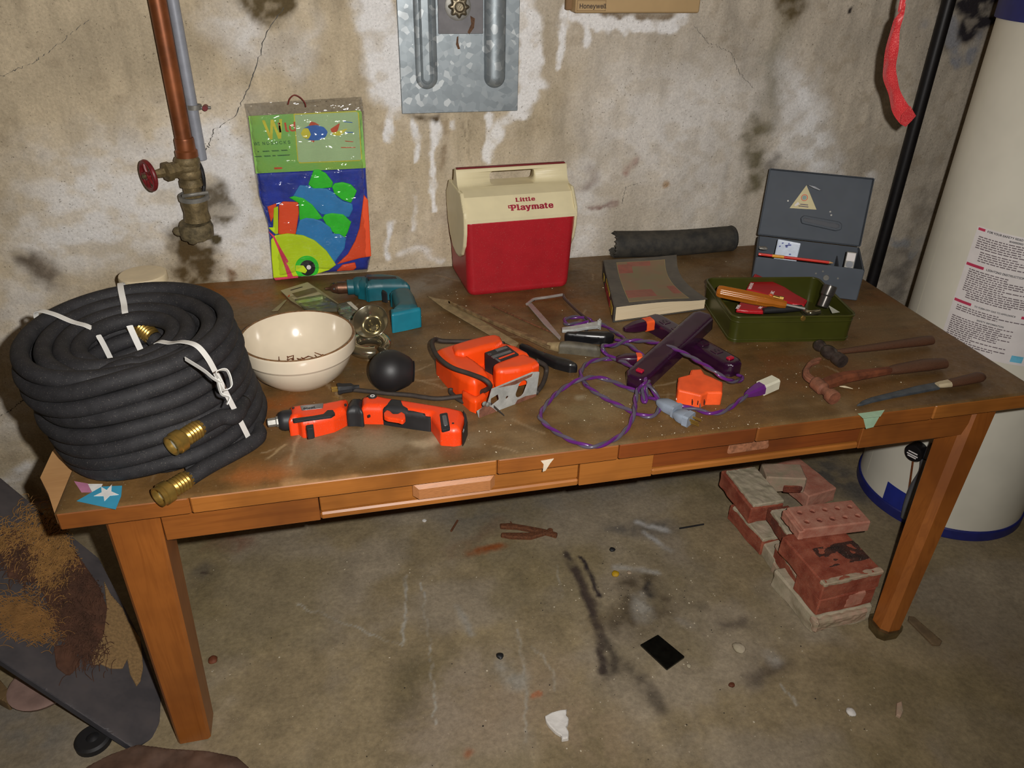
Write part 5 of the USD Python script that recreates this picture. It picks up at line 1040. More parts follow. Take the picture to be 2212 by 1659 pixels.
fl_ = A([((.0165 + .0012 * math.cos(8 * t)) * math.cos(t), (.0165 + .0012 * math.cos(8 * t)) * math.sin(t)) for t in np.arange(40) * 2 * PI / 40])
sp_ = [a + d_ * x for x in (0, .004, .012, L_ * .5, L_ * .72, L_ * .82, L_ * .92, L_)]
obj('handle', sweep(sp_, fl_, scale=[.6, .92, 1.02, 1.05, 1.0, .72, .72, .55], up=(0, 0, 1)), M_('amber'), sdv, smooth=40, label='fluted amber handle')
obj('shaft', cyl(b - d_ * .004, b + d_ * .05, .0038), M_('dull_steel'), sdv)
a, b = T(*OC([(772, 1122)])[0], .072), T(*OC([(862, 1140)])[0], .072)
ft = thing('brass_bit', 'small brass fitting lying on the red pouch in the olive tray', 'fitting', tuple((a + b) / 2))
obj('fitting_body', join(cyl(a, a * .4 + b * .6, .0050, k=12), cyl(a * .4 + b * .6, b, .0062, k=6)), M_('brass'), ft)
obj('orange_end', trimesh.creation.icosphere(2, .0075).apply_translation(a + (a - b) * .25), mat('bit_orange', (206, 84, 40), .5), ft)
a, b = T(*OC([(690, 1238)])[0], .052), T(*OC([(1010, 1215)])[0], .056)
mat('chrome', (186, 178, 150), .15, .93, .04, 20.); mat('dark_chrome', (84, 80, 76), .3, .6, .12, 30.)
rt_ = thing('socket_wrench', 'socket wrench with black handle and upright socket in the olive tray', 'wrench', tuple((a + b) / 2))
obj('grip', tube([a, a * .5 + b * .5, b], [.008, .010, .0085], 12), M_('black_rubber'), rt_)
c_, d2 = T(*OC([(1160, 1248)])[0], .074), T(*OC([(1005, 1262)])[0], .072)
obj('chrome_bar', tube([b, d2 * .6 + c_ * .4, c_], .0072, 12), M_('chrome'), rt_)
s0, s1 = T(*OC([(1185, 1205)])[0], .072), None
s1 = s0 + A([.018, .012, .058])
obj('socket', lathe_on([(0, 0), (.0145, 0), (.0150, .002), (.0145, .03), (.0175, .034), (.0180, .058), (.0172, .06), (.0130, .06), (.0125, .045), (0, .045)], s0, s1 - s0, 24), M_('dark_chrome'), rt_)
obj('paper_scrap', hull([T(*OC([p_])[0], h) for p_ in ((1230, 1190), (1330, 1252), (1265, 1262)) for h in (.060, .061)]), mat('paper', (196, 198, 182), .7), label='white paper scrap in the right end of the olive tray', cat='paper', smooth=False)

# ================================================================== POWER TOOLS
C2 = lambda L: fix((500, 560), 3.949, L)
C3 = lambda L: fix((900, 600), 4.366, L)
def flat(L, h, C):
    if h is not None and np.ndim(h) == 0: return Polygon(T2(C(L), h)).buffer(0)
    P = A(C(L), float); ar = np.sum(P[:, 0] * np.roll(P[:, 1], -1) - np.roll(P[:, 0], -1) * P[:, 1])   # outline of a solid: its far side shows its top edge, its near side its foot
    tn = np.roll(P, -1, 0) - np.roll(P, 1, 0); ny = -tn[:, 0] * np.sign(ar) / np.maximum(np.linalg.norm(tn, axis=1), 1e-9)
    k = smooth01(-.7, .7, ny)
    return Polygon([tuple(T(x, y, h[0] + (h[1] - h[0]) * a)[:2]) for (x, y), a in zip(P, k)]).buffer(0)
def slabp(name, L, h, r, m, par, C, z0=0.0, hs=None, step=.004, label=None, round_=.003, hf=None, sm=40):
    P = flat(L, hs if hs is not None else (h * .86, z0 + (h - z0) * .12), C)
    if round_: P = P.buffer(-round_, quad_segs=4).buffer(2 * round_, quad_segs=4).buffer(-round_, quad_segs=4)
    return obj(name, inflate(P, ZT + h, r, step, ZT + z0, hf=hf), M_(m), par, smooth=sm, label=label)
# ---- teal drill
mat('teal', (14, 92, 104), .42, var=.12, vs=24., dust=.3, dc=(92, 96, 86)); mat('teal_light', (24, 122, 142), .45, var=.08); mat('chuck_brown', (110, 78, 60), .45, .7, .25, 60.); mat('tool_black', (36, 36, 38), .5, var=.15, vs=30.)
dro = T(800, 640)
drl = thing('teal_drill', 'dusty teal electric drill lying on its side', 'drill', tuple(dro))
dh = .030
p0, p1 = T(*C2([(800, 252)])[0], dh), T(*C2([(1140, 228)])[0], dh); dx = (p1 - p0); DL = np.linalg.norm(dx); dx /= DL
u_ = DL / 340
obj('chuck', lathe_on([(0, 0), (.004, 0), (.006, 40 * u_), (.013, 62 * u_), (.0165, 95 * u_), (.0165, 100 * u_), (.018, 104 * u_), (.018, 186 * u_), (0, 186 * u_)], p0, dx, 24), M_('chuck_brown'), drl, label='rusty brown drill chuck')
obj('chuck_key_holes', join(*[cyl(p0 + dx * 75 * u_ + A([0, 0, .012]) * math.cos(t) + np.cross(dx, [0, 0, .012]) * math.sin(t), p0 + dx * 75 * u_ + A([0, 0, .0165]) * math.cos(t) + np.cross(dx, [0, 0, .0165]) * math.sin(t), .003, k=8) for t in (0, 1.3, -1.3)]), M_('tool_black'), drl)
obj('gear_collar', lathe_on([(0, 185 * u_), (.020, 185 * u_), (.0225, 190 * u_), (.0225, 240 * u_), (.026, 250 * u_), (.0295, 275 * u_), (.0295, 345 * u_), (0, 345 * u_)], p0, dx, 28), M_('teal'), drl)
slabp('motor_housing', [(1140, 140), (1200, 130), (1290, 128), (1400, 138), (1450, 148), (1490, 180), (1530, 260), (1500, 330), (1400, 330), (1290, 330), (1230, 335), (1150, 332)], .062, .024, 'teal', drl, C2, z0=.002)
hdl = slabp('handle', [(1330, 300), (1420, 250), (1525, 250), (1560, 320), (1600, 430), (1622, 500), (1540, 540), (1400, 540), (1362, 500), (1400, 440), (1370, 380)], .056, .018, 'teal', drl, C2, z0=.002)
slabp('handle_base', [(1362, 492), (1480, 470), (1615, 440), (1622, 510), (1585, 545), (1400, 560), (1366, 545)], .058, .008, 'teal_light', drl, C2, z0=.001, label='brighter teal end of the handle')
slabp('trigger', [(1282, 288), (1330, 300), (1372, 340), (1384, 385), (1340, 360), (1290, 325)], .046, .006, 'tool_black', drl, C2, z0=.012)
slabp('front_housing', [(1050, 170), (1100, 158), (1170, 150), (1180, 320), (1140, 330), (1080, 312)], .060, .024, 'teal', drl, C2, z0=.002)
slabp('name_plate', [(1160, 150), (1400, 148), (1410, 165), (1165, 172)], .0628, .0006, 'tool_black', drl, C2, z0=.05, hs=.062, round_=.001)
# ---- orange jointed screwdriver
mat('tool_orange', (236, 66, 18), .38, var=.05, vs=20., speck=.15); mat('label_steel', (120, 120, 122), .3, .6)
so = T(800, 920)
sd = thing('orange_screwdriver', 'orange and black jointed cordless screwdriver near the front edge', 'cordless screwdriver', tuple(so))
H_ = .046; hs_ = .02
a, b = T(*C2([(303, 1398)])[0], .022), T(*C2([(412, 1382)])[0], .022)
obj('bit_holder', lathe_on([(0, 0), (.005, 0), (.0095, .002), (.0095, .018), (.0115, .02), (.0115, np.linalg.norm(b - a) + .01), (0, np.linalg.norm(b - a) + .01)], a, b - a, 6), M_('dull_steel'), sd)
obj('nose_collar', lathe_on([(0, 0), (.016, 0), (.0205, .005), (.0225, .012), (.0225, .030), (0, .03)], T(*C2([(402, 1384)])[0], .0228), b - a, 28), M_('tool_black'), sd)
f1 = [(495, 1268), (620, 1238), (790, 1228), (980, 1190), (1036, 1180), (1045, 1215), (1005, 1260), (990, 1395), (880, 1458), (720, 1498), (610, 1508), (575, 1480), (495, 1475)]
slabp('front_body', f1, H_, .016, 'tool_orange', sd, C2)
slabp('grip_collar', [(1025, 1188), (1122, 1188), (1112, 1280), (1135, 1400), (1060, 1406), (985, 1402), (992, 1280)], H_ + .0012, .016, 'tool_black', sd, C2)
f2 = [(1118, 1195), (1180, 1172), (1260, 1166), (1330, 1182), (1500, 1208), (1700, 1240), (1880, 1270), (1975, 1296), (1990, 1400), (1962, 1560), (1900, 1580), (1785, 1572), (1742, 1500), (1705, 1450), (1400, 1412), (1290, 1392), (1112, 1388)]
slabp('rear_body', f2, H_, .016, 'tool_orange', sd, C2)
slabp('soft_grip', [(1342, 1186), (1480, 1204), (1500, 1255), (1560, 1292), (1680, 1318), (1706, 1350), (1708, 1456), (1560, 1436), (1300, 1396), (1286, 1330), (1302, 1255)], H_ + .0012, .016, 'tool_black', sd, C2, label='dark rubber grip')
slabp('slide_switch', [(1300, 1325), (1325, 1300), (1355, 1310), (1380, 1335), (1420, 1335), (1450, 1315), (1480, 1335), (1486, 1370), (1460, 1398), (1425, 1385), (1330, 1370), (1302, 1355)], H_ + .006, .003, 'tool_orange', sd, C2, z0=H_ - .004, hs=H_, step=.003)
slabp('end_cap', [(1972, 1294), (2005, 1335), (2016, 1430), (1995, 1525), (1958, 1566), (1985, 1440)], H_ - .002, .014, 'tool_black', sd, C2, round_=.001)
slabp('release_button', [(1775, 1325), (1842, 1312), (1866, 1448), (1795, 1466)], H_ + .0022, .001, 'tool_black', sd, C2, z0=H_ - .004, hs=H_, step=.003)
slabp('button_ridge', [(1795, 1345), (1832, 1338), (1848, 1425), (1812, 1434)], H_ + .004, .001, 'label_steel', sd, C2, z0=H_, hs=H_, step=.003)
slabp('vent_slot', [(520, 1362), (700, 1338), (785, 1322), (820, 1290), (865, 1288), (885, 1318), (850, 1342), (700, 1362), (530, 1386)], H_ + .0012, .0005, 'tool_black', sd, C2, z0=H_ - .004, hs=H_, round_=.001, step=.003)
sl_ = slabp('name_plate', [(585, 1252), (785, 1230), (780, 1272), (600, 1292)], H_ + .0012, .0005, 'label_steel', sd, C2, z0=H_ - .004, hs=H_, round_=.001, step=.003)
a, b = T(*C2([(612, 1284)])[0], H_ + .0013), T(*C2([(720, 1268)])[0], H_ + .0013)
obj('lettering', text('Pivot', .007, frame(a, b - a, ez=(0, 0, 1)), sx=1.1), M_('tool_black'), sl_, smooth=False)
slabp('side_window', [(640, 1432), (700, 1422), (702, 1458), (642, 1468)], H_ - .001, .0006, 'tool_black', sd, C2, z0=.02, hs=H_ - .006, round_=.0008, step=.003)
for px, py in ((528, 1268), (1175, 1332), (1890, 1400), (972, 1238)): q = T(*C2([(px, py)])[0], H_); obj('screw_hole', cyl(q - A([0, 0, .004]), q + A([0, 0, .0008]), .0026, k=10), M_('tool_black'), sd)
q = T(*C2([(1204, 1182)])[0], H_ - .003)
bt = obj('lock_button', cyl(q - A([0, 0, .006]), q + A([0, 0, .005]), .0098, k=20), M_('tool_black'), sd); obj('button_ring', lathe_on([(.0030, 0), (.0052, 0), (.0052, .0007), (.0030, .0007), (.0030, 0)], q + A([0, 0, .0048]), (0, 0, 1), 18), M_('label_white'), bt)
# ---- orange jigsaw lying on its side, cord wound round it
mat('saw_orange', (240, 72, 12), .42, var=.06, vs=16., dust=.16, dc=(150, 96, 60)); mat('cord_brown', (52, 44, 38), .7, var=.2, vs=60.); mat('zinc', (186, 188, 184), .4, .3, .2, 30.); mat('rusty_plate', (128, 84, 66), .7, .2, .3, 60., .2, 300.)
js = thing('orange_jigsaw', 'orange electric jigsaw lying on its side with its cord wound round it', 'jigsaw', tuple(T(1040, 820)))
JH = .07
rec = Polygon(T2(C3([(480, 770), (560, 735), (640, 715), (715, 800), (725, 850), (740, 905), (700, 930), (600, 850), (520, 800)]), JH * .7))
def jhf(x, y): 
    d_ = shapely.distance(rec, shapely.points(np.c_[x, y])); return 1 - .55 * (1 - smooth01(0, .014, d_))
jb = [(135, 735), (160, 700), (240, 668), (330, 640), (480, 600), (620, 560), (735, 550), (800, 575), (820, 625), (950, 655), (1010, 690), (1100, 740), (1185, 795), (1190, 835), (1140, 875), (1080, 900), (930, 955), (760, 1030), (640, 1120), (560, 1180), (490, 1165), (400, 1110), (330, 1050), (250, 960), (180, 860)]
slabp('body', jb, JH, .020, 'saw_orange', js, C3, step=.0045, hf=jhf, round_=.006)
slabp('handle_bar', [(335, 660), (480, 615), (640, 575), (735, 562), (795, 580), (812, 625), (760, 660), (640, 690), (520, 725), (440, 745), (360, 730)], JH + .012, .012, 'saw_orange', js, C3, hs=JH, z0=.03, round_=.005)
slabp('motor_cover', [(720, 835), (780, 800), (900, 755), (1010, 730), (1140, 788), (1160, 820), (1100, 850), (975, 880), (800, 900), (745, 890)], JH + .008, .012, 'saw_orange', js, C3, hs=JH, z0=.03, round_=.005)
jl = slabp('rating_plate', [(642, 722), (850, 652), (965, 738), (790, 802)], JH + .011, .0006, 'tool_black', js, C3, hs=JH + .006, z0=.03, round_=.001)
k0 = JH + .0112
for L_, m in (([(735, 690), (840, 656), (862, 672), (760, 708)], 'label_steel'), ([(700, 752), (880, 694), (900, 710), (725, 770)], 'label_steel'), ([(770, 770), (920, 716), (930, 724), (782, 780)], 'tool_orange'), ([(735, 772), (752, 768), (790, 796), (775, 800)], 'label_steel')):
    slabp('plate_print', L_, k0 + .0004, .0002, m, jl, C3, z0=k0 - .002, hs=JH + .008, round_=0, step=.003)
q = T(*C3([(688, 722)])[0], k0); obj('plate_ring', lathe_on([(.003, 0), (.0045, 0), (.0045, .0006), (.003, .0006), (.003, 0)], q, (0, 0, 1), 16), M_('label_steel'), jl)
slabp('vent_slot', [(610, 748), (630, 742), (740, 815), (722, 824)], JH * .66, .0008, 'tool_black', js, C3, hs=JH * .6, z0=.03, round_=.0006, step=.003)
slabp('nose', [(430, 1110), (560, 1180), (640, 1130), (660, 1165), (560, 1240), (500, 1215), (430, 1150)], .034, .010, 'saw_orange', js, C3, hs=.012, round_=.002)
# shoe: a plate standing on its edge
a, b = T(*C3([(582, 1318)])[0]), T(*C3([(1120, 1112)])[0]); SM = frame(a, b - a, ey=A([0, 0, 1.]) + A([*(A([-(b - a)[1], (b - a)[0]]) / np.linalg.norm(b - a)), 0]) * -.06); sw = np.linalg.norm(b - a)
sh_ = Polygon([(.0, .0), (sw, 0), (sw + .004, .066), (sw * .9, .072), (sw * .20, .066), (.15 * sw, .036), (.02, .026), (-.006, .02)]).buffer(-.002).buffer(.002)
slot1 = LineString([(sw * .70, .028), (sw * .74, .046)]).buffer(.013); slot2 = Polygon([(sw * .20, .022), (sw * .32, .030), (sw * .30, .044), (sw * .20, .040)]).buffer(.002); hole_disc = Point(sw * .47, .028).buffer(.004)
shoe = obj('shoe_plate', put(prism(sh_.difference(slot1).difference(slot2).difference(hole_disc), .0025), SM), M_('zinc'), js, smooth=False, label='worn zinc-plated shoe with slots, rusty at the edges')
for L in ([(0, .0), (sw * .3, 0), (sw * .24, .012), (sw * .12, .03), (.0, .022)], [(sw * .62, 0), (sw, 0), (sw, .006), (sw * .8, .012), (sw * .66, .010)], [(sw * .3, .0645), (sw * .9, .069), (sw * .88, .062), (sw * .6, .056)]):
    obj('rust_patch', put(prism(Polygon(L).difference(slot1).difference(slot2), .0006, .0024), SM), M_('rusty_plate'), shoe, smooth=False)
obj('shoe_screw', join(put(lathe([(0, 0), (.0055, 0), (.006, .002), (.003, .004), (0, .0045)], 14), SM @ frame((.012, .036, .003), (1, 0, 0))), put(lathe([(0, 0), (.0055, 0), (.006, .002), (.003, .004), (0, .0045)], 14), SM @ frame((.022, .030, .003), (1, 0, 0)))), M_('dull_steel'), shoe)
a, b = T(*C3([(690, 1180)])[0], .022), T(*C3([(826, 1300)])[0], .003); obj('saw_blade', hull([p_ + A([x, y, z]) for p_, w_ in ((a, .004), (b, .0015)) for x in (-.0006, .0006) for y in (0,) for z in (-w_, w_)]), M_('dark_chrome'), js)
cpt = [((820, 620), .06), ((640, 600), .05), ((420, 600), .045), ((250, 596), .05), ((170, 582), .06), ((148, 640), .078), ((205, 750), .080), ((330, 845), .077), ((500, 905), .077), ((630, 955), .077), ((690, 1005), .066), ((675, 1045), .045), ((560, 1092), .020), ((380, 1122), .010), ((200, 1140), .0055), ((50, 1125), .0055), ((-60, 1108), .0055), ((-300, 1088), .0055), ((-560, 1060), .0055), ((-690, 1048), .0065)]
obj('cord', tube([tuple(T(*C3([p_])[0], h)) for p_, h in cpt], .0056, 10, 8), M_('cord_brown'), js, smooth=True)
c2 = [((1130, 780), .05), ((1215, 830), .03), ((1222, 900), .012), ((1190, 1000), .006), ((1130, 1085), .0055)]
obj('cord', tube([tuple(T(*C3([p_])[0], h)) for p_, h in c2], .0056, 10, 8), M_('cord_brown'), js, smooth=True)
c2 = [((322, 1045), .012), ((325, 1085), .006), ((400, 1150), .0055), ((520, 1195), .0055), ((600, 1210), .0055), ((655, 1212), .0055)]
obj('cord', tube([tuple(T(*C3([p_])[0], h)) for p_, h in c2], .0056, 10, 8), M_('cord_brown'), js, smooth=True)
a, b = T(776, 836, .010), T(733, 840, .012); d_ = (b - a) / np.linalg.norm(b - a)
obj('plug', sweep([a, a + d_ * .012, a + d_ * .018, b - d_ * .008, b, b + d_ * .004], rectp(.028, .020, .006), scale=[.42, .5, .85, .95, 1.12, 1.05], up=(0, 0, 1)), M_('tool_black'), js, smooth=35)
obj('plug_prong', join(*[put(box(.016, .0015, .006, .0004), frame(b + d_ * .010 + np.cross(d_, [0, 0, 1]) * s * .0062 - A([0, 0, .003]), d_)) for s in (-1, 1)]), M_('brass'), js)

# ================================================================== HAND TOOLS IN THE MIDDLE
mat('old_blade', (150, 130, 94), .5, .15, .2, 60.); mat('black_handle', (22, 22, 24), .3, var=.15, vs=40., dust=.2, dc=(90, 84, 74)); mat('grey_handle', (84, 78, 64), .6, var=.25, vs=40.)
def handle(L, h, r, m, par, z0=0., nm='handle', label=None): return slabp(nm, L, h, r, m, par, C3, z0=z0, label=label)
mat('file_steel', (128, 104, 72), .5, .2, .35, 50.)
ks = thing('keyhole_saw', 'long tapering saw blade with a black moulded handle, nearest of the three', 'saw', tuple(T(1080, 720)))
slabp('blade', [(103, 174), (180, 195), (300, 212), (350, 240), (600, 395), (800, 520), (965, 618), (932, 655), (700, 548), (420, 385), (250, 285)], .0105, .0008, 'old_blade', ks, C3, z0=.008, hs=.009, round_=0, label='long narrow tapering saw blade')
handle([(938, 645), (985, 612), (1060, 628), (1150, 678), (1250, 712), (1340, 738), (1450, 768), (1530, 815), (1545, 850), (1520, 884), (1440, 886), (1300, 850), (1200, 800), (1120, 755), (990, 695)], .028, .012, 'black_handle', ks)
rs = thing('old_file', 'long rusty file with a worn grey wooden handle between the saws', 'file', tuple(T(1200, 740)))
slabp('file_blade', [(300, 224), (420, 268), (640, 366), (850, 452), (1050, 534), (1240, 612), (1290, 645), (1240, 664), (1040, 570), (840, 484), (640, 392), (420, 294)], .021, .002, 'file_steel', rs, C3, z0=.0125, hs=.017, round_=0)
a, b = T(*C3([(1235, 640)])[0], .014), T(*C3([(1350, 655)])[0], .016)
obj('ferrule', tube([a, b], [.010, .0145], 16), M_('old_blade'), rs)
handle([(1338, 598), (1420, 590), (1520, 600), (1650, 618), (1725, 640), (1752, 690), (1742, 732), (1690, 738), (1520, 718), (1400, 705), (1332, 700)], .030, .013, 'grey_handle', rs, label='worn grey wooden handle')
wr = tube([tuple(T(*C3([p_])[0], .003)) for p_ in ((712, 262), (900, 350), (1100, 440), (1342, 546))], .0024, 8)
obj('thin_rod', wr, M_('rust'), label='thin rusty rod lying between the file and the hacksaw', cat='rod')
mat('saw_steel', (164, 156, 150), .35, .3, .1, 40.)
hk_ = thing('hacksaw', 'small hacksaw with flat steel frame and black handle, farthest of the three', 'saw', tuple(T(1260, 700)))
slabp('blade', [(1040, 250), (1085, 240), (1230, 400), (1362, 560), (1350, 588), (1200, 440)], .0075, .0008, 'saw_steel', hk_, C3, z0=.005, hs=.006, round_=0)
obj('frame_rod', tube([tuple(T(*C3([p_])[0], h)) for p_, h in (((1100, 215), .006), ((1130, 196), .009), ((1250, 178), .010), ((1370, 158), .010), ((1400, 200), .009), ((1500, 300), .009), ((1610, 392), .010), ((1640, 440), .012), ((1600, 500), .014))], .0036, 8, 8), M_('dark_chrome'), hk_)
obj('front_bar', tube([tuple(T(*C3([p_])[0], h)) for p_, h in (((1040, 250), .007), ((1075, 222), .008), ((1115, 200), .009), ((1240, 182), .010), ((1375, 160), .010))], .0045, 8, 6), M_('saw_steel'), hk_)
slabp('clamp_bracket', [(1368, 470), (1500, 450), (1660, 420), (1720, 408), (1745, 425), (1720, 460), (1600, 472), (1480, 495), (1372, 500)], .026, .003, 'zinc', hk_, C3, z0=.018, hs=.024, round_=.001)
q = T(*C3([(1722, 440)])[0], .024); obj('wing_nut', join(cyl(q - A([0, 0, .012]), q + A([0, 0, .012]), .006, k=10), put(inflate(Polygon([(-.016, -.004), (0, -.006), (.016, -.004), (.017, .006), (.008, .004), (0, .006), (-.008, .004), (-.017, .006)]), .0045, .0018, .003), frame(q, (.3, 1, .4), ez=(1, -.3, .2)))), M_('zinc'), hk_)
handle([(1364, 525), (1420, 503), (1560, 502), (1800, 500), (1862, 520), (1878, 555), (1850, 605), (1780, 622), (1600, 610), (1420, 592), (1368, 580)], .030, .013, 'black_handle', hk_)

# ================================================================== PURPLE POWER STRIPS, CORD, ADAPTERS
C4 = lambda L: fix((1150, 620), 3.881, L)
usdkit.material(stage, M_('purple_clear'), {'p': ('principled_bsdf', {'base_color': lin((88, 16, 92)), 'roughness': .14, 'transmission_weight': .45, 'ior': 1.45, 'coat_weight': .4})}, [], surface='p.BSDF')
mat('purple_case', (44, 14, 40), .22, var=.2, vs=14., coat=.4); mat('purple_dark', (52, 16, 42), .28, var=.1, coat=.2); mat('orange_face', (244, 92, 40), .45); mat('grey_plug', (136, 146, 160), .45, var=.06); mat('ivory', (216, 212, 190), .45, var=.05); mat('cord_purple', (92, 36, 110), .2, var=.1, coat=.5); mat('cord_grey', (84, 76, 92), .25, var=.1, coat=.5); mat('switch_red', (168, 24, 48), .25)
def pstrip(label, A0, A1, h0, h1, w, th, nout=5):
    a_, b_ = T(*C4([A0])[0], h0), T(*C4([A1])[0], h1); L_ = np.linalg.norm(b_ - a_); M = frame(a_, b_ - a_, ez=(0, 0, 1))
    x_ = thing('power_strip', label, 'power strip', tuple((a_ + b_) / 2 - A([0, 0, th / 2])))
    P = Polygon([(0, -w * .28), (.016, -w / 2), (L_ - .016, -w / 2), (L_, -w * .28), (L_, w * .28), (L_ - .016, w / 2), (.016, w / 2), (0, w * .28)])
    cs = obj('case', put(inflate(P, th / 2, .008, .006, -th / 2), M), M_('purple_case'), x_, smooth=40)
    for i in range(nout):
        x = L_ * (.18 + .15 * i); o = obj('outlet', put(prism(rnd([(x - .012, -.013), (x + .012, -.013), (x + .012, .013), (x - .012, .013)], .004), .0012, th / 2), M), M_('purple_dark'), cs, smooth=False)
        obj('outlet_slot', put(join(*[box(.007, .0016, .0008, .0002, (x + .001, s * .0055, th / 2 + .0012)) for s in (-1, 1)], cyl((x - .007, 0, th / 2 + .0011), (x - .007, 0, th / 2 + .0019), .0022, k=8)), M), M_('tool_black'), o, smooth=False)
    obj('rocker_switch', put(box(.012, .018, .006, .0015, (L_ * .92, 0, th / 2 - .001)), M), M_('switch_red'), x_, label='small red rocker switch')
    return M, L_
pstrip('dark purple power strip lying on the table under the other purple strip', (985, 275), (1712, 690), .018, .018, .054, .036)
pstrip('dark purple power strip resting across the other purple strip', (1450, 255), (846, 805), .068, .022, .060, .036, 0)
def twisted(name, label, P, r=.0041, loops=None, parent=None):
    path = spline([tuple(T(*C4([(x, y)])[0], h)) for x, y, h in P], 14); path[:, 2] = np.maximum(path[:, 2], ZT + .0064)
    seg = np.r_[0, np.cumsum(np.linalg.norm(np.diff(path, axis=0), axis=1))]; s_ = np.arange(0, seg[-1], .004); path = np.stack([np.interp(s_, seg, path[:, k]) for k in range(3)], 1)
    tan = np.gradient(path, axis=0); tan /= np.linalg.norm(tan, axis=1, keepdims=True)
    n1_ = np.cross(tan, [0, 0, 1.]); n1_ /= np.linalg.norm(n1_, axis=1, keepdims=True); n2_ = np.cross(n1_, tan); out = []
    for k in range(2):
        an_ = s_ / .078 * 2 * PI + k * PI; out.append(sweep(path + (n1_ * np.cos(an_)[:, None] + n2_ * np.sin(an_)[:, None]) * r * .52, circ(r, 8)))
    obj('purple_strand', out[0], M_('cord_purple'), parent, smooth=True); obj('grey_strand', out[1], M_('cord_grey'), parent, smooth=True)
    return path
R_ = .0062
ec = thing('extension_cord', 'twisted purple and grey extension cord looped over the purple power strips', 'cord', tuple(T(1330, 880)))
twisted('c', '', [(1720, 735, .010), (1760, 760, .012), (1730, 785, .020), (1640, 780, .040), (1500, 690, .062), (1300, 570, .064), (1120, 490, .056), (950, 455, .040), (800, 452, .030), (680, 490, .034), (600, 490, .036), (590, 520, .034), (640, 575, .018), (780, 640, .020), (880, 715, .030), (960, 800, .034), (1040, 910, .016), (1068, 990, R_), (1040, 1060, R_), (980, 1085, R_), (880, 1065, R_), (760, 1010, R_), (640, 950, R_), (480, 850, R_), (410, 760, R_), (415, 690, R_), (480, 630, R_), (600, 605, R_), (710, 600, .010)], parent=ec)
twisted('c', '', [(700, 440, .022), (800, 480, .026), (880, 540, .028), (955, 610, .030), (972, 700, .036), (945, 800, .034), (925, 880, .020), (930, 950, .010), (945, 968, .008), (955, 930, .012), (950, 850, .022), (975, 790, .042), (930, 820, .046), (880, 870, .024), (862, 960, .016), (850, 1060, .016), (800, 1180, R_), (700, 1270, R_), (560, 1330, R_), (460, 1335, R_), (320, 1285, R_), (180, 1205, R_), (80, 1120, R_), (66, 1070, R_), (120, 980, R_), (230, 870, R_), (340, 800, .014), (430, 768, .018), (540, 757, .012), (650, 785, R_), (780, 840, R_), (900, 885, R_), (980, 925, R_), (1060, 950, .010)], parent=ec)
twisted('c', '', [(1200, 985, R_), (1260, 1005, R_), (1370, 1022, R_), (1480, 1058, R_), (1580, 1050, R_), (1660, 1010, R_), (1740, 950, .008), (1830, 890, .012)], parent=ec)
twisted('c', '', [(490, 282, R_), (440, 262, R_), (370, 252, R_), (290, 262, R_), (270, 285, R_), (290, 312, R_), (380, 308, R_), (480, 295, .008), (590, 318, R_), (680, 372, .010), (740, 410, .018), (790, 455, .030)], parent=ec)
def plug(label, A0, A1, h0, h1, w, th, m1, m2, parent, split=.66, nm='plug'):
    a_, b_ = T(*C4([A0])[0], h0), T(*C4([A1])[0], h1); d_ = b_ - a_; L_ = np.linalg.norm(d_); d_ /= L_
    pb = obj(nm, sweep([a_, a_ + d_ * L_ * .08, a_ + d_ * L_ * .35, a_ + d_ * L_ * .55, a_ + d_ * L_ * split], rectp(w, th, th * .22), scale=[.35, .55, .92, 1., 1.], up=(0, 0, 1)), M_(m1), parent, smooth=40, label=label)
    obj('plug_face', sweep([a_ + d_ * L_ * split, b_], rectp(w * 1.04, th * 1.04, th * .14), up=(0, 0, 1)), M_(m2), pb, smooth=35)
    return a_, b_, d_
plug('purple socket end with orange face', (770, 355), (1000, 305), .030, .034, .030, .030, 'purple_dark', 'orange_face', ec, .72, 'socket_end')
plug('purple socket end with orange face', (700, 604), (920, 612), .020, .018, .030, .028, 'purple_dark', 'orange_face', ec, .76, 'socket_end')
plug('purple socket end with ivory face', (1790, 905), (2030, 800), .012, .016, .030, .029, 'cord_purple', 'ivory', ec, .52, 'socket_end')
a, b, d_ = plug('grey plug end', (1050, 955), (1215, 1040), .014, .014, .034, .027, 'grey_plug', 'grey_plug', ec, .9, 'grey_socket')
a, b, d_ = plug('grey plug with brass prongs', (1185, 1055), (1330, 1115), .013, .013, .036, .026, 'grey_plug', 'grey_plug', ec, .7, 'grey_plug')
nd = np.cross(d_, [0, 0, 1.])
for s, z in ((-.007, .004), (.007, .004), (0, -.006)): obj('prong', put(box(.022, .0016, .006, .0004), frame(b + d_ * .010 + nd * s + A([0, 0, z - .003]), d_)), M_('brass'), ec)
ot = thing('orange_adapter', 'bright orange three-way outlet adapter beside the grey plug', 'adapter', tuple(T(1508, 850)))
slabp('adapter_body', [(1206, 900), (1210, 850), (1218, 812), (1310, 788), (1322, 748), (1410, 742), (1440, 788), (1500, 812), (1588, 855), (1584, 945), (1460, 945), (1405, 972), (1330, 952), (1215, 925)], .034, .005, 'orange_face', ot, C4, hs=.014, round_=.0015)
fa, fb = T(*C4([(1215, 935)])[0]), T(*C4([(1580, 955)])[0]); FM = frame(fa, fb - fa, ey=(0, 0, 1)); fw_ = np.linalg.norm(fb - fa)
a = T(*C4([(1500, 952)])[0], .010); FM2 = frame(a, fb - fa, ey=(0, 0, 1))
obj('warning_mark', put(box(.014, .012, .006, .0005, (0, .006, -.004)), FM2), M_('tool_black'), ot)
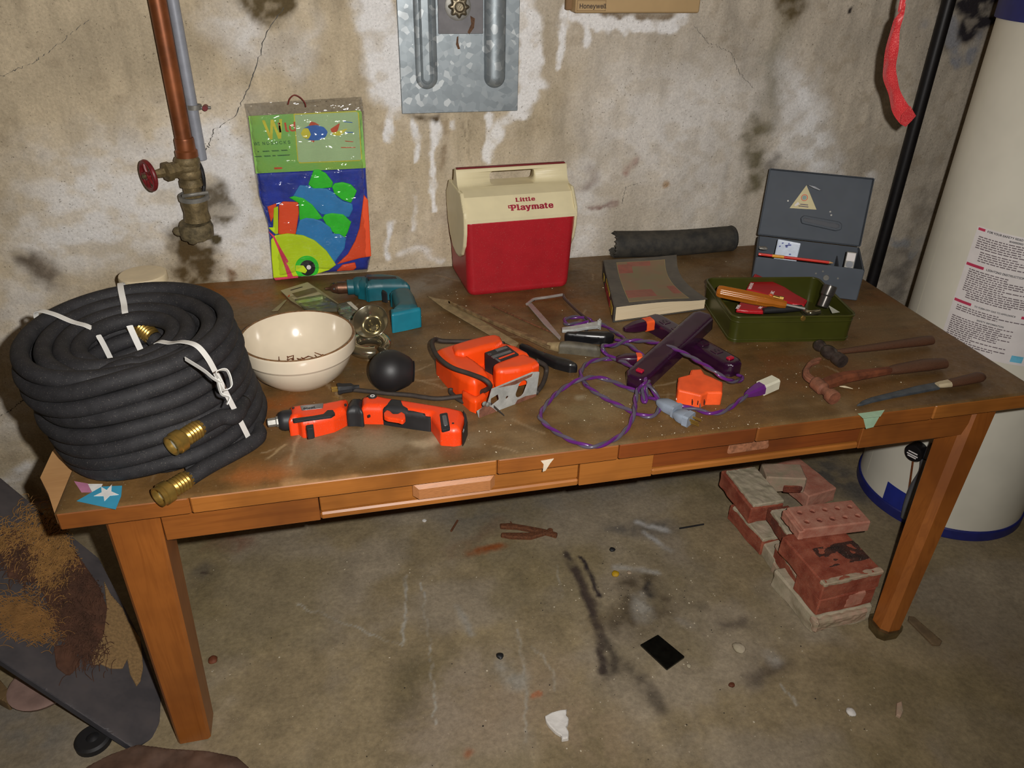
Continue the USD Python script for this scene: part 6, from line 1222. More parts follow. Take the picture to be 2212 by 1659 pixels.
for x in (1340, 1385, 1440): q = T(*C4([(x, 962)])[0], .014); obj('socket_slot', put(box(.0016, .010, .012, .0004, (0, 0, -.005)), frame(q, fb - fa, ey=(0, 0, 1))), M_('tool_black'), ot)
q = T(*C4([(1400, 968)])[0], .010); obj('prong', put(box(.0018, .006, .020, .0004, (0, 0, 0)), frame(q, fb - fa, ey=(0, 0, 1))), M_('dull_steel'), ot)
q = T(*C4([(1216, 940)])[0], .006); obj('corner_chip', lumpy(trimesh.creation.icosphere(1, .004), .001, 200).apply_translation(q), M_('label_white'), ot)

# ================================================================== HAMMERS, KNIFE, HORN, BULB, PACKETS
C5 = lambda L: fix((1700, 680), 4.32, L)
mat('old_handle', (86, 54, 36), .6, var=.3, vs=30., stretch=(10, 40, 40), dust=.2, dc=(96, 80, 62)); mat('rust_red', (124, 74, 52), .75, .1, .3, 60., .25, 260., dust=.2, dc=(150, 116, 90)); mat('dark_iron', (70, 60, 56), .28, .35, .3, 70.); mat('blade_blue', (86, 92, 98), .45, .5, .2, 40.); mat('bolster', (186, 170, 138), .6, var=.1); mat('rust_handle', (108, 58, 34), .7, .1, .4, 25., .2, 200.)
def T5(x, y, h): return T(*C5([(x, y)])[0], h)
hm1 = thing('ball_peen_hammer', 'ball peen hammer with dark shiny head and wooden handle, nearest the olive tray', 'hammer', tuple(T(1880, 760)))
a, b = T5(282, 272, .022), T5(520, 440, .022); d_ = (b - a) / np.linalg.norm(b - a); L_ = np.linalg.norm(b - a)
obj('head', lathe_on([(0, -.004), (.010, -.003), (.0145, .003), (.016, .011), (.013, .022), (.0105, .028), (.016, .036), (.018, .046), (.017, .060), (.012, .068), (.012, .072), (.0165, .077), (.0175, L_ * .92), (.0165, L_), (0, L_)], a, d_, 22), M_('dark_iron'), hm1, smooth=35, label='dark shiny ball peen head')
a2 = a + d_ * .052; b2 = T5(1345, 236, .017)
obj('handle', sweep(spline([a2, a2 * .75 + b2 * .25, a2 * .45 + b2 * .55, a2 * .15 + b2 * .85, b2], 6), circ(1, 14, .8), scale=np.interp(np.linspace(0, 1, 25), [0, .15, .5, .85, 1], [.0085, .0085, .0125, .0155, .0145])), M_('old_handle'), hm1, smooth=40)
hm2 = thing('claw_hammer', 'rusty claw hammer lying between the other hammer and the knife', 'hammer', tuple(T(1880, 820)))
hz = .020
cl = [T5(300, 425, .030), T5(225, 455, .030), T5(180, 515, .027), T5(190, 575, .024), T5(255, 625, .022), T5(330, 680, .020)]
for s in (-1, 1):
    off = A([.006, .006, 0]) * s
    obj('claw', sweep(spline([p_ + off * k_ for p_, k_ in zip(cl, (1.1, 1.1, 1., .8, .5, .2))], 6), rectp(1., 1., .2), scale=np.c_[np.interp(np.linspace(0, 1, 31), [0, .4, 1], [.008, .011, .013]), np.interp(np.linspace(0, 1, 31), [0, .4, 1], [.004, .011, .020])][:, :1] * 1., up=(0, 0, 1)), M_('rust_red'), hm2, smooth=40)
a, b = T5(250, 622, .021), T5(445, 782, .018); d_ = (b - a) / np.linalg.norm(b - a); L_ = np.linalg.norm(b - a)
obj('head', lathe_on([(0, 0), (.012, 0), (.0165, .006), (.0165, L_ * .45), (.011, L_ * .52), (.011, L_ * .72), (.0165, L_ * .76), (.0178, L_ * .95), (.0165, L_), (0, L_)], a, d_, 20), M_('rust_red'), hm2, smooth=35, label='rusty hammer head')
a2 = a + d_ * L_ * .28; b2 = T5(1468, 452, .018)
obj('neck', sweep(spline([a2, T5(520, 590, .022), T5(700, 560, .021), T5(960, 520, .019)], 6), rectp(1, .9, .25), scale=np.interp(np.linspace(0, 1, 19), [0, .2, .5, 1], [.026, .032, .027, .020]), up=(0, 0, 1)), M_('rust_handle'), hm2, smooth=40)
obj('grip', sweep(spline([T5(940, 522, .019), T5(1080, 500, .019), T5(1280, 470, .02), b2], 6), circ(1, 14, .8), scale=np.interp(np.linspace(0, 1, 19), [0, .2, .7, 1], [.011, .015, .0185, .0155])), M_('old_handle'), hm2, smooth=40)
kn = thing('old_knife', 'old knife with blue-grey blade and pale bolster, nearest the table corner', 'knife', tuple(T(1980, 850)))
bl_ = Polygon(T2(C5([(655, 842), (700, 806), (780, 774), (1000, 720), (1200, 668), (1420, 626), (1428, 688), (1200, 732), (1000, 768), (800, 812), (700, 842)]), .006))
obj('blade', inflate(bl_, ZT + .0085, .0022, .004, ZT + .003), M_('blade_blue'), kn, label='blue-grey tapered blade')
a, b = T5(1400, 656, .0095), T5(1515, 640, .0115)
obj('bolster', sweep([a, a * .7 + b * .3, b], rectp(1, .6, .2), scale=[.017, .021, .024], up=(0, 0, 1)), M_('bolster'), kn, smooth=35)
obj('handle', sweep(spline([b, T5(1640, 614, .0125), T5(1760, 588, .0125), T5(1818, 572, .0125)], 6), circ(1, 14, .72), scale=np.interp(np.linspace(0, 1, 19), [0, .3, .8, 1], [.0125, .0145, .0165, .0125])), M_('old_handle'), kn, smooth=40)
obj('wood_splinter', tube([T5(490, 668, .004), T5(540, 672, .005), T5(615, 690, .004)], [.001, .003, .0008], 6), M_('bolster'), label='pale wood splinter beside the rusty claw hammer', cat='splinter')
# ---- chrome horn and its rubber bulb
hn = thing('chrome_horn', 'curled chrome bulb horn without its bulb, beside the cream bowl', 'horn', tuple(T(800, 770)))
tc = T(797, 748, .019); 
tor = [tc + A([.040 * math.cos(t), .036 * math.sin(t), .010 * math.sin(t * .5 + .4) - .004]) for t in np.linspace(-.9, 5.0, 26)]
mc = T(800, 694, .078); dm = A([-.22, -.62, .75]); dm /= np.linalg.norm(dm)
th_ = mc - dm * .062
trr = np.interp(np.linspace(0, 1, 40), [0, .12, .5, 1], [.0165, .0150, .014, .0105])
pathh = spline([*tor[::-1][:-1], tor[0] * .55 + th_ * .45 + A([.022, -.004, .0]), th_ - dm * .010, th_ + dm * .004], 4)
obj('curled_tube', sweep(pathh, circ(1, 18), scale=np.interp(np.linspace(0, 1, len(pathh)), [0, .1, .6, 1], [.0175, .016, .0145, .011])), M_('chrome'), hn, smooth=True, label='chrome tube curled in a ring')
bp_ = [(.0105, -.002), (.0115, .012), (.014, .026), (.019, .038), (.027, .048), (.037, .056), (.0445, .0605), (.0465, .0625), (.0455, .0640), (.0435, .0625), (.036, .0575), (.026, .0500), (.018, .040), (.0125, .026), (.0095, .006), (0, .004)]
obj('bell', lathe_on(bp_, th_, dm, 48), M_('chrome'), hn, smooth=True, label='flared chrome bell')
ba = T(843, 804, .047); da = A([.93, -.05, -.10]); da /= np.linalg.norm(da)
mat('bulb_rubber', (30, 29, 30), .5, var=.1, bump=.08, bs=700.)
R0 = .050
bpf = [(0, -R0)] + [(R0 * math.sin(t), -R0 * math.cos(t)) for t in np.linspace(.15, 2.0, 22)] + [(.040, .033), (.034, .044), (.028, .050), (.024, .0525), (.020, .051), (.018, .044), (0, .040)]
bu = lathe_on(bpf, ba, da, 40); bu.apply_translation([0, 0, ZT + .0005 - bu.vertices[:, 2].min()])
bulb_ = thing('rubber_bulb', 'black rubber squeeze bulb lying in front of the chrome horn', 'rubber bulb', tuple(bu.vertices.mean(0) * [1, 1, 0] + [0, 0, ZT]))
obj('bulb_body', bu, M_('bulb_rubber'), bulb_, smooth=40)
dz_ = bu.vertices[:, 2].min() - ZT
obj('neck_lip', lathe_on([(.0235, .0525), (.0255, .0535), (.0245, .0555), (.0205, .0545), (.0205, .0525), (.0235, .0525)], ba + A([0, 0, ZT + .0005 - lathe_on(bpf, ba, da, 40).vertices[:, 2].min()]), da, 28), M_('bulb_rubber'), bulb_)
# ---- packets behind the bowl
mat('card_khaki', (148, 136, 102), .55, var=.08, vs=20.); mat('card_tan', (182, 168, 136), .55, var=.06); mat('window_brown', (104, 84, 58), .5, var=.1)
usdkit.material(stage, M_('clear_pack'), {'t': ('transparent_bsdf', {'color': (.86, .88, .84)}), 'd': ('diffuse_bsdf', {'color': lin((150, 146, 122))}), 'g': ('glossy_bsdf', {'roughness': .12}), 'f': ('fresnel', {'IOR': 1.4}), 'm0': ('mix_closure', {'fac': .3}), 'm': ('mix_closure', {}), 'geo': ('geometry', {}), 'n': ('noise_texture', {'scale': 60., 'detail': 2.}), 'b': ('bump', {'strength': .4, 'distance': .004})},
    [('geo.position', 'n.vector'), ('n.fac', 'b.height'), ('b.normal', 'g.normal'), ('t.BSDF', 'm0.closure1'), ('d.BSDF', 'm0.closure2'), ('f.fac', 'm.fac'), ('m0.closure', 'm.closure1'), ('g.BSDF', 'm.closure2')], surface='m.closure')
pkt = thing('hardware_packet', 'flat clear packet with a khaki card label, behind the bowl by the drill', 'packet', tuple(T(680, 640)))
def fl2(name, L, z, th, m, r=.0006, step=.006, label=None): return obj(name, inflate(flat(L, z, C2), ZT + z + th, r, step, ZT + z), M_(m), pkt, smooth=40, label=label)
fl2('backing_card', [(418, 268), (650, 196), (742, 255), (930, 390), (905, 430), (640, 436), (500, 352)], .004, .0012, 'card_khaki', label='khaki backing card')
fl2('card_header', [(418, 268), (650, 196), (715, 245), (480, 322)], .0054, .0006, 'card_tan', .0003); fl2('card_panel', [(515, 292), (700, 242), (735, 272), (560, 326)], .0062, .0005, 'window_brown', .0002); fl2('card_strip', [(480, 322), (500, 316), (540, 345), (770, 300), (745, 280), (560, 330), (545, 326)], .0054, .0004, 'card_tan', .0002)
fl2('card_print', [(500, 262), (605, 232), (612, 238), (508, 268)], .0060, .0004, 'print_dark', .0001); fl2('red_print', [(478, 318), (495, 300), (500, 312), (486, 324)], .0060, .0004, 'ink_red', .0001)
pl = inflate(flat([(540, 345), (775, 305), (925, 392), (900, 435), (645, 440)], .01, C2), ZT + .014, .005, .005, ZT + .0056, wob=.004); obj('clear_pouch', pl, M_('clear_pack'), pkt, smooth=40, label='clear plastic pouch')
fl2('card_flap', [(340, 445), (455, 350), (475, 345), (395, 440)], .001, .0008, 'card_khaki', .0004)
sc_ = thing('crumpled_packet', 'crumpled clear plastic packet beside the chrome horn', 'packet', tuple(T(750, 670)))
obj('plastic_body', lumpy(inflate(flat([(905, 395), (960, 375), (1010, 368), (1075, 420), (1080, 450), (1035, 500), (960, 495), (915, 450)], .008, C2), ZT + .016, .008, .004, ZT + .001), .005, 60, 9), M_('clear_pack'), sc_, smooth=25)
obj('white_tab', inflate(flat([(985, 372), (1020, 366), (1082, 425), (1075, 445), (1040, 420)], .016, C2), ZT + .0185, .001, .004, ZT + .0165), mat('tab_white', (206, 198, 180), .5), sc_)
obj('paper_corner', prism(flat([(1000, 515), (1030, 505), (1035, 560), (1015, 545)], .001, C2), .0008, ZT + .0004), M_('tab_white'), label='small cream paper scrap between the bowl and the horn', cat='paper', smooth=False)

# ================================================================== BRICKS UNDER THE TABLE
def brickmat(n, a, b): mat(n, a, .85, c2=b, vs=26., bump=.35, bs=140., speck=.35)
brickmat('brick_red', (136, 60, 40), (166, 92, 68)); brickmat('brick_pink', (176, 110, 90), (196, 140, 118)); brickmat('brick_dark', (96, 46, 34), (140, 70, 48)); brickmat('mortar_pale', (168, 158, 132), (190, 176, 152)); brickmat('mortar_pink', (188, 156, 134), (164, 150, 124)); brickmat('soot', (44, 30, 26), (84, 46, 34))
def QF(FL, FR, z):
    """Frame of a brick from the photo's two front top corners."""
    a_, b_ = G(*FL, z), G(*FR, z); return a_, (b_ - a_)
def brick(label, o, an, w, d, h, m, z, seed, holes=False, extra=(), tilt=0.):
    """o: front left bottom corner in plan, an: turn, w along the front, d to the back."""
    M = frame((o[0], o[1], z), (math.cos(an), math.sin(an), 0), ez=(0, 0, 1))
    c_ = (M @ A([w / 2, d / 2, 0, 1]))[:3]
    b_ = thing('brick', label, 'brick', tuple(c_), group='bricks piled under the table')
    core = box(w, d, h, .004, (w / 2, d / 2, 0))
    if holes:
        k_ = m3.Manifold()
        for i in range(5):
            for j in (.30, .70): k_ = k_ + m3.Manifold.cylinder(h, .0095, .0095, 14).translate([w * (.12 + .19 * i), d * j, h - .018])
        core = to_tm(man(core) - k_)
        obj('brick_body', put(core, M), M_(m), b_, smooth=30)
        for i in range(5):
            for j in (.30, .70): obj('hole_disc', put(trimesh.creation.cylinder(.0092, .002, sections=14).apply_translation([w * (.12 + .19 * i), d * j, h - .0075]), M), M_('brick_dark'), b_)  # darker disc set in each hole, with the shade painted into its colour
    else: obj('brick_body', put(lumpy(core, .003, 30, seed, .014), M), M_(m), b_, smooth=30)
    for nm, (x0, x1, y0, y1, z0, z1), mm in extra:
        q_ = lumpy(box(x1 - x0, y1 - y0, z1 - z0, .003, ((x0 + x1) / 2, (y0 + y1) / 2, z0)), .004, 55, seed + 7, .010)
        obj(nm, put(q_, M), M_(mm), b_, smooth=40)
    return b_
f0 = G(1750, 1372); f1_ = G(1900, 1335); fa_ = math.atan2(*(f1_ - f0)[[1, 0]])
zA = .036
def zat(px, py, xy):   # height of the pixel above a plan point
    d_ = ray(px, py); t = np.linalg.norm(A(xy) - CAM[:2]) / np.linalg.norm(d_[:2]); return CAM[2] + d_[2] * t
z1, z2, z3 = zat(1752, 1333, f0[:2]), zat(1757, 1304, f0[:2]), zat(1757, 1255, f0[:2])
ex2 = A([math.cos(fa_), math.sin(fa_)]); ey2 = A([-ex2[1], ex2[0]]); P0 = f0[:2]
W_ = .192
mb_ = thing('mortar_slab', 'pale crumbling mortar slab at the bottom front of the brick pile', 'mortar', (*(P0 + ex2 * W_ / 2 + ey2 * .08), 0), group='bricks piled under the table')
obj('slab', put(lumpy(box(W_, .2, z1, .006, (W_ / 2, .1, 0)), .006, 26, 3, .013), frame((*P0, 0), (*ex2, 0), ez=(0, 0, 1))), M_('mortar_pale'), mb_, smooth=40)
obj('crust', put(lumpy(box(W_ * .9, .03, z1 * .7, .006, (W_ * .45, .004, z1 * .25)), .007, 40, 4, .010), frame((*P0, 0), (*ex2, 0), ez=(0, 0, 1))), M_('mortar_pink'), mb_, smooth=40)
hA = (z3 - z1) / 2 - .001
brick('red brick second from the bottom at the front of the pile', P0 + ey2 * .006 + ex2 * .004, fa_, W_ - .006, .11, hA, 'brick_red', z1 + .0005, 11, extra=[('mortar_patch', (.09, .15, -.002, .02, .008, hA - .004), 'brick_pink')])
brick('wide flat brick with dark sooty top under the holed brick', P0 + ey2 * .004, fa_, W_, .20, hA, 'brick_red', z1 + hA + .001, 12, extra=[('soot_patch', (.05, .19, .05, .13, hA - .006, hA + .0008), 'soot'), ('mortar_edge', (.0, W_, -.002, .018, hA - .012, hA + .001), 'mortar_pink')])
zt3 = z1 + 2 * hA + .003
a, b = G(1731, 1166, zt3), G(1876, 1148, zt3); ab = math.atan2(*(b - a)[[1, 0]]); wb = np.linalg.norm(b - a)
hb = max(.03, min(.06, zat(1729, 1148, a[:2]) - zt3 + .010))
da_ = G(1704, 1094, zt3 + hb)[1] - a[1]
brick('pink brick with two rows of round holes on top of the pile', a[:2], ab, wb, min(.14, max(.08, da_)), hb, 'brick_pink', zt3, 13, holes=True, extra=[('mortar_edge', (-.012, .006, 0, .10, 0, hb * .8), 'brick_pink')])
obj('mortar_bed', put(lumpy(box(wb * .8, .075, .0022, .0008, (wb * .5, .045, 0)), .0006, 60, 2, .02), frame((a[0], a[1], zt3 - .0024), (b - a) * [1, 1, 0], ez=(0, 0, 1))), M_('mortar_pale'), label='thin mortar bed under the holed brick', cat='mortar')
# the rows behind, running away from the camera
def row(label, FLpx, BLpx, z, w, h, m, seed, top=None, extra=()):
    """A brick lying lengthwise: FLpx, BLpx are the photo's front and back left bottom corners at height z."""
    a_, b_ = G(*FLpx, z), G(*BLpx, z); v = (b_ - a_)[:2]; L_ = np.linalg.norm(v); an_ = math.atan2(v[1], v[0]) - PI / 2
    return brick(label, a_[:2], an_, w, L_, h, m, z, seed, extra=extra)
row('red brick on the floor at the left middle of the pile', (1712, 1306), (1664, 1232), 0.0, .085, .036, 'mortar_pink', 21)
row('long red brick lying on the floor at the left back of the pile', (1640, 1201), (1570, 1120), 0., .095, .062, 'brick_red', 22, extra=[('mortar_top', (.0, .09, .0, .17, .055, .068), 'mortar_pale')])
row('red brick in the middle of the left side above the pale one', (1713, 1274), (1668, 1205), .038, .085, .05, 'brick_red', 23, extra=[('mortar_edge', (.0, .09, .0, .14, .042, .055), 'mortar_pink')])
row('pale mortar block on the floor in the middle of the left side', (1668, 1235), (1640, 1195), 0., .10, .05, 'mortar_pale', 24)
row('mortar-crusted dark brick leaning in the middle of the pile', (1720, 1222), (1652, 1122), .094, .07, .05, 'brick_dark', 25, extra=[('mortar_top', (.0, .066, .08, .19, .042, .056), 'mortar_pale')])
row('brick capped with thick pale mortar at the left back top of the pile', (1616, 1132), (1552, 1048), .075, .115, .062, 'brick_red', 26, extra=[('mortar_cap', (.008, .116, .004, .19, .052, .072), 'mortar_pale')])
row('crusted brick at the very back of the pile below the table edge', (1650, 1062), (1638, 1030), .10, .13, .06, 'mortar_pink', 27, extra=[('brick_corner', (.06, .12, -.004, .03, .0, .03), 'brick_dark')])
row('pink brick half hidden behind the holed brick', (1740, 1100), (1660, 1030), .04, .12, .055, 'brick_pink', 28)

# ================================================================== ON THE FLOOR
C6 = lambda L: fix((900, 1080), 2.765, L)
def gp(L): return [tuple(G(*p_)[:2]) for p_ in C6(L)]
pli = thing('rusty_pliers', 'rusty old pliers lying open on the floor under the table', 'pliers', tuple(G(1140, 1150)))
for L in ([(502, 158), (560, 155), (640, 168), (740, 186), (800, 200), (835, 212), (830, 226), (790, 214), (700, 196), (600, 176), (505, 172)], [(508, 222), (560, 232), (680, 236), (760, 212), (800, 194), (832, 186), (828, 196), (800, 206), (765, 200), (680, 212), (560, 212), (512, 212)]):
    obj('jaw_and_handle', inflate(Polygon(gp(L)).buffer(.003), .012, .004, .004, .0005), M_('rust'), pli)
q = G(*C6([(797, 200)])[0]); obj('pivot', cyl((q[0], q[1], .001), (q[0], q[1], .016), .009, k=14), M_('rust'), pli)
def stick(label, L, r, m, cat='twig'):
    return obj(cat, tube([tuple(G(x, y, r + .0004)) for x, y in C6(L)], r, 7), M_(m), label=label, cat=cat)
stick('short brown twig on the floor left of the rusty pliers', [(245, 122), (225, 155), (206, 186)], .0035, 'rust'); stick('thin black stick on the floor near the bricks', [(1570, 170), (1640, 158), (1715, 145)], .003, 'tool_black', 'stick')
stick('thin twig on the floor touching the rusty pliers', [(560, 130), (572, 146), (575, 152)], .002, 'rust')
mat('tile_black', (16, 17, 14), .25, var=.3, vs=60.); mat('plaster_white', (226, 222, 216), .8, var=.04, bump=.4, bs=120.)
obj('tile', inflate(Polygon(gp([(1336, 872), (1440, 812), (1600, 944), (1494, 1020)])), .0065, .0012, .006, .0006), M_('tile_black'), label='black square tile lying flat on the floor', cat='tile')
obj('plaster_chip', inflate(Polygon(gp([(765, 1305), (800, 1285), (862, 1268), (896, 1266), (893, 1300), (908, 1318), (905, 1350), (893, 1370), (908, 1400), (906, 1440), (865, 1446), (862, 1420), (828, 1400), (790, 1362), (772, 1335)])), .012, .004, .004, .0005, wob=.012), M_('plaster_white'), label='big white plaster chip on the floor at the front', cat='plaster')
def chip(label, px, py, r, m, cat='chip', h=None):
    c_ = G(px, py); k_ = lumpy(trimesh.creation.icosphere(2, r), r * .35, 1.2 / r, int(px)); k_.vertices *= [1, 1, .55]; k_.apply_translation([c_[0], c_[1], .0004 - k_.vertices[:, 2].min()])
    return obj('chip' if cat == 'chip' else cat, k_, M_(m), label=label, cat=cat)
chip('yellow chip on the floor beside the dark streak', 1329, 1243, .012, mat('chip_yellow', (190, 150, 20), .6).split('/')[-1]); chip('small white chip on the floor at the lower right', 1836, 1543, .012, 'plaster_white'); chip('small tan pebble on the floor near the yellow chip', 1359, 1239, .007, 'mortar_pink')
chip('dark brown lump on the floor right of the left table leg', 461, 1429, .012, 'rust_handle'); chip('dark lump on the floor below the long scratch', 1080, 1420, .010, 'tool_black'); chip('black crumb on the floor under the pliers streak', 1322, 1190, .009, 'tool_black'); chip('white speck on the floor under the drawer handle', 917, 1127, .007, 'plaster_white')
chip('grey pebble on the floor right of the black tile', 1594, 1405, .016, 'mortar_pale'); chip('small cream pebble near the black tile', 1488, 1440, .006, 'mortar_pale'); chip('rusty flake on the floor at the lower right of the tile', 1580, 1482, .008, 'rust_handle')
obj('shell_chip', inflate(Polygon([tuple(G(*p_)[:2]) for p_ in ((1936, 1522), (1946, 1518), (1950, 1540), (1944, 1553), (1934, 1548))]), .009, .003, .003, .0005), M_('mortar_pink'), label='curled cream shell-like chip at the lower right of the floor', cat='chip')
obj('wood_strip', inflate(Polygon([tuple(G(*p_)[:2]) for p_ in ((1962, 1334), (1974, 1336), (2034, 1388), (2030, 1396), (2014, 1396), (1960, 1342))]), .008, .002, .006, .0006), mat('strip_wood', (112, 92, 66), .8, var=.2), label='thin wooden strip on the floor beside the right table leg', cat='strip')
# dust and paint crumbs, past counting
cr = np.random.default_rng(3); ms = []
tet = trimesh.creation.icosphere(0, 1.); 
def crumbs(n, gen, r0, r1):
    V_, F_ = [], []
    for i in range(n):
        p_ = gen(); r = r0 * (r1 / r0) ** (cr.random() ** 2.2); v = tet.vertices * [r, r * cr.uniform(.4, 1), r * .5]; t = cr.uniform(0, 6.28); v = v @ A([[math.cos(t), math.sin(t), 0], [-math.sin(t), math.cos(t), 0], [0, 0, 1]])
        V_.append(v + p_ + [0, 0, r * .5]); F_.append(tet.faces + 12 * i)
    return np.vstack(V_), np.vstack(F_)
mat('crumb_pale', (196, 184, 160), .8, var=.2)
cl_ = [T(a_, b_) for a_, b_ in ((1290, 880), (1620, 780), (1100, 940), (1730, 800), (1500, 950), (980, 700), (1650, 960), (960, 640), (1900, 820), (1340, 840))]
def on_table():
    if cr.random() < .45: p_ = cl_[cr.integers(len(cl_))] + cr.normal(0, .06, 3)
    else: p_ = A([cr.uniform(.4, 2.1), cr.uniform(-1.03, -.05), 0])
    p_[0] = np.clip(p_[0], .02, 2.18); p_[1] = np.clip(p_[1], -1.05, -.01); p_[2] = ZT; return p_
obj('table_crumbs', crumbs(420, on_table, .0006, .0026), M_('crumb_pale'), smooth=False, label='pale crumbs of plaster and paint scattered over the tabletop', cat='crumbs', kind='stuff')
def on_floor(): 
    p_ = G(cr.uniform(420, 1900), cr.uniform(1150, 1655)) if cr.random() < .6 else G(1400, 1290) + cr.normal(0, .13, 3); p_[2] = 0; return p_
obj('floor_crumbs', crumbs(520, on_floor, .0007, .0034), M_('crumb_pale'), smooth=False, label='pale crumbs scattered over the concrete floor', cat='crumbs', kind='stuff')
mat('crumb_dark', (52, 44, 38), .8, var=.3)
obj('dark_crumbs', crumbs(380, on_floor, .0006, .0026), M_('crumb_dark'), smooth=False, label='dark crumbs of dirt scattered over the concrete floor', cat='dirt', kind='stuff')

# ================================================================== LOWER LEFT CORNER
mat('board_grey', (66, 66, 72), .6, var=.2, vs=14., bump=.15, bs=60., dust=.3, dc=(100, 84, 72)); mat('burlap', (138, 110, 72), .9, var=.2, vs=160., bump=.4, bs=500.); mat('old_leather', (96, 72, 58), .7, var=.3, vs=14.); mat('pink_thing', (150, 122, 112), .7, var=.15)
b0, b1 = G(345, 1508, .004), G(287, 1622, .004)
b2, b3 = G(0, 1432, .20), G(0, 1040, .33)
bu_ = (b2 - b1); bu_ /= np.linalg.norm(bu_); nb = np.cross(b0 - b1, bu_); nb /= np.linalg.norm(nb)
if nb[2] < 0: nb = -nb
ext = lambda p_, q_: q_ + (q_ - p_) * .35
def plan(p_, z_): return p_
Q = [b1, b0, G(206, 1206, .262), b3 + (b3 - b0) * .2, b2 + (b2 - b1) * .45]
o_ = b1; MX = frame(o_, b0 - b1, ez=np.cross(b0 - b1, (b2 + b3) / 2 - (b0 + b1) / 2) * (1 if np.cross(b0 - b1, (b2 + b3) / 2 - (b0 + b1) / 2)[2] > 0 else -1))
MI = np.linalg.inv(MX)
def onb(px, py, h=0.):
    d_ = ray(px, py); nz = MX[:3, 2]; t = ((MX[:3, 3] + nz * h - CAM) @ nz) / (d_ @ nz); p_ = CAM + d_ * t; return (MI @ A([*p_, 1]))[:2]
out = [onb(*p_) for p_ in ((287, 1622), (342, 1590), (345, 1508), (300, 1380), (212, 1210), (100, 1120), (-30, 1012), (-300, 860), (-340, 1240), (0, 1432))]
gb_ = thing('grey_board', 'long grey board leaning at the left of the table, covered in brown fibres', 'board', tuple(b1))
obj('board', put(inflate(Polygon([tuple(p_) for p_ in out]).buffer(-.004).buffer(.004), .010, .003, .012, -.008), MX), M_('board_grey'), gb_, smooth=35)
bl2 = [tuple(onb(*p_)) for p_ in ((222, 1262), (236, 1290), (262, 1320), (275, 1350), (300, 1385), (306, 1448), (300, 1478), (292, 1488), (278, 1462), (272, 1430), (262, 1450), (236, 1450), (214, 1440), (197, 1444), (192, 1426), (208, 1396), (222, 1370), (228, 1320))]
obj('burlap_patch', put(inflate(Polygon(bl2), .0145, .002, .006, .0102, wob=.003), MX), M_('burlap'), gb_, smooth=40, label='torn tan burlap patch')
# fibres: brown fuzz stuck to the board
fr_ = np.random.default_rng(8); P_, Cn, Wd = [], [], []
zones = [((70, 1130), (120, 1260), 46, 900, 0), ((120, 1110), (150, 1220), 26, 400, 0), ((20, 1330), (110, 1370), 40, 800, 1), ((130, 1290), (200, 1420), 40, 900, 2), ((40, 1180), (60, 1240), 34, 500, 2), ((150, 1240), (210, 1300), 24, 400, 2), ((20, 1160), (20, 1190), 30, 300, 0)]
pts_by = {0: [], 1: [], 2: []}
for (xa, ya), (xb, yb), rad_, n_, kd in zones:
    for i in range(n_):
        t = fr_.random(); px, py = xa + (xb - xa) * t + fr_.normal(0, rad_ * .5), ya + (yb - ya) * t + fr_.normal(0, rad_ * .5)
        if px > 60 + (py - 1040) * .54 + 30: continue
        q_ = onb(px, py); an_ = (2.3 if kd != 1 else 1.2) + fr_.normal(0, .5); L_ = fr_.uniform(.012, .045); z_ = .011 + fr_.random() * .012
        st = [(q_[0] + L_ * s * math.cos(an_ + s * .7), q_[1] + L_ * s * math.sin(an_ + s * .7), z_ + .010 * math.sin(s * PI) * fr_.random()) for s in (0, .33, .66, 1)]
        pts_by[kd].append((MX[:3, :3] @ A(st).T).T + MX[:3, 3])
mat('fibre_tan', (158, 116, 62), .8, var=.2, vs=30.); mat('fibre_gold', (140, 100, 52), .8, var=.2, vs=30.); mat('fibre_dark', (84, 54, 38), .85, var=.3, vs=30.)
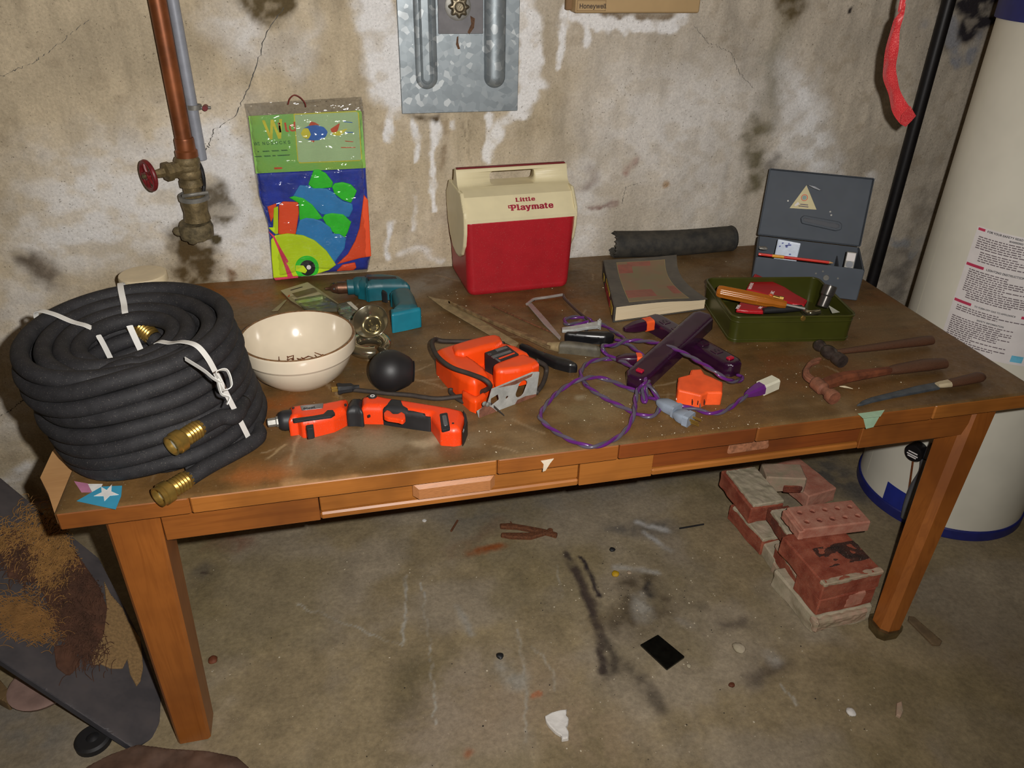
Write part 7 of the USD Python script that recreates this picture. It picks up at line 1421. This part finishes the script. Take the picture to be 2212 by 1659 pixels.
for kd, m, lab_ in ((0, 'fibre_tan', 'tan fuzz of loose fibres'), (1, 'fibre_gold', 'golden loose fibres'), (2, 'fibre_dark', 'dark brown matted fibres')):
    path = numbered(gb_, 'fibres'); c_ = UsdGeom.BasisCurves.Define(stage, path); st = pts_by[kd]
    c_.CreateTypeAttr('linear'); c_.CreatePointsAttr(Vt.Vec3fArray.FromNumpy(np.ascontiguousarray(np.vstack(st) - LOC[gb_][:3, 3], np.float32))); c_.CreateCurveVertexCountsAttr(Vt.IntArray.FromNumpy(np.full(len(st), 4, np.int32))); c_.CreateWidthsAttr(Vt.FloatArray.FromNumpy(np.full(len(st) * 4, .0014, np.float32))); c_.SetWidthsInterpolation('vertex')
    UsdShade.MaterialBindingAPI.Apply(c_.GetPrim()).Bind(UsdShade.Material.Get(stage, M_(m))); data(c_.GetPrim(), label=lab_, kind='stuff')
for zi, L in enumerate([[(95, 1200), (150, 1190), (205, 1270), (228, 1330), (215, 1390), (165, 1410), (120, 1350), (90, 1260)], [(15, 1190), (60, 1180), (90, 1220), (70, 1260), (20, 1250)], [(120, 1405), (150, 1400), (165, 1440), (145, 1460), (125, 1445)]]):
    obj('dark_mat', put(inflate(Polygon([tuple(onb(*p_)) for p_ in L]).buffer(.006), .0135, .003, .008, .0098, wob=.008, seed=zi), MX), M_('fibre_dark'), gb_, smooth=40, label='dark matted residue on the board')
# things under and beside the board
q = G(112, 1512)
obj('pink_bowl', lathe([(0, 0), (.05, 0), (.075, .02), (.08, .03), (.07, .034), (.04, .03), (0, .028)], 30).apply_translation([q[0] - .02, q[1] + .03, .0006]), M_('pink_thing'), label='pinkish round dish on the floor under the grey board', cat='dish')
L = [G(*p_) for p_ in ((-60, 1450), (-14, 1458), (34, 1516), (24, 1536), (-60, 1490))]
obj('wood_offcut', inflate(Polygon([tuple(p_[:2]) for p_ in L]), .03, .003, .01, .0006), mat('offcut', (116, 92, 60), .8, var=.3, vs=20.), label='brown wooden offcut on the floor at the left edge under the grey board', cat='wood')
q = G(205, 1606)
wh = thing('caster_wheel', 'small black wheel on the floor below the grey board', 'wheel', (q[0], q[1], 0))
obj('tyre', lathe([(.014, .002), (.034, .001), (.040, .006), (.040, .020), (.034, .025), (.014, .024), (.014, .002)], 30).apply_translation([q[0], q[1], 0]), M_('black_rubber'), wh); obj('hub', lathe([(0, .001), (.0138, .001), (.0138, .022), (.006, .026), (0, .026)], 20).apply_translation([q[0], q[1], 0]), M_('tool_black'), wh)
fl_p = [(188, 1662), (240, 1634), (300, 1614), (360, 1622), (450, 1628), (510, 1640), (535, 1662), (520, 1720), (200, 1720)]
obj('leather_flap', inflate(Polygon([tuple(G(*p_, .012)[:2]) for p_ in fl_p]).buffer(.004), .020, .006, .01, .0006, wob=.02), M_('old_leather'), label='brown leathery flap on the floor in front of the left table leg', cat='leather')
